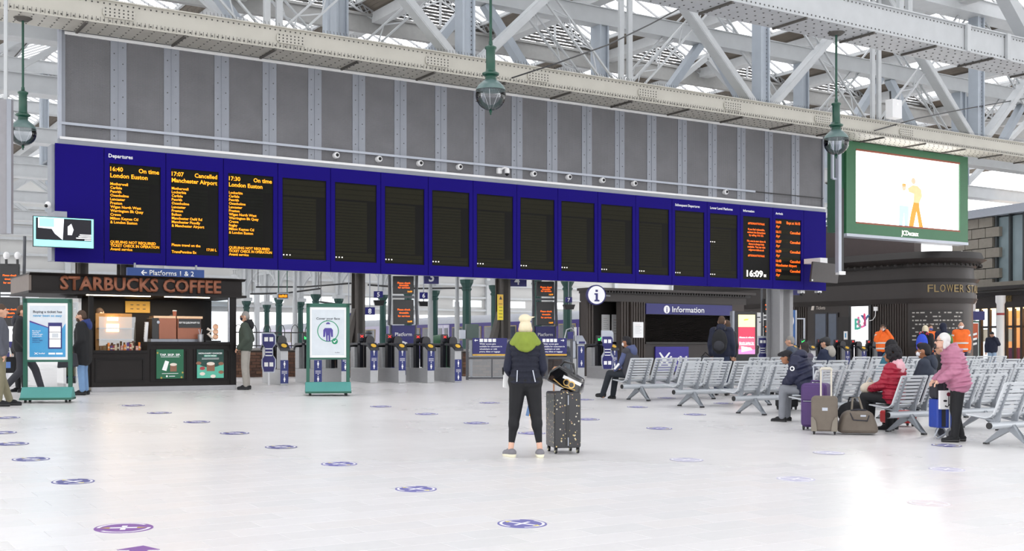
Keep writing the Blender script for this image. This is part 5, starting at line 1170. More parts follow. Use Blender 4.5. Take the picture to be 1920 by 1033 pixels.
WR = mat('chalk_white', '#a8a49e', .8)
BR = RC+.06; rows = MB(); brd = MB(); aa = [A0+.1+i*.06 for i in range(22)]
for a, b in zip(aa[:-1], aa[1:]):
    q = [CC+Vector((math.cos(s), math.sin(s), 0))*BR-Vector((PB.x, PB.y, 0)) for s in (a, b)]; brd.add([(q[0].x, q[0].y, hz(650)), (q[1].x, q[1].y, hz(650)), (q[1].x, q[1].y, hz(582)), (q[0].x, q[0].y, hz(582))], [(0, 1, 2, 3)])
brd.build('black_sheet', DKBROWN2, t)
for r in range(8):
    a = A0+.16
    while a < A0+1.3:
        l = random.uniform(.03, .1); q = [CC+Vector((math.cos(s), math.sin(s), 0))*(BR+.01)-Vector((PB.x, PB.y, 0)) for s in (a, a+l)]
        if random.random() < .75: z = hz(588+r*7.2); rows.add([(q[0].x, q[0].y, z), (q[1].x, q[1].y, z), (q[1].x, q[1].y, z+.05), (q[0].x, q[0].y, z+.05)], [(0, 1, 2, 3)])
        a += l+.03
tag(rows.build('chalk_writing', WR, t), kind='stuff')
# ------------------------------------------------------------------ sandwich shop on the far side
so = GX(1815, 58); SD = Vector((.38, -.92, 0)).normalized(); SR = math.atan2(SD.y, SD.x)
shop = thing('sandwich_shop', 'dark shopfront with gold lettering and warm lit windows', 'shop', so, SR)
def S(x, y):
    a, z = PL(so, SD, x, y); return a, z-so.z
SL = S(1920, 600)[0]+4; zf = S(1870, 578)[1]; 
STONE = mat('sandstone', '#8d877d', .8, var=.15)
MB().box(0, SL, -.25, .3, zf, S(1870, 556)[1]).build('fascia', DKBROWN, shop); MB().box(0, SL, -.6, .3, S(1870, 556)[1], S(1870, 548)[1]).build('cornice', DKBROWN2, shop); MB().box(0, SL, -1.4, .3, S(1870, 546)[1], S(1870, 540)[1]).build('canopy', DKBROWN2, shop)
text('PRET A MANGER', .33, goldm, shop, S(1876, 560)[0], S(1890, 566)[1], y=-.28, width=S(1905, 560)[0]-S(1876, 560)[0], ext=.03)
xs = [S(x, 600)[0] for x in (1824, 1840, 1856, 1872, 1887, 1902, 1917)]+[SL-.3]
LITW = mat('shop_interior_glow', '#c98a4a', .6, var=.5, scale=1.2, emit='#e8a050', es=1.1)  # warm interior lighting put into the wall itself as a glow
MB().box(0, SL, 2.4, 2.6, 0, zf).build('back_wall', LITW, shop); MB().box(0, SL, -.05, .1, 0, .55).build('stall_riser', DKBROWN2, shop)
for i, (a, b) in enumerate(zip(xs[:-1], xs[1:])):
    MB().box(a-.07, a+.05, -.08, .08, 0, zf).build('pier', DKBROWN, shop); MB().box(a+.1, b-.12, -.0, .02, .55, zf-.1).build('pane', GLASS, shop)
    MB().box(a+.1, b-.12, -.05, .05, 2.05, 2.15).build('transom', DKBROWN, shop)
MB().box(0, SL, 0, 2.6, zf-.05, zf).build('shop_ceiling', mat('shop_ceiling_glow', '#ffe2b5', .6, emit='#ffd9a0', es=3), shop); MB().box(0, SL, 0, 2.6, -.02, .0).build('shop_floor', GRYT, shop)  # ceiling glows as a whole in place of the shop's own lamps
MB().box(xs[1]+.2, xs[3], 1.2, 1.8, 0, 1.1).build('counter', mat('counter_red', '#7c2f24', .5), shop)
for x in (1845, 1890): a, z = S(x, 622); MB().box(a-.3, a+.3, .12, .14, 1.4, 2.0).build('window_notice', mat('notice_cream', '#efe0c0', .6, emit='#efe0c0', es=.5), shop)
for i, x in enumerate((1822, 1876)):
    c = GX(x, 54); t = thing('white_post', ['round white post with a sign bracket beside the curved corner', 'round white post with a red band by the shopfront'][i], 'post', c, 0); MB().lathe([(.19, 0), (.17, .1), (.17, 3.1), (.22, 3.2), (.22, 3.5)], n=16).build('shaft', WHITE, t, True); MB().lathe([(.175, 2.6), (.175, 2.7)], n=16).build('red_band', RSP, t, True)
    if i == 0: MB().box(-.5, .5, -.25, -.18, 2.35, 2.75).build('direction_sign', SIGNB, t)
c = GX(1824, 53); t = thing('shop_advert', 'orange and black framed poster stand beside the round white post', 'poster stand', c, .1); k = 53/FPX
MB().box(-12*k, 12*k, -.03, .05, .3, 95*k).build('frame', STANDG, t); pic(t, PRINTW, -10.5*k, 10.5*k, .5, 92*k, -.04, 'sheet'); pic(t, mat('poster_orange', '#b4502a', .5), -9.5*k, 9.5*k, 1.5, 90*k, -.045, 'sheet'); pic(t, BLACK, -9.5*k, 9.5*k, .55, 1.5, -.045, 'sheet')
for j in range(3): pic(t, PRINTW, 0, 0, 0, 0, -.05, 'slogan_bar', [(-5*k, (66-9*j)*k), (7*k, (69-9*j)*k), (7*k, (73-9*j)*k), (-5*k, (70-9*j)*k)])
for sx in (-1, 1): MB().box(sx*10*k-.04, sx*10*k+.04, 0, .05, 0, .35).build('leg', STANDG, t)
# upper facade over the shop
up = thing('upper_facade', 'stone and glass upper storey above the dark shopfront', 'building', so+Vector((0, 0, S(1870, 540)[1])), SR); z0 = S(1870, 540)[1]; zt2 = S(1890, 400)[1]-z0
MB().box(-1, SL, .6, .8, 0, zt2).build('backing_wall', mat('dim_glass_back', '#4d565b', .5, var=.3, scale=.6), up)
for i in range(14):
    x = S(1832, 500)[0]+i*.85
    if x > SL: break
    MB().box(x-.05, x+.05, .35, .6, .3, zt2).build('mullion', mat('mullion_dark', '#3b4042', .5), up); MB().box(x+.06, x+.78, .5, .53, .3, zt2*.98).build('pane', mat('facade_glass', '#8fa0a5', .12, var=.35, scale=.7), up)
for r in range(7):
    for q in range(3): MB().box(-1+q*.9+(.45 if r % 2 else 0)-.4, -1+q*.9+(.45 if r % 2 else 0)+.46, .3, .6, r*.5+.02, r*.5+.48).build('stone', STONE, up)
MB().box(-1.2, SL, .1, .8, 0, .3).build('sill', STONE, up); MB().box(-1.2, SL, .0, .9, zt2, zt2+.4).build('eaves', LTALU, up)
# ------------------------------------------------------------------ benches
SEATM = mat('seat_silver', '#c4c8cc', .35, metal=.2, var=.06); SEATD = mat('seat_bracket', '#8d9298', .4, metal=.35, var=.06); BEAMM = mat('beam_silver', '#b3b8bd', .35, metal=.3, var=.05)
SP = .66; NS = 4
slat_me = MB().box(-.285, .285, -.007, .007, -.018, .018).mesh('slat'); slat_me.materials.append(SEATM)
pan = MB()
prof = [(.02, .46), (.06, .425), (.14, .41), (.3, .43), (.44, .445)]
for (y0, z0), (y1, z1) in zip(prof[:-1], prof[1:]): pan.add([(-.285, y0, z0), (.285, y0, z0), (.285, y1, z1), (-.285, y1, z1), (-.285, y0, z0-.018), (.285, y0, z0-.018), (.285, y1, z1-.018), (-.285, y1, z1-.018)], [(0, 1, 2, 3), (7, 6, 5, 4), (0, 4, 5, 1), (2, 6, 7, 3), (0, 3, 7, 4), (1, 5, 6, 2)])
pan_me = pan.mesh('seat_pan'); pan_me.materials.append(SEATM)
br = MB()
for sx in (-.2, .2):
    br.prism([(.0, .31), (.05, .31), (.06, .42), (-.0, .55), (-.055, .68), (-.09, .68), (-.06, .5), (-.04, .36)], sx-.012, sx+.012, 'yz')
    br.bar((sx, -.04, .5), (sx, -.185, .87), .04, .025, (1, 0, 0)); br.bar((sx, .02, .36), (sx, .42, .425), .03, .03)
br_me = br.mesh('seat_frame'); br_me.materials.append(SEATD)
rim = MB()
rim.bar((0, -.0, .45), (0, -.185, .885), .022, .03, (1, 0, 0))
rim_me = rim.mesh('back_rim'); rim_me.materials.append(SEATM)
beam_me = MB().tube([(-.05, 0, .30), (SP*NS+.02, 0, .30)], .05, 16).mesh('beam'); beam_me.materials.append(BEAMM)
endcap = MB().lathe([(.045, 0), (.045, .012)], (-.062, 0, .30), 16, 'x').mesh('beam_end'); endcap.materials.append(BLACK)
lg = MB()
for y1, r in ((.38, 1), (-.28, 1)):
    lg.prism([(0.03 if y1 > 0 else -.03, .33), (-.04 if y1 > 0 else .04, .24), (y1-.025, .025), (y1+.025, .025)], -.03, .03, 'yz')
leg_me = lg.mesh('leg'); leg_me.materials.append(SEATD)
ft = MB().box(-.035, .035, .35, .41, 0, .03).box(-.035, .035, -.31, -.25, 0, .03); foot_me = ft.mesh('foot'); foot_me.materials.append(BLACK)
def raw(name, me, parent, loc=(0, 0, 0), rot=None):
    o = bpy.data.objects.new(name, me); COL.objects.link(o); o.parent = parent; o.location = loc
    if rot: o.rotation_euler = rot
    return o
def bench(loc, label, n=NS):
    t = thing('bench', label, 'bench', loc, TH, 'silver slatted waiting benches')
    raw('beam', beam_me, t); raw('beam_end', endcap, t)
    for x in (.42, SP*NS-.42): l = raw('leg', leg_me, t, (x, 0, 0)); raw('foot', foot_me, l)
    for k in range(n):
        x = SP*(k+.5); raw('seat_pan', pan_me, t, (x, 0, 0)); f = raw('seat_frame', br_me, t, (x, 0, 0)); [raw('back_rim', rim_me, f, (sx, 0, 0)) for sx in (-.285, .285)]
        for j in range(8):
            q = j/7; raw('slat', slat_me, f, (0, -.02-.165*q, .5+.375*q), (math.atan2(.165, .375), 0, 0))
    return t
ROWX = [2.32+.84*i for i in range(6)]; ROWY = [24.3-1.67*i for i in range(6)]
ROWN = ['row closest to the information office', 'second row from the information office', 'third row from the information office', 'fourth row from the information office', 'row where the red jacket woman sits', 'row closest to the pink coat']
UN = ['bench at the aisle end', 'second bench along', 'third bench along', 'fourth bench along', 'fifth bench along']
PER = 3.35; BEN = {}
for i in range(6):
    for k in range(5):
        c = Vector((ROWX[i], ROWY[i], 0))+E1*(PER*k)
        if 960+FPX*c.x/c.y > 1925 or (i == 5 and k > 1): continue
        if i == 4 and k == 1: c += E1*.35
        c.z = fz(c.x, c.y); BEN[i, k] = bench(c, 'silver slatted bench, %s, %s' % (UN[k], ROWN[i]))
def seat_pos(i, k, n): 
    b = BEN[i, k]; return Vector(b.location)+E1*(SP*(n+.5))-E2*.2
# ------------------------------------------------------------------ floor stickers
STK = {'n': mat('sticker_purple', '#6a67a4', .5, var=.1), 'f': mat('sticker_faded', '#b9b7cb', .5, var=.1), 'd': mat('sticker_dark', '#55558c', .5, var=.12), 'p': mat('sticker_pinkish', '#d9cfd1', .5, var=.05), 'v': mat('sticker_violet', '#7c5296', .5, var=.1)}
STKW = mat('sticker_white', '#e4e2e8', .5, var=.03); STKY = mat('sticker_yellow', '#d6c96b', .5)
TILT = Vector((0, 0, 1)).rotation_difference(Vector((-FA, -FB, 1)).normalized())
def sticker(x, y, w, kind, label=None, big=False, rz=None):
    c = G(x, y); r = w*c.y/FPX/2; r = .2 if not big else r
    t = thing('floor_sticker', label or {'n': 'round purple distancing sticker with a white cross stuck to the pale floor', 'd': 'round dark violet distancing sticker worn on the pale floor', 'f': 'round faded grey distancing sticker on the pale floor', 'p': 'round nearly bleached pinkish distancing sticker on the pale floor', 'v': ''}[kind], 'floor sticker', c, 0, 'round distancing stickers on the floor')
    t.rotation_mode = 'QUATERNION'; t.rotation_quaternion = TILT @ Matrix.Rotation(TH+.4 if rz is None else rz, 3, 'Z').to_quaternion()
    MB().lathe([(r, 0), (r, .0025)], n=36).build('disc', STK[kind], t)
    rg = MB(); n = 36; rg.add([(q*math.cos(2*math.pi*k/n), q*math.sin(2*math.pi*k/n), .0032) for q in (r*.8, r*.92) for k in range(n)], [(k, (k+1) % n, n+(k+1) % n, n+k) for k in range(n) if k % 18 not in (0, 1, 2, 3)]); rg.build('white_ring', STKW, t)
    if not big:
        MB().box(-r*.5, r*.5, -r*.07, r*.07, .0026, .0036).build('cross_bar', STKW, t); MB().box(-r*.07, r*.07, -r*.62, r*.62, .0026, .0037).build('cross_bar', STKW, t)
        for s in (-1, 1):
            MB().prism([(-r*.16, s*r*.62), (r*.16, s*r*.62), (0, s*r*.86)], .0026, .0038, 'xy').build('arrow_tip', STKY if kind in 'nd' else STKW, t)
    else:
        MB().box(-r*.09, r*.09, -r*.4, r*.4, .0026, .0036).build('white_block', STKW, t)
        for s in (-1, 1): MB().box(s*r*.25-.05, s*r*.25+.05, -.02, .02, .0026, .0036).build('cross_bar', STKW, t); MB().prism([(s*r*.45, -r*.12), (s*r*.78, 0), (s*r*.45, r*.12)], .0026, .0036, 'xy').build('arrow_tip', GOLD, t)
for x, y, k in ((250, 760, 'd'), (299, 774, 'd'), (369, 791, 'd'), (440, 812, 'd'), (527, 838, 'd'), (636, 870, 'n'), (780, 917, 'n'), (979, 982, 'n'), (137, 903, 'd'), (58, 861, 'd'), (22, 832, 'd'), (2, 811, 'd'), (12, 783, 'd'),
                (714, 762, 'n'), (800, 776, 'n'), (893, 793, 'n'), (997, 812, 'n'), (918, 755, 'n'), (1102, 786, 'n'), (1236, 803, 'n'), (1287, 862, 'f'), (1492, 898, 'f'), (1743, 944, 'p'), (1554, 849, 'f'), (1775, 880, 'f'), (1195, 763, 'n'), (1303, 777, 'n'), (1250, 746, 'n'), (1356, 756, 'n'), (1775, 835, 'd'), (1096, 749, 'n')):
    sticker(x, y, 60, k)
sticker(232, 990, 107, 'v', 'large violet round sticker with a white block and lettering ring', True, .2)
c = G(262, 1030); t = thing('floor_arrow', 'violet arrow sticker on the floor below the large round sticker', 'floor sticker', c, 0); t.rotation_mode = 'QUATERNION'; t.rotation_quaternion = TILT @ Matrix.Rotation(.12, 3, 'Z').to_quaternion()
MB().prism([(-.05, -.5), (.07, -.5), (.06, -.02), (.14, -.02), (.0, .13), (-.15, -.02), (-.06, -.02)], 0, .003, 'xy').build('arrow', STK['v'], t)
# ------------------------------------------------------------------ people
SKIN = [mat('skin_light', '#c99a80', .5, var=.06, scale=12), mat('skin_tan', '#9c6a4c', .5, var=.06, scale=12), mat('skin_pale', '#d3a892', .5, var=.06, scale=12)]
def cloth(name, col, quilt=0.0, freq=22.0, rough=.8):
    if name in MATS: return MATS[name]
    m = mat(name, col, rough, var=.16, scale=9, bump=.25)
    if quilt:
        nt = m.node_tree; b = nt.nodes['Principled BSDF']; tc = [n for n in nt.nodes if n.type == 'TEX_COORD'][0]
        w = nt.nodes.new('ShaderNodeTexWave'); w.bands_direction = 'Z'; w.inputs['Scale'].default_value = freq/20*3.1; w.inputs['Distortion'].default_value = 1.2; w.inputs['Detail'].default_value = 1
        nt.links.new(tc.outputs['Object'], w.inputs['Vector'])
        bp = nt.nodes.new('ShaderNodeBump'); bp.inputs['Strength'].default_value = quilt; bp.inputs['Distance'].default_value = .03
        nt.links.new(w.outputs['Fac'], bp.inputs['Height']); nt.links.new(bp.outputs[0], b.inputs['Normal'])
    return m
def blob(mb, name, m, parent, vox=.016, smooth=4):
    o = mb.build(name, m, parent); md = o.modifiers.new('remesh', 'REMESH'); md.mode = 'VOXEL'; md.voxel_size = vox; md.use_smooth_shade = True
    if smooth:
        s = o.modifiers.new('smooth', 'SMOOTH'); s.factor = .5; s.iterations = smooth
    return o
V = Vector
def pose_stand(): 
    J = dict(pel=V((0, 0, .96)), che=V((0, 0, 1.3)), nek=V((0, -.01, 1.46)), hed=V((0, .02, 1.62)))
    for s, n in ((-1, 'L'), (1, 'R')):
        J['hip'+n] = V((s*.085, 0, .93)); J['kne'+n] = V((s*.1, .015, .5)); J['ank'+n] = V((s*.11, -.02, .09)); J['toe'+n] = V((s*.12, .14, .035))
        J['sho'+n] = V((s*.17, 0, 1.41)); J['elb'+n] = V((s*.235, -.03, 1.13)); J['wri'+n] = V((s*.235, .05, .89))
    return J
def pose_sit(lean=.0):
    J = dict(pel=V((0, .0, .55)), che=V((0, -.06+lean, .87)), nek=V((0, -.06+lean*1.5, 1.03)), hed=V((0, -.02+lean*1.9, 1.19)))
    for s, n in ((-1, 'L'), (1, 'R')):
        J['hip'+n] = V((s*.09, .02, .52)); J['kne'+n] = V((s*.13, .44, .53)); J['ank'+n] = V((s*.13, .46, .09)); J['toe'+n] = V((s*.14, .62, .035))
        J['sho'+n] = V((s*.17, -.06+lean*1.35, .99)); J['elb'+n] = V((s*.23, .04+lean, .74)); J['wri'+n] = V((s*.13, .27+lean*.5, .62))
    return J
def hand(mb, w, d, side, k=1.0):
    """palm and five fingers rooted in it, slightly curled"""
    d = d.normalized(); up = V((0, 0, 1)) if abs(d.z) < .8 else V((0, 1, 0)); a = d.cross(up).normalized(); n = a.cross(d).normalized()
    mb.cap(w, w+d*.06, .026, .03)
    for i, l in enumerate((.05, .062, .066, .056)):
        p = w+d*.075+a*((i-1.5)*.018); q = p+d*l*.55-n*.008; mb.cap(p, q, .0095, .009, 6); mb.cap(q, q+d*l*.3-n*.022, .009, .008, 6)
    p = w+d*.02+a*side*.03; q = p+a*side*.022+d*.03; mb.cap(p, q, .011, .01, 6); mb.cap(q, q+d*.03, .01, .008, 6)
def person(loc, rz, label, H=1.75, J=None, skin=0, top=None, legs=None, shoe=None, hair=None, hstyle='short', pad=.03, hem=0.0, hood=None, mask=None, vox=.018, sleeves=None, bare_ankle=False, glasses=False, beard=False, top_name='jacket', skirt=0.0, heavy=1.0, group=None, collar=None, noface=False, legk=1.0, shk=1.0, puff=0.0):
    k = H/1.75; J = {n: p*k for n, p in (J or pose_stand()).items()}
    t = thing('person', label, 'person', loc, rz, group)
    R = V((1, 0, 0)); sk = SKIN[skin]
    hd, nk = J['hed'], J['nek']; up = (hd-nk).normalized(); 
    b = MB()
    b.ell(hd, (.075*k, .092*k, .112*k)); b.ell(hd+V((0, .025, -.055))*k, (.058*k, .068*k, .062*k)); b.cap(nk-up*.06*k, hd-V((0, .01, .04))*k, .055*k, .052*k)
    b.cap(hd+V((0, .088, .005))*k, hd+V((0, .112, -.025))*k, .010*k, .016*k, 8)
    for s in (-1, 1): b.ell(hd+V((s*.078, -.005, -.01))*k, (.014*k, .026*k, .036*k), 8, 6)
    for s in (-1, 0, 1): b.cap(J['pel']+R*s*.06*k, J['che']+R*s*.075*k, .095*k, .1*k)
    b.cap(J['shoL'], J['shoR'], .055*k, .055*k)
    for n in 'LR':
        b.cap(J['hip'+n], J['kne'+n], .075*k, .052*k); b.cap(J['kne'+n], J['ank'+n], .052*k, .036*k); b.cap(J['ank'+n]-V((0, .02, .03))*k, J['toe'+n], .036*k, .03*k)
        b.cap(J['sho'+n], J['elb'+n], .047*k, .038*k); b.cap(J['elb'+n], J['wri'+n], .037*k, .026*k)
    o = blob(b, 'body', sk, t, vox*.8, 3)
    hb = MB()
    for n, s in (('L', 1), ('R', -1)): hand(hb, J['wri'+n], J['wri'+n]-J['elb'+n], s)
    h_ = hb.build('hands', sk, o, True)
    if not noface:
        e = MB()
        for s in (-1, 1): e.ell(hd+V((s*.031, .083, .012))*k, (.012*k, .008*k, .007*k), 8, 6)
        e.build('eyes', mat('eye_dark', '#2a211d', .3), o, True); e = MB(); e.ell(hd+V((0, .092, -.062))*k, (.024*k, .01*k, .007*k), 8, 6); e.build('lips', mat('lip_tone', '#8f5148', .5), o, True)
    if top:
        c = MB(); p = pad*k
        low = J['pel']-(J['che']-J['pel']).normalized()*hem*k
        for s in (-1, -.5, 0, .5, 1):
            c.cap(low+R*s*.085*k*heavy, J['che']+R*s*.09*k, .095*k+p*1.1*heavy, .1*k+p*heavy)
        if heavy > 1.05: c.ell((J['pel']*.45+J['che']*.55)+V((0, .04, -.05))*k, (.19*k*heavy, .16*k*heavy, .2*k))
        c.cap(J['shoL'], J['shoR'], .06*k+p*.8, .06*k+p*.8); c.cap(J['che'], nk, .085*k+p*.5, .06*k+p*.5)
        if sleeves is None:
            for n in 'LR': c.cap(J['sho'+n], J['elb'+n], .052*k+p*.8, .046*k+p*.7); c.cap(J['elb'+n], J['wri'+n], .046*k+p*.7, .036*k+p*.5)
        if puff:
            d_ = J['che']-low; L_ = d_.length+.14*k; n_ = int(L_/puff); rot_ = V((0, 0, 1)).rotation_difference(d_.normalized()).to_matrix()
            for i in range(n_+1):
                f = i/n_; ce = low-d_.normalized()*.03*k+d_.normalized()*L_*f; rr_ = (.1*k+p*1.1*heavy)*(1.0 if f < .85 else .9)
                for s in (-1, -.5, 0, .5, 1): c.ell(ce+R*s*.092*k*heavy, (rr_*1.07, rr_*1.09, puff*.52), 14, 8, rot_)
            for n in 'LR':
                for a_, b_, r0_, r1_ in ((J['sho'+n], J['elb'+n], .055*k+p*.8, .049*k+p*.7), (J['elb'+n], J['wri'+n], .049*k+p*.7, .038*k+p*.5)):
                    d_ = b_-a_; n_ = max(2, int(d_.length/puff)); rot_ = V((0, 0, 1)).rotation_difference(d_.normalized()).to_matrix()
                    for i in range(n_): c.ell(a_+d_*((i+.5)/n_), ((r0_+(r1_-r0_)*(i+.5)/n_)*1.12,)*2+(puff*.52,), 12, 8, rot_)
        j = blob(c, top_name, top, t, vox, 2 if puff else 5)
        if sleeves is not None:
            for n in 'LR': c = MB(); c.cap(J['sho'+n], J['elb'+n], .055*k+p*.5, .048*k+p*.4); c.cap(J['elb'+n], J['wri'+n], .047*k+p*.4, .035*k+p*.3); blob(c, 'sleeve', sleeves, t, vox, 4)
    if hood:
        c = MB(); q = nk+V((0, -.02, .02))*k
        for a in range(9):
            th_ = math.pi*(.0+a/8*2); c.cap(q+V((math.cos(th_)*.085, math.sin(th_)*.075-.01, .0))*k, q+V((math.cos(th_)*.075, math.sin(th_)*.07-.02, .045+.02*math.sin(-th_)))*k, .035*k, .03*k)
        c.ell(q+V((0, -.09, -.05))*k, (.12*k, .06*k, .11*k)); blob(c, 'hood', hood, t, vox*.8, 4)
    if collar:
        c = MB()
        for a in range(12): th_ = math.pi*2*a/12; c.cap(nk+V((math.cos(th_)*.07, math.sin(th_)*.065, -.01))*k, nk+V((math.cos(th_)*.065, math.sin(th_)*.06, .05))*k, .02*k, .016*k)
        blob(c, 'collar', collar, t, vox*.7, 3)
    if legs:
        c = MB()
        for s in (-1, 0, 1): c.cap(J['pel']+R*s*.06*k*legk**1.5, J['pel']+R*s*.06*k+V((0, 0, .06))*k, .11*k*legk**.8, .1*k)
        for n in 'LR':
            a = J['ank'+n]+(J['kne'+n]-J['ank'+n])*(.22 if bare_ankle else .02)
            f = .0 if bare_ankle else .016*k
            c.cap(J['hip'+n], J['kne'+n], .09*k*legk+f*.6, .06*k*legk+f); c.cap(J['kne'+n], a, .06*k*legk+f, .042*k*(1 if bare_ankle else 1)+f*1.3); c.ell(J['kne'+n]*.7+a*.3-V((0, .018, 0)), (.056*k*legk, .056*k*legk, .12*k)) if bare_ankle else None
        blob(c, 'trousers', legs, t, vox, 4)
    if skirt: pass
    if shoe:
        for n in 'LR':
            c = MB(); a, e = J['ank'+n], J['toe'+n]; hl = V((a.x, a.y, 0))-(V((e.x-a.x, e.y-a.y, 0))).normalized()*.045*k; hl.z = e.z+.008
            c.cap(hl+V((0, 0, .01)), e, .042*k*shk, .036*k*shk); c.cap(a-V((0, 0, .02))*k, (a+e)/2, .045*k, .04*k)
            s_ = blob(c, 'shoe', shoe[0], t, .012, 3); so_ = MB(); so_.cap(hl-V((0, 0, .016)), e-V((0, 0, .014)), .04*k*shk, .036*k*shk); q = blob(so_, 'sole', shoe[1], s_, .012, 2)
    if hair:
        c = MB()
        if hstyle in ('short', 'bald', 'fade'):
            c.ell(hd+V((0, -.012, .03))*k, (.081*k, .095*k, .1*k)) if hstyle != 'bald' else None
            c.ell(hd+V((0, -.05, -.01))*k, (.079*k, .06*k, .075*k))
            if hstyle == 'fade': c.ell(hd+V((0, .02, .085))*k, (.07*k, .085*k, .045*k))
        elif hstyle == 'bun':
            c.ell(hd+V((0, -.02, .02))*k, (.084*k, .098*k, .105*k)); u_ = MB(); u_.ell(hd+V((-.005, -.03, .125))*k, (.082*k, .075*k, .062*k)); u_.cap(hd+V((.05, -.02, .14))*k, hd+V((.125, -.01, .15))*k, .022*k, .004*k); blob(u_, 'hair_bun', hair, t, .01, 2)
        elif hstyle == 'bob':
            c.ell(hd+V((0, -.03, .032))*k, (.092*k, .1*k, .105*k)); c.ell(hd+V((0, -.06, -.06))*k, (.095*k, .06*k, .085*k))
            for s in (-1, 1): c.cap(hd+V((s*.075, -.025, .03))*k, hd+V((s*.08, -.02, -.1))*k, .03*k, .028*k)
        elif hstyle == 'curly':
            rr = random.Random(3)
            for q in range(100):
                v = V((rr.gauss(0, 1), rr.gauss(0, 1), rr.gauss(.35, .9))).normalized()
                if v.y > .45 and v.z < .5: continue
                c.ell(hd+V((v.x*.12, v.y*.115-.035, v.z*.13+.02))*k, (.036*k,)*3, 8, 6)
        elif hstyle == 'long':
            c.ell(hd+V((0, -.015, .02))*k, (.088*k, .102*k, .112*k)); c.cap(hd+V((0, -.06, .0))*k, hd+V((0, -.08, -.2))*k, .075*k, .05*k)
        elif hstyle == 'hoodup':
            c.ell(hd+V((0, -.03, .02))*k, (.115*k, .125*k, .135*k)); c.cap(hd+V((0, -.06, -.05))*k, nk+V((0, -.05, -.05))*k, .1*k, .12*k)
        elif hstyle == 'cap':
            c.ell(hd+V((0, -.005, .045))*k, (.09*k, .105*k, .085*k)); c.cap(hd+V((0, .07, .06))*k, hd+V((0, .13, .045))*k, .05*k, .035*k)
        blob(c, {'hoodup': 'raised_hood', 'cap': 'cap'}.get(hstyle, 'hair'), hair, t, vox*.65 if hstyle == 'curly' else vox*.75, 2 if hstyle == 'curly' else 4)
        if hstyle == 'cap':
            c = MB(); c.ell(hd+V((0, -.05, -.02))*k, (.08*k, .055*k, .06*k)); blob(c, 'hair', mat('hair_dark', '#231e1b', .7), t, vox*.8, 3)
    if beard:
        c = MB(); c.ell(hd+V((0, .045, -.07))*k, (.062*k, .062*k, .055*k)); blob(c, 'beard', hair, t, .012, 2)
    if mask:
        c = MB(); c.ell(hd+V((0, .055, -.045))*k, (.062*k, .058*k, .05*k)); m_ = blob(c, 'face_mask', mask, t, .012, 2)
        for s in (-1, 1): MB().tube([hd+V((s*.055, .07, -.04))*k, hd+V((s*.082, .0, -.01))*k], .004, 5).build('ear_loop', mask, m_)
    if glasses:
        c = MB()
        for s in (-1, 1):
            cx = hd+V((s*.034, .098, .01))*k
            pts = [cx+V((math.cos(q)*.026, 0, math.sin(q)*.02))*k for q in [i*math.pi/5 for i in range(11)]]; c.tube(pts, .004*k, 5); c.tube([cx+V((s*.026, 0, .005))*k, hd+V((s*.082, .0, .005))*k], .004*k, 5)
        c.build('glasses', BLACK, t)
    return t, J
NAVY = cloth('cloth_navy', '#171d33'); BLK = cloth('cloth_black', '#121317'); DGREY = cloth('cloth_dark_grey', '#2d2e35'); OLIVE = cloth('cloth_olive', '#39433a'); LGREY = cloth('cloth_light_grey', '#9b968f'); JEAN = cloth('cloth_jeans', '#5b7ba6'); DJEAN = cloth('cloth_dark_jeans', '#1f2a44')
HBR = cloth('hair_brown', '#4a382b'); HBL = cloth('hair_blonde', '#d9cdb0'); HGR = cloth('hair_grey', '#8b8783'); HWH = cloth('hair_white', '#cfcdcb'); HDK = cloth('hair_black', '#17151a'); MW = cloth('mask_white', '#e6e8ec'); MB_ = cloth('mask_blue', '#3d4f9a'); MN = cloth('mask_navy', '#1c2233')
SHB = (BLK, BLACK); SHW = (cloth('shoe_white', '#d9d9d9'), WHITE)
GO = TH      # bench facing
# 1 woman in the middle
J = pose_stand(); 
for n, s in (('L', -1), ('R', 1)):
    J['hip'+n] = V((s*.09, 0, .95)); J['kne'+n] = V((s*.135, .02, .52)); J['ank'+n] = V((s*.185, -.02, .09)); J['toe'+n] = V((s*.21 if s < 0 else s*.17, -.0+.13, .035)); J['elb'+n] = V((s*.225, -.02, 1.12)); J['wri'+n] = V((s*.17, .2, 1.0))
J['toeL'] = V((-.25, .1, .035))
GIL = cloth('gilet_navy', '#101425'); LEG = cloth('leggings_black', '#0c0d12')
c = G(985, 856)
w, J = person(c, -.02, 'blonde woman in a navy gilet seen from behind beside a patterned suitcase', 1.66, J, 2, None, LEG, (cloth('trainer_grey', '#77757a'), cloth('trainer_cream', '#e2dec6')), HBL, 'bun', vox=.012, bare_ankle=True, noface=True, legk=1.33, shk=1.35)
g = MB()
for i in range(8):
    z = .90+i*.066; wx = [.195, .182, .172, .17, .175, .185, .192, .18][i]
    for s in (-1, -.33, .33, 1): g.ell((s*(wx-.1), 0, z), (.115, .135, .043), 16, 8); g.ell((s*(wx-.1), 0, z+.03), (.1, .12, .05), 16, 8)
g.cap((-.13, 0, 1.36), (.13, 0, 1.36), .07, .07); blob(g, 'gilet', GIL, w, .011, 2)
for n in 'LR':
    s = MB(); s.cap(J['sho'+n], J['elb'+n], .066, .056); s.cap(J['elb'+n], J['wri'+n], .056, .044); blob(s, 'sleeve', cloth('sleeve_navy', '#12172c'), w, .012, 3)
LIME = cloth('hood_lime', '#7a8a30')
h = MB(); nk = J['nek']
for a in range(14):
    q = 2*math.pi*a/14; h.cap(nk+V((math.cos(q)*.15, math.sin(q)*.1-.03, -.02)), nk+V((math.cos(q)*.09, math.sin(q)*.08-.02, .08)), .042, .036)
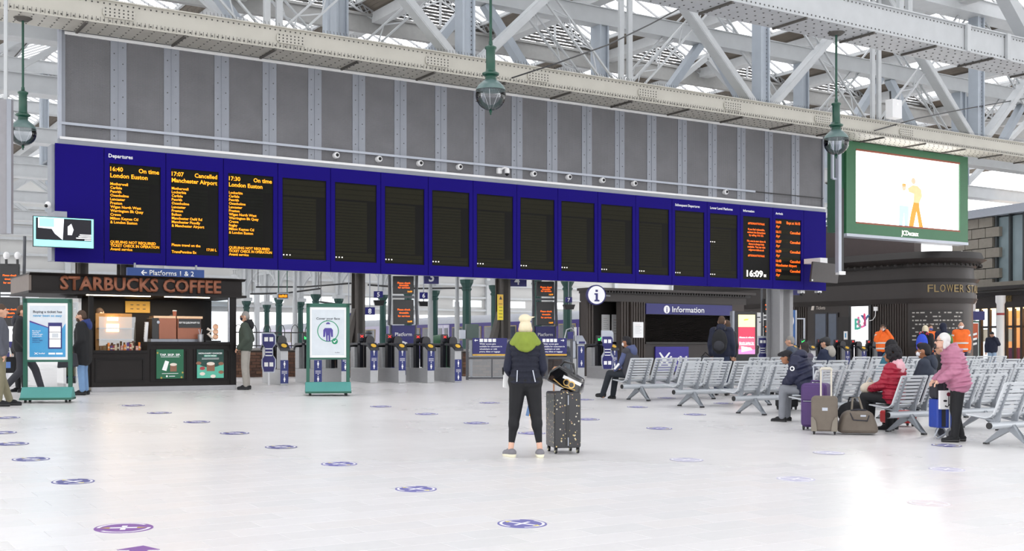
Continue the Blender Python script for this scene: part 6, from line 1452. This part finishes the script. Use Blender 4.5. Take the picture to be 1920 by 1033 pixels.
h.ell(nk+V((0, -.11, -.04)), (.13, .05, .09)); h.cap(nk+V((-.1, -.06, .02)), nk+V((.02, -.13, -.1)), .045, .035); h.cap(nk+V((.1, -.06, .02)), nk+V((-.0, -.13, -.1)), .045, .035); blob(h, 'hood', LIME, w, .011, 3)
for sx, dz in ((-.1, 0), (.12, .01)): MB().bar((sx, -.125, .9), (sx+(.006 if sx < 0 else -.03), -.128, 1.04), .012, .012).build('zip_pull', LTALU, w)
t = thing('paper_bag', 'white folded paper held at the hip of the blonde woman', 'paper', Vector(w.location)+V((-.22, .12, .93)), .2); MB().prism([(-.05, -.1), (.08, -.14), (.1, .06), (-.04, .1)], -.03, .02).build('fold', WHITE, t); MB().box(-.06, -.02, -.02, .01, .05, .14).build('dark_edge', BLACK, t)
# 2 man in olive jacket
J = pose_stand(); J['wriL'] = V((-.2, .12, .93)); J['wriR'] = V((.2, .12, .93)); J['elbL'] = V((-.25, -.08, 1.12)); J['elbR'] = V((.25, -.08, 1.12))
person(G(461, 730), 1.62, 'man in olive jacket and pale trousers with a navy mask beside the kiosk', 1.76, J, 0, OLIVE, LGREY, SHB, HGR, 'short', mask=MN, glasses=True, hood=BLK, pad=.045)
# 3-6 people left of the kiosk
J = pose_stand(); J['ankL'] = V((-.1, .15, .09)); J['toeL'] = V((-.1, .31, .035))
person(G(0, 761), -1.2, 'person in a grey jacket and khaki trousers at the edge of the ticket stand group', 1.8, J, 0, cloth('jacket_grey', '#4d4f58'), cloth('cloth_khaki', '#77725c'), SHB, HBR, 'short', pad=.045)
J = pose_stand(); J['ankL'] = V((-.1, .36, .12)); J['toeL'] = V((-.1, .52, .08)); J['kneL'] = V((-.1, .24, .52)); J['ankR'] = V((.1, -.32, .14)); J['toeR'] = V((.1, -.2, .05)); J['kneR'] = V((.1, .0, .5)); J['wriR'] = V((.25, .15, .9))
person(G(40, 744), -1.25, 'person in dark coat and white trainers striding behind the ticket stand', 1.8, J, 0, BLK, DGREY, SHW, HBR, 'short', pad=.05, hood=DGREY)
person(G(10, 742)+V((-.2, 1.2, .03)), 2.6, 'person with dark hair and pale mask behind the grey jacket', 1.6, None, 2, BLK, BLK, SHB, HDK, 'long', mask=MW)
t = thing('carrier_bag', 'black carrier bag with a blue mark held by the striding person', 'bag', G(22, 742)+V((-.1, .0, .45)), .3); MB().prism([(-.16, 0), (.16, 0), (.19, .32), (-.19, .32)], -.07, .07).build('bag_body', BLK, t, bevel=.02); pic(t, mat('bag_blue', '#5a7fc0', .5), -.08, .08, .1, .22, -.075, 'mark'); MB().tube([(-.1, 0, .32), (-.05, 0, .5), (.05, 0, .5), (.1, 0, .32)], .012).build('handle', WHITE, t, True)
J = pose_stand(); J['wriL'] = V((-.2, .1, .95)); J['hed'] = V((0, .04, 1.62))
person(G(156, 740), 1.62, 'bearded man in a long black coat and blue jeans by the drinks fridge', 1.72, J, 0, BLK, cloth('jeans_pale', '#6f8fb5'), SHB, HBR, 'short', hem=.22, pad=.06, hood=cloth('hood_blue', '#24356e'), beard=True)
t = thing('shoulder_bag', 'black shoulder bag hanging at the side of the bearded man', 'bag', G(148, 741)+V((-.1, -.32, .55)), .1); MB().prism([(-.2, .0), (.2, .03), (.16, .3), (-.16, .3)], -.07, .07).build('bag_body', DGREY, t, bevel=.03); MB().tube([(-.12, 0, .3), (0, .1, .62), (.12, 0, .3)], .015).build('strap', BLK, t, True)
# 7-8 baristas
bk = ST(KL+K(186, 600, 1.55)[0], TK-1.55, KZ+.08); person(bk, -1.0, 'barista in brown top and pale mask behind the glass food case', 1.75, None, 0, cloth('cloth_brown', '#4a3a2c'), BLK, SHB, HBR, 'short', mask=MW)
bk = ST(KL+K(322, 600, 1.5)[0], TK-1.5, KZ+.02); person(bk, 2.9, 'barista half hidden behind the copper espresso machines', 1.68, None, 1, BLK, BLK, SHB, HDK, 'short')
# 9 hoodie man on the first bench
def sitter(i, k, n, label, d=.0, lean=0.0, J=None, H=1.75, **kw):
    J = {a: (p-V((0, 0, .035)) if a[:3] in ('ank', 'toe') else p) for a, p in (J or pose_sit(lean)).items()}
    return person(seat_pos(i, k, n)+V((0, 0, .035)), GO+d, label, H, J, **kw)
J = pose_sit(.06)
J['ankL'] = V((-.12, .62, .1)); J['toeL'] = V((-.14, .75, .1)); J['ankR'] = V((.1, .5, .09)); J['wriL'] = V((-.16, .28, .6))
HOOD = cloth('hoodie_blue', '#4a5378')
w, J = sitter(0, 0, 0, 'man in grey vest over a blue hoodie with white sleeve lettering, seated', .35, J=J, skin=1, top=cloth('vest_grey', '#38383f'), legs=cloth('trousers_slate', '#1b2129'), shoe=SHB, hair=HDK, hstyle='fade', mask=MW, hood=HOOD, sleeves=HOOD)
e, q = J['elbL'], J['wriL']
for i in range(5): p = e+(q-e)*(.1+.16*i)+V((-.062, 0, .0)); MB().box(-.004, .004, -.022, .022, -.02, .02).build('sleeve_letter', WHITE, w, loc=p)
# 10-11 man with backpack
c = G(1353, 741); person(c, -.35, 'tall man in navy with a dark backpack facing the information office', 1.82, None, 0, NAVY, DJEAN, SHB, HBR, 'short', pad=.05, hood=NAVY)
person(c+V((.25, .75, .02)), .2, 'person partly hidden behind the man with the dark backpack', 1.72, None, 0, DGREY, BLK, SHB, HBR, 'bob')
# 12 navy puffer man leaning forward
J = pose_sit(.2); J['wriL'] = V((-.05, .42, .62)); J['wriR'] = V((.08, .42, .62)); J['hed'] = V((0, .42, 1.06)); J['nek'] = V((0, .28, 1.0))
NPUF = cloth('puffer_navy', '#161b38', .5, 12, .6)
w, J = sitter(3, 0, 0, 'person in a navy puffer jacket bent forward beside the purple suitcase', .45, J=J, skin=1, top=NPUF, legs=cloth('jogger_grey', '#7d8087'), shoe=SHB, hair=HDK, hstyle='cap', pad=.075, heavy=1.1, noface=True, puff=.09, vox=.014)
c_ = MB(); c_.ell(J['nek']+V((0, -.1, .1)), (.15, .12, .1)); c_.ell(J['nek']+V((0, -.02, .06)), (.15, .1, .09)); blob(c_, 'hood', NPUF, w, .014, 4)
o = MB().lathe([(.04, 0), (.04, .006)], n=18, axis='x').build('round_badge', WHITE, w); o.location = J['elbL']*.45+J['shoL']*.55+V((-.125, .0, 0)); MB().lathe([(.022, -.004), (.022, 0)], n=14, axis='x').build('badge_centre', NAVY, o)
# 13-15 seated behind
sitter(1, 1, 0, 'dark haired woman with a patterned scarf seated behind the navy puffer', .1, skin=0, top=cloth('top_purple_grey', '#4e4858'), legs=BLK, shoe=SHB, hair=cloth('hair_dark_brown', '#2c2523'), hstyle='bob', H=1.66)
sitter(0, 1, 2, 'grey haired man in a slate jacket seated facing the gates', .5, skin=0, top=cloth('jacket_slate', '#3c4656'), legs=BLK, shoe=SHB, hair=HGR, hstyle='short', H=1.8)
sitter(1, 1, 1, 'man in a dark flat cap and navy jacket seated with a rucksack', .2, skin=0, top=cloth('jacket_navy2', '#1e2740'), legs=BLK, shoe=SHB, hair=cloth('cap_charcoal', '#2c2d2f'), hstyle='cap', H=1.8, hood=LGREY)
# 16-18 staff in orange
ORG = cloth('hivis_orange', '#f06a12', rough=.6); SILV = mat('reflective_silver', '#c9c9c4', .35)
def hivis(loc, rz, label, J, **kw):
    w, J = person(loc, rz, label, kw.pop('H', 1.8), J, kw.pop('skin', 0), ORG, cloth('trousers_navy', '#191838'), SHB, pad=.05, hem=.05, collar=NAVY, **kw)
    for z in (.93, 1.13):
        c = MB(); c.lathe([(.242, -.028), (.246, 0), (.242, .028)], n=28); o = c.build('reflective_band', SILV, w, True, loc=(0, 0, z)); o.scale = (1, .78, 1)
    for n in 'LR':
        p = (J['elb'+n]*.35+J['sho'+n]*.65); d = (J['elb'+n]-J['sho'+n]).normalized(); MB().tube([p-d*.025, p+d*.025], .096, 14).build('sleeve_band', SILV, w, True)
    return w, J
J = pose_stand(); J['elbR'] = V((.24, .12, 1.2)); J['wriR'] = V((.08, .17, 1.5)); J['elbL'] = V((-.3, .06, 1.25)); J['wriL'] = V((-.13, .08, 1.53))
c = GX(1655, 42.3); w, J = hivis(c, math.pi-.2, 'man in orange hi-vis jacket holding a phone to his ear', J, hair=HBR, hstyle='short', mask=MW, glasses=True)
t = thing('mobile_phone', 'dark mobile phone held to the ear of the man in orange', 'phone', Vector(c)+V((.12, -.12, 1.62)), .3); MB().box(-.035, .035, -.006, .006, 0, .15).build('case', BLACK, t, bevel=.005); MB().box(-.03, .03, -.009, -.006, .01, .14).build('screen', SCREEN, t)
hivis(GX(1802, 38.5), math.pi-.25, 'bald man in orange hi-vis coat and white mask by the flower stall', pose_stand(), hair=HGR, hstyle='bald', mask=MW, H=1.84)
hivis(GX(1744, 41.5), math.pi+.1, 'man in orange hi-vis and blue mask half hidden behind travellers', pose_stand(), hair=HBR, hstyle='short', mask=MB_, H=1.82)
# 19-20 travellers with rucksacks
J = pose_stand(); J['wriR'] = V((.15, .3, 1.1)); J['wriL'] = V((-.15, .3, 1.1))
c19 = GX(1735, 35.5); person(c19, -.7, 'fair haired traveller in a black coat wearing a blue and red rucksack', 1.68, J, 0, BLK, BLK, SHB, HBL, 'bob', pad=.05, hood=BLK)
c20 = GX(1768, 37.0); person(c20, .25, 'traveller with navy hood up wearing a green rucksack', 1.76, None, 0, NAVY, DJEAN, SHB, NAVY, 'hoodup', pad=.06)
# 21-23 seated on the right
J = pose_sit(.04); J['wriL'] = V((-.1, .34, .66)); J['wriR'] = V((.1, .34, .66))
RED = cloth('puffer_red', '#9c1230', .6, 26, .5)
sitter(4, 0, 0, 'curly black haired woman in a crimson quilted jacket seated on the bench', .25, J=J, skin=1, top=RED, legs=BLK, shoe=SHB, hair=HDK, hstyle='curly', H=1.7, hood=cloth('hood_pink', '#d9a9b2'), pad=.04, puff=.05, vox=.012)
J = pose_sit(.0); sitter(4, 0, 1, 'dark haired man in slate jacket and white mask seated next to crimson jacket', .45, J=J, skin=1, top=cloth('jacket_steel', '#2a3140'), legs=BLK, shoe=SHB, hair=HDK, hstyle='fade', mask=MW, H=1.8, hood=cloth('jacket_steel', '#2a3140'), pad=.045)
sitter(3, 1, 0, 'white haired man in a black coat and glasses seated behind the pink coat', .4, skin=0, top=BLK, legs=BLK, shoe=SHB, hair=HWH, hstyle='short', glasses=True, H=1.78, pad=.05)
sitter(2, 1, 1, 'person in a black woolly hat and teal jacket seated by the travellers', .2, skin=0, top=cloth('jacket_teal', '#2f6577'), legs=BLK, shoe=SHB, hair=HDK, hstyle='hoodup', H=1.76, pad=.05)
# 24 woman in the pink coat
PINK = cloth('puffer_pink', '#b0708a', .55, 24, .5)
J = pose_stand(); J['che'] = V((0, .08, 1.3)); J['nek'] = V((0, .15, 1.44)); J['hed'] = V((0, .24, 1.57))
for n, s in (('L', -1), ('R', 1)): J['sho'+n] = V((s*.17, .1, 1.4)); J['elb'+n] = V((s*.25, .1, 1.12)); J['wri'+n] = V((s*.19, .3, .97)); J['hip'+n] = V((s*.09, -.0, .93)); J['kne'+n] = V((s*.1, .04, .5))
J['ankL'] = V((-.1, .08, .09)); J['toeL'] = V((-.11, .25, .035)); J['ankR'] = V((.1, -.06, .09)); J['toeR'] = V((.1, .1, .035))
c24 = G(1797, 828); w, J = person(c24, 1.42, 'white haired woman in a pink quilted coat leaning on a shopping trolley', 1.6, J, 2, PINK, BLK, SHB, HWH, 'bob', pad=.055, hem=.05, hood=PINK, glasses=True, vox=.012, heavy=1.15, puff=.06)
# 25 person at the shop
J = pose_stand(); J['elbL'] = V((-.28, .05, 1.2)); J['wriL'] = V((-.1, .12, 1.5))
person(GX(1860, 51), math.pi-.5, 'person in navy jacket, black cap and pale jeans outside the sandwich shop', 1.78, J, 0, NAVY, cloth('jeans_light', '#8ea4bd'), SHB, BLK, 'cap', pad=.05)
# ------------------------------------------------------------------ luggage
def rbox(mb, x0, x1, y0, y1, z0, z1, r=.05, n=4):
    """box with rounded vertical edges in plan xz (rounded front outline)"""
    pts = []
    for cx, cz, a in ((x1-r, z1-r, 0), (x0+r, z1-r, 1), (x0+r, z0+r, 2), (x1-r, z0+r, 3)):
        for i in range(n+1): q = (a+i/n)*math.pi/2; pts.append((cx+r*math.cos(q), cz+r*math.sin(q)))
    mb.prism(pts, y0, y1); return mb
def wheels(t, pts, r=.03, m=BLACK, hub=None):
    for x, y in pts:
        MB().box(x-.018, x+.018, y-.018, y+.018, r, r*2.3).build('castor_fork', BLACK, t); o = MB().lathe([(r, -.012), (r, .012)], (x, y, r), 14, 'x').build('wheel', m, t, True)
        if hub: MB().lathe([(r*.6, -.016), (r*.6, .016)], (x, y, r), 12, 'x').build('wheel_hub', hub, o)
def handle(t, x0, x1, y, z0, z1, m=LTALU, r=.011):
    MB().tube([(x0, y, z0), (x0, y, z1)], r).build('handle_rod', m, t, True); MB().tube([(x1, y, z0), (x1, y, z1)], r).build('handle_rod', m, t, True); MB().tube([(x0-.01, y, z1), (x0+.01, y, z1+.03), (x1-.01, y, z1+.03), (x1+.01, y, z1)], r*1.6).build('handle_grip', m, t, True)
# patterned black suitcase
FLOR = mat('floral_black', '#2c2c30', .3, var=.1, scale=10)
nt = FLOR.node_tree; bs = nt.nodes['Principled BSDF']; tc = [n for n in nt.nodes if n.type == 'TEX_COORD'][0]
vo = nt.nodes.new('ShaderNodeTexVoronoi'); vo.inputs['Scale'].default_value = 24; cr = nt.nodes.new('ShaderNodeValToRGB'); cr.color_ramp.elements[0].position = .0; cr.color_ramp.elements[0].color = (1, 1, 1, 1); cr.color_ramp.elements[1].position = .23; cr.color_ramp.elements[1].color = (0, 0, 0, 1); cr.color_ramp.interpolation = 'CONSTANT'
cr2 = nt.nodes.new('ShaderNodeValToRGB'); e = cr2.color_ramp.elements; e[0].color = lin('#c9b27a'); e[1].color = lin('#5fae9c'); q = e.new(.45); q.color = lin('#8f6a5a'); q = e.new(.7); q.color = lin('#c4bfae'); cr2.color_ramp.interpolation = 'CONSTANT'
mx = nt.nodes.new('ShaderNodeMix'); mx.data_type = 'RGBA'; mx.inputs[6].default_value = lin('#232327')
nt.links.new(tc.outputs['Object'], vo.inputs['Vector']); nt.links.new(vo.outputs['Distance'], cr.inputs[0]); nt.links.new(vo.outputs['Color'], cr2.inputs[0]); nt.links.new(cr.outputs[0], mx.inputs[0]); nt.links.new(cr2.outputs[0], mx.inputs[7]); nt.links.new(mx.outputs[2], bs.inputs['Base Color'])
c = G(1056, 848); t = thing('suitcase', 'tall black suitcase printed with small flowers beside the blonde woman', 'suitcase', c, .22)
rbox(MB(), -.17, .17, -.21, .21, .07, .76, .03).build('shell', FLOR, t, True, bevel=.012)
MB().box(-.022, .022, -.216, -.208, .1, .74).build('zip_band', BLACK, t); MB().box(.0, .01, -.222, -.215, .6, .72).build('zip_pull', LTALU, t); MB().box(.0, .01, -.222, -.215, .1, .2).build('zip_pull', LTALU, t); MB().tube([(-.06, -.1, .76), (-.05, -.1, .785), (.05, -.1, .785), (.06, -.1, .76)], .012).build('top_handle', BLACK, t)
wheels(t, [(-.14, -.17), (.14, -.17), (-.14, .17), (.14, .17)], .036, BLACK, mat('hub_cream', '#d8d3b2', .4)); handle(t, -.08, .08, .16, .76, 1.02, mat('rose_gold', '#b98a6a', .3, metal=.6))
PATENT = mat('patent_black', '#141416', .12, var=.2, coat=.5); GOLDM = mat('gold_metal', '#c9a86a', .25, metal=.8)
t = thing('handbag', 'glossy black handbag with gold emblem lying on the patterned suitcase', 'handbag', c+V((.02, -.02, .8)), -.35); t.rotation_euler = (0, .42, -.35)
b = MB(); b.prism([(-.24, .0), (.2, .0), (.22, .05), (.17, .2), (-.16, .24), (-.25, .12)], -.1, .1); b.build('bag_body', PATENT, t, True, bevel=.03)
for x in (.02, .09): ring(t, GOLDM, x, .09, .03, .045, -.108, name='emblem')
MB().tube([(-.15, -.105, .06), (.0, -.108, .02), (.16, -.105, .05)], .008).build('gold_trim', GOLDM, t, True); MB().tube([(-.18, 0, .2), (-.14, 0, .3), (-.02, 0, .32), (.06, 0, .2)], .015).build('bag_handle', PATENT, t, True); MB().box(-.05, .2, -.104, -.1, .12, .16).build('pale_panel', WHITE, t)
# folded caution cone seen beyond the woman
c = G(999, 781); t = thing('caution_cone', 'blue and yellow folding caution cone standing beyond the woman', 'caution sign', c, .3)
for a, m_, nm in ((0, JEAN, 'blue_side'), (1, mat('cone_yellow', '#e0a21f', .5), 'yellow_side'), (2, JEAN, 'blue_side'), (3, mat('cone_yellow', '#e0a21f', .5), 'yellow_side')):
    q = [math.pi/4*(2*a+1)+math.pi/2, math.pi/4*(2*a+3)+math.pi/2]; mb = MB(); mb.add([(.14*math.cos(q[0]), .14*math.sin(q[0]), .01), (.14*math.cos(q[1]), .14*math.sin(q[1]), .01), (.015*math.cos(q[1]), .015*math.sin(q[1]), .5), (.015*math.cos(q[0]), .015*math.sin(q[0]), .5), (0, 0, .01), (0, 0, .5)], [(0, 1, 2, 3), (0, 4, 1), (2, 5, 3), (0, 3, 5, 4), (1, 4, 5, 2)]); mb.build(nm, m_, t)
MB().ell((0, 0, .51), (.025, .025, .03)).build('tip', WHITE, t, True); MB().box(-.11, .11, -.11, .11, 0, .012).build('base', WHITE, t)
# purple suitcase
PURP = cloth('luggage_purple', '#4a2f66', rough=.6); c = G(1530, 806); k = c.y/FPX
t = thing('purple_suitcase', 'large purple soft suitcase standing by the bent forward passenger', 'suitcase', c, -.5); h = 88*k
rbox(MB(), -.2, .2, -.16, .16, .05, h, .07).build('body', PURP, t, True, bevel=.03); rbox(MB(), -.17, .17, -.2, -.16, .08, h*.6, .05).build('front_pocket', PURP, t, True, bevel=.015); rbox(MB(), -.17, .17, -.19, -.16, h*.63, h*.95, .04).build('top_pocket', PURP, t, True, bevel=.015)
MB().tube([(-.15, -.192, h*.62), (.15, -.192, h*.62)], .005).build('zip', LTALU, t); wheels(t, [(-.16, -.12), (.16, -.12), (-.16, .12), (.16, .12)], .03); MB().tube([(-.08, 0, h), (-.07, 0, h+.03), (.07, 0, h+.03), (.08, 0, h)], .014).build('top_handle', PURP, t); handle(t, -.07, .07, .12, h, h+.24)
# taupe upright
TAUP = cloth('luggage_taupe', '#6a6157', rough=.7); TAUP2 = mat('taupe_plastic', '#7b7468', .5)
c = G(1546, 814); k = c.y/FPX; t = thing('taupe_suitcase', 'taupe upright suitcase with raised silver handle in front of the purple one', 'suitcase', c, -.3); h = 72*k
rbox(MB(), -.19, .19, -.11, .11, .05, h, .06).build('body', TAUP, t, True, bevel=.025); rbox(MB(), -.16, .16, .11, .16, .1, h*.9, .04).build('pocket', TAUP, t, True, bevel=.01)
for s in (-1, 1): MB().prism([(s*.19, .05), (s*.1, .05), (s*.12, .2), (s*.16, .26), (s*.19, .26)], -.13, -.1).build('corner_guard', TAUP2, t)
MB().box(-.03, .05, -.118, -.11, h*.62, h*.7).build('badge', LTALU, t); wheels(t, [(-.15, -.08), (.15, -.08), (-.15, .08), (.15, .08)], .028); handle(t, -.05, .1, -.07, h-.05, h+.38, mat('handle_cream', '#c2bdb0', .35, metal=.3), .014)
# duffel
c = G(1608, 814); k = c.y/FPX; t = thing('duffel_bag', 'taupe holdall on the floor between suitcase and bench', 'holdall', c, -.12)
b = MB(); w, h = 36*k, 45*k; b.prism([(-w, .02), (w, .02), (w*.98, h*.3), (w*.72, h*.9), (w*.45, h), (-w*.5, h), (-w*.8, h*.85), (-w*1.0, h*.3)], -.13, .13); b.build('body', TAUP, t, True, bevel=.05)
MB().tube([(-w*.45, -.12, h*.9), (-w*.3, -.15, h*.62), (w*.4, -.15, h*.58), (w*.5, -.13, h*.8)], .009).build('piping', DGREY, t, True); MB().tube([(-w*.3, 0, h), (-w*.25, 0, h*1.5), (w*.05, 0, h*1.55), (w*.25, 0, h)], .017).build('handle', TAUP2, t, True); MB().box(.02, .1, -.135, -.128, h*.75, h*.82).build('badge', LTALU, t); MB().tube([(-w*.4, -.08, h), (0, -.1, h*1.04), (w*.4, -.08, h)], .012).build('strap', DGREY, t, True)
# black rucksack behind the holdall
c = G(1595, 795); k = c.y/FPX; t = thing('black_rucksack', 'black rucksack slumped behind the taupe holdall', 'rucksack', c, -.2); b = MB(); b.ell((0, 0, .18), (.22, .13, .19)); b.ell((.05, 0, .26), (.17, .11, .13)); blob(b, 'body', BLK, t, .015, 3); MB().tube([(-.04, 0, .36), (-.02, 0, .44), (.06, 0, .44), (.08, 0, .36)], .012).build('loop', BLK, t, True)
# red case under the bench, small black case
def low_case(px, py, w, h, m, label, nm='suitcase', rz=0):
    c = G(px, py); k = c.y/FPX; t = thing(nm, label, 'suitcase', c, rz); rbox(MB(), -w*k/2, w*k/2, -.15, .15, .055, .055+h*k, .04).build('body', m, t, True, bevel=.02); wheels(t, [(-w*k*.4, -.1), (w*k*.4, -.1), (-w*k*.4, .1), (w*k*.4, .1)], .028); MB().box(-.08, .08, -.16, -.15, .1+h*k*.5, .13+h*k*.5).build('side_handle', BLACK, t)
low_case(1684, 799, 58, 23, cloth('luggage_red', '#a51a1e', rough=.5), 'red suitcase lying on its side beneath the bench', 'red_suitcase', .1); low_case(1475, 768, 34, 30, BLK, 'small black wheeled case beneath the bench', 'black_case', .2)
# shopping trolley and tote
c = G(1764, 822); t = thing('shopping_trolley', 'blue and grey shopping trolley pushed by the woman in pink', 'shopping trolley', c, .2); BLU = cloth('trolley_blue', '#2743a0', rough=.5); k = c.y/FPX
rbox(MB(), -.13, .17, -.12, .12, .16, .58, .03).build('bag', BLU, t, True, bevel=.02); MB().box(-.06, .0, -.128, -.12, .18, .56).build('grey_stripe', DGREY, t); MB().prism([(.1, .3), (.16, .3), (.16, .52), (.12, .5)], -.13, -.12).build('green_pocket', mat('trolley_green', '#5d8a3f', .6), t)
rbox(MB(), -.14, .1, -.1, .1, .58, .86, .06).build('top_flap', DGREY, t, True, bevel=.03)
for y in (-.14, .14): o = MB().lathe([(.08, -.02), (.08, .02)], (.08, y, .08), 20, 'y').build('wheel', mat('wheel_grey', '#85878a', .5), t, True); MB().lathe([(.055, -.024), (.055, .024)], (.08, y, .08), 16, 'y').build('wheel_hub', DGREY, o, True)
MB().tube([(.06, -.13, .08), (.06, -.13, .5), (.06, -.11, .95)], .011).build('frame', LTALU, t, True); MB().tube([(-.1, -.1, .16), (-.16, -.1, .04), (-.12, -.1, .01), (.04, -.12, .1)], .01).build('stand', LTALU, t, True); MB().tube([(.06, .13, .08), (.06, .11, .95), (.16, .0, 1.02), (.06, -.11, .95)], .012).build('handle', BLACK, t, True)
t = thing('tote_bag', 'white tote printed with a dark flower held by the woman in pink', 'tote bag', c+V((.02, -.22, .44)), .05); w, h = .125, .27
MB().prism([(-w, 0), (w, 0), (w, h), (-w, h)], -.03, .03).build('bag_panel', PRINTW, t); MB().box(w, w+.012, -.04, .04, 0, h).build('checked_side', cloth('tote_check', '#7a5a78'), t); MB().tube([(-.05, 0, h), (-.05, 0, h+.1), (0, 0, h+.15), (.05, 0, h+.1), (.05, 0, h)], .011).build('handle', cloth('tote_handle', '#3b2f3c'), t, True)
DRK = mat('tote_print', '#222026', .6); pic(t, mat('tote_red', '#7a2237', .6), 0, 0, 0, 0, -.032, 'printed_flower', circ(.0, h*.8, .03, 14)); pic(t, DRK, -.006, .006, h*.2, h*.72, -.032, 'printed_stem'); pic(t, DRK, 0, 0, 0, 0, -.032, 'printed_leaf', circ(.05, h*.5, .035, 12, rz=.014)); pic(t, DRK, 0, 0, 0, 0, -.032, 'printed_leaf', circ(-.05, h*.45, .03, 12, rz=.016)); pic(t, DRK, 0, 0, 0, 0, -.032, 'printed_leaf', [(-.06, h*.15), (-.02, h*.1), (.03, h*.28), (.02, h*.3), (-.02, h*.16), (-.05, h*.22)])
# rucksacks worn by passengers
def rucksack(c, rz, m, m2, label, z, s=1.0):
    t = thing('rucksack', label, 'rucksack', Vector(c)+V((0, 0, z)), rz); b = MB(); b.ell((0, -.07, .22), (.16*s, .1, .25*s)); b.ell((0, -.09, .1), (.15*s, .1, .13)); blob(b, 'body', m, t, .016, 4); b = MB(); b.ell((0, -.15, .13), (.11*s, .06, .12)); blob(b, 'front_pocket', m2, t, .014, 3)
    for x in (-.1, .1): MB().tube([(x, .0, .42*s), (x*1.1, .05, .47*s), (x*1.3, .13, .4*s)], .018).build('shoulder_strap', m2, t, True)
    MB().tube([(-.03, -.03, .46*s), (0, -.03, .5*s), (.03, -.03, .46*s)], .01).build('top_loop', m2, t, True)
def behind(px, Y, rz, d): 
    p = GX(px, Y); return p+V((math.sin(rz)*d, -math.cos(rz)*d, 0))
p = G(1353, 741); rucksack(p+V((math.sin(-.35)*.2, -math.cos(.35)*.2, 0)), -.35, BLK, DGREY, 'dark rucksack worn by the tall man facing the office', 1.0, 1.15)
t = thing('black_holdall', 'black holdall hanging at the side of the tall man', 'holdall', p+V((-.38, -.05, .58)), .1); b = MB(); b.ell((0, 0, .16), (.17, .13, .17)); blob(b, 'body', DGREY, t, .016, 3); MB().tube([(-.1, 0, .28), (.0, 0, .4), (.12, 0, .3)], .014).build('strap', BLK, t, True)
rucksack(behind(1735, 35.5, -.7, .2), -.7, cloth('ruck_blue', '#3350c8'), cloth('ruck_red', '#b23350'), 'bright blue and red rucksack worn by the fair haired traveller', .92, 1.15)
rucksack(behind(1768, 37, .25, .22), .25, cloth('ruck_green', '#4a7a3a'), cloth('ruck_dkgreen', '#36592f'), 'green rucksack worn by the hooded traveller', .95, 1.0)
t = thing('white_bag', 'cream handbag on the lap of the woman in crimson', 'handbag', seat_pos(4, 0, 0)+V((-.28, .3, .6)), .3); b = MB(); b.ell((0, 0, .08), (.17, .1, .1)); blob(b, 'body', cloth('bag_cream', '#c9bfae'), t, .014, 3); MB().tube([(-.08, 0, .14), (0, 0, .24), (.08, 0, .14)], .01).build('strap', cloth('bag_cream', '#c9bfae'), t, True)
# ------------------------------------------------------------------ end wall of the train shed, cables
WALLB = mat('shed_wall', '#bdbdbb', .7, var=.15, scale=.3)
wb = struct(MB().box(-70, 75, 0, .3, 4.6, 15.5).build('wall_back', WALLB, None, loc=ST(0, -64, 0), rz=TH))
for i in range(9): MB().box(-70, 75, -.25, 0, 5+i*1.15, 5.18+i*1.15).build('rail', STEEL, wb)
for i in range(20): MB().box(-68+i*7.4, -67.6+i*7.4, -.35, 0, 0, 15.5).build('post', STEEL, wb)
for i in range(30): MB().box(-66+i*4.8, -63+i*4.8, -.05, 0, 5.4, 6.0).build('pane', mat('shed_pane_glow', '#e9eef2', .4, emit='#f2f6fa', es=.9), wb)  # panes glow to stand in for daylight through the glazing
for nm, pts, lab in (('power_cable', ((960, 146, 30.6), (1040, 120, 31.5), (1140, 84, 33), (1220, 45, 34.3), (1278, 14, 35.2), (1300, 2, 35.6)), 'black cable sagging across the truss behind the middle lamp'),
                     ('power_cable', ((1640, 245, 40.0), (1720, 222, 41.5), (1800, 206, 43), (1925, 184, 45.5)), 'thin black cable strung across the trusses above the green screen')):
    a = P(*pts[0]); t = thing(nm, lab, 'cable', a); MB().tube([tuple(P(*p)-a) for p in pts], .022, 6).build('cable', BLACK, t, True)
t = thing('junction_cabinet', 'white electrical cabinet fixed to the hangers of the board truss', 'cabinet', P(1675, 223, 39.6), TH); MB().box(-.28, .2, -.2, .1, 0, .62).build('box', WHITE, t, bevel=.01); MB().box(-.1, .02, -.21, -.2, .42, .5).build('label_plate', PRINTW, t); MB().tube([(-.2, -.05, .6), (-.22, -.05, .9)], .03).build('conduit', BLACK, t)
c = P(9, 438, 23.0); t = thing('hanging_panel', 'grey hanging panel seen edge on past the plain end of the board', 'panel', c, .1); k = 23/FPX
MB().box(-10*k, 12*k, 0, .12, 0, 252*k).build('panel_face', mat('panel_grey', '#8b8a8e', .5), t); MB().box(4*k, 12*k, -.02, 0, 0, 252*k).build('edge_strip', GREYA, t); MB().box(-3*k, 3*k, .03, .09, 252*k, ZB-c.z+.6).build('hanger', STEEL, t)
for i, x in enumerate((12, 33)):
    c = P(x, 486, 32.7); t = thing('flood_lamp', ['white flood lamp above the dark screens, farther from the kiosk', 'white flood lamp above the dark screens, nearer the kiosk'][i], 'lamp', c, .2, 'flood lamps'); MB().ell((0, 0, .1), (.09, .09, .11)).build('housing', WHITE, t, True); MB().box(-.03, .03, -.03, .03, -.14, .0).build('bracket', BLACK, t)
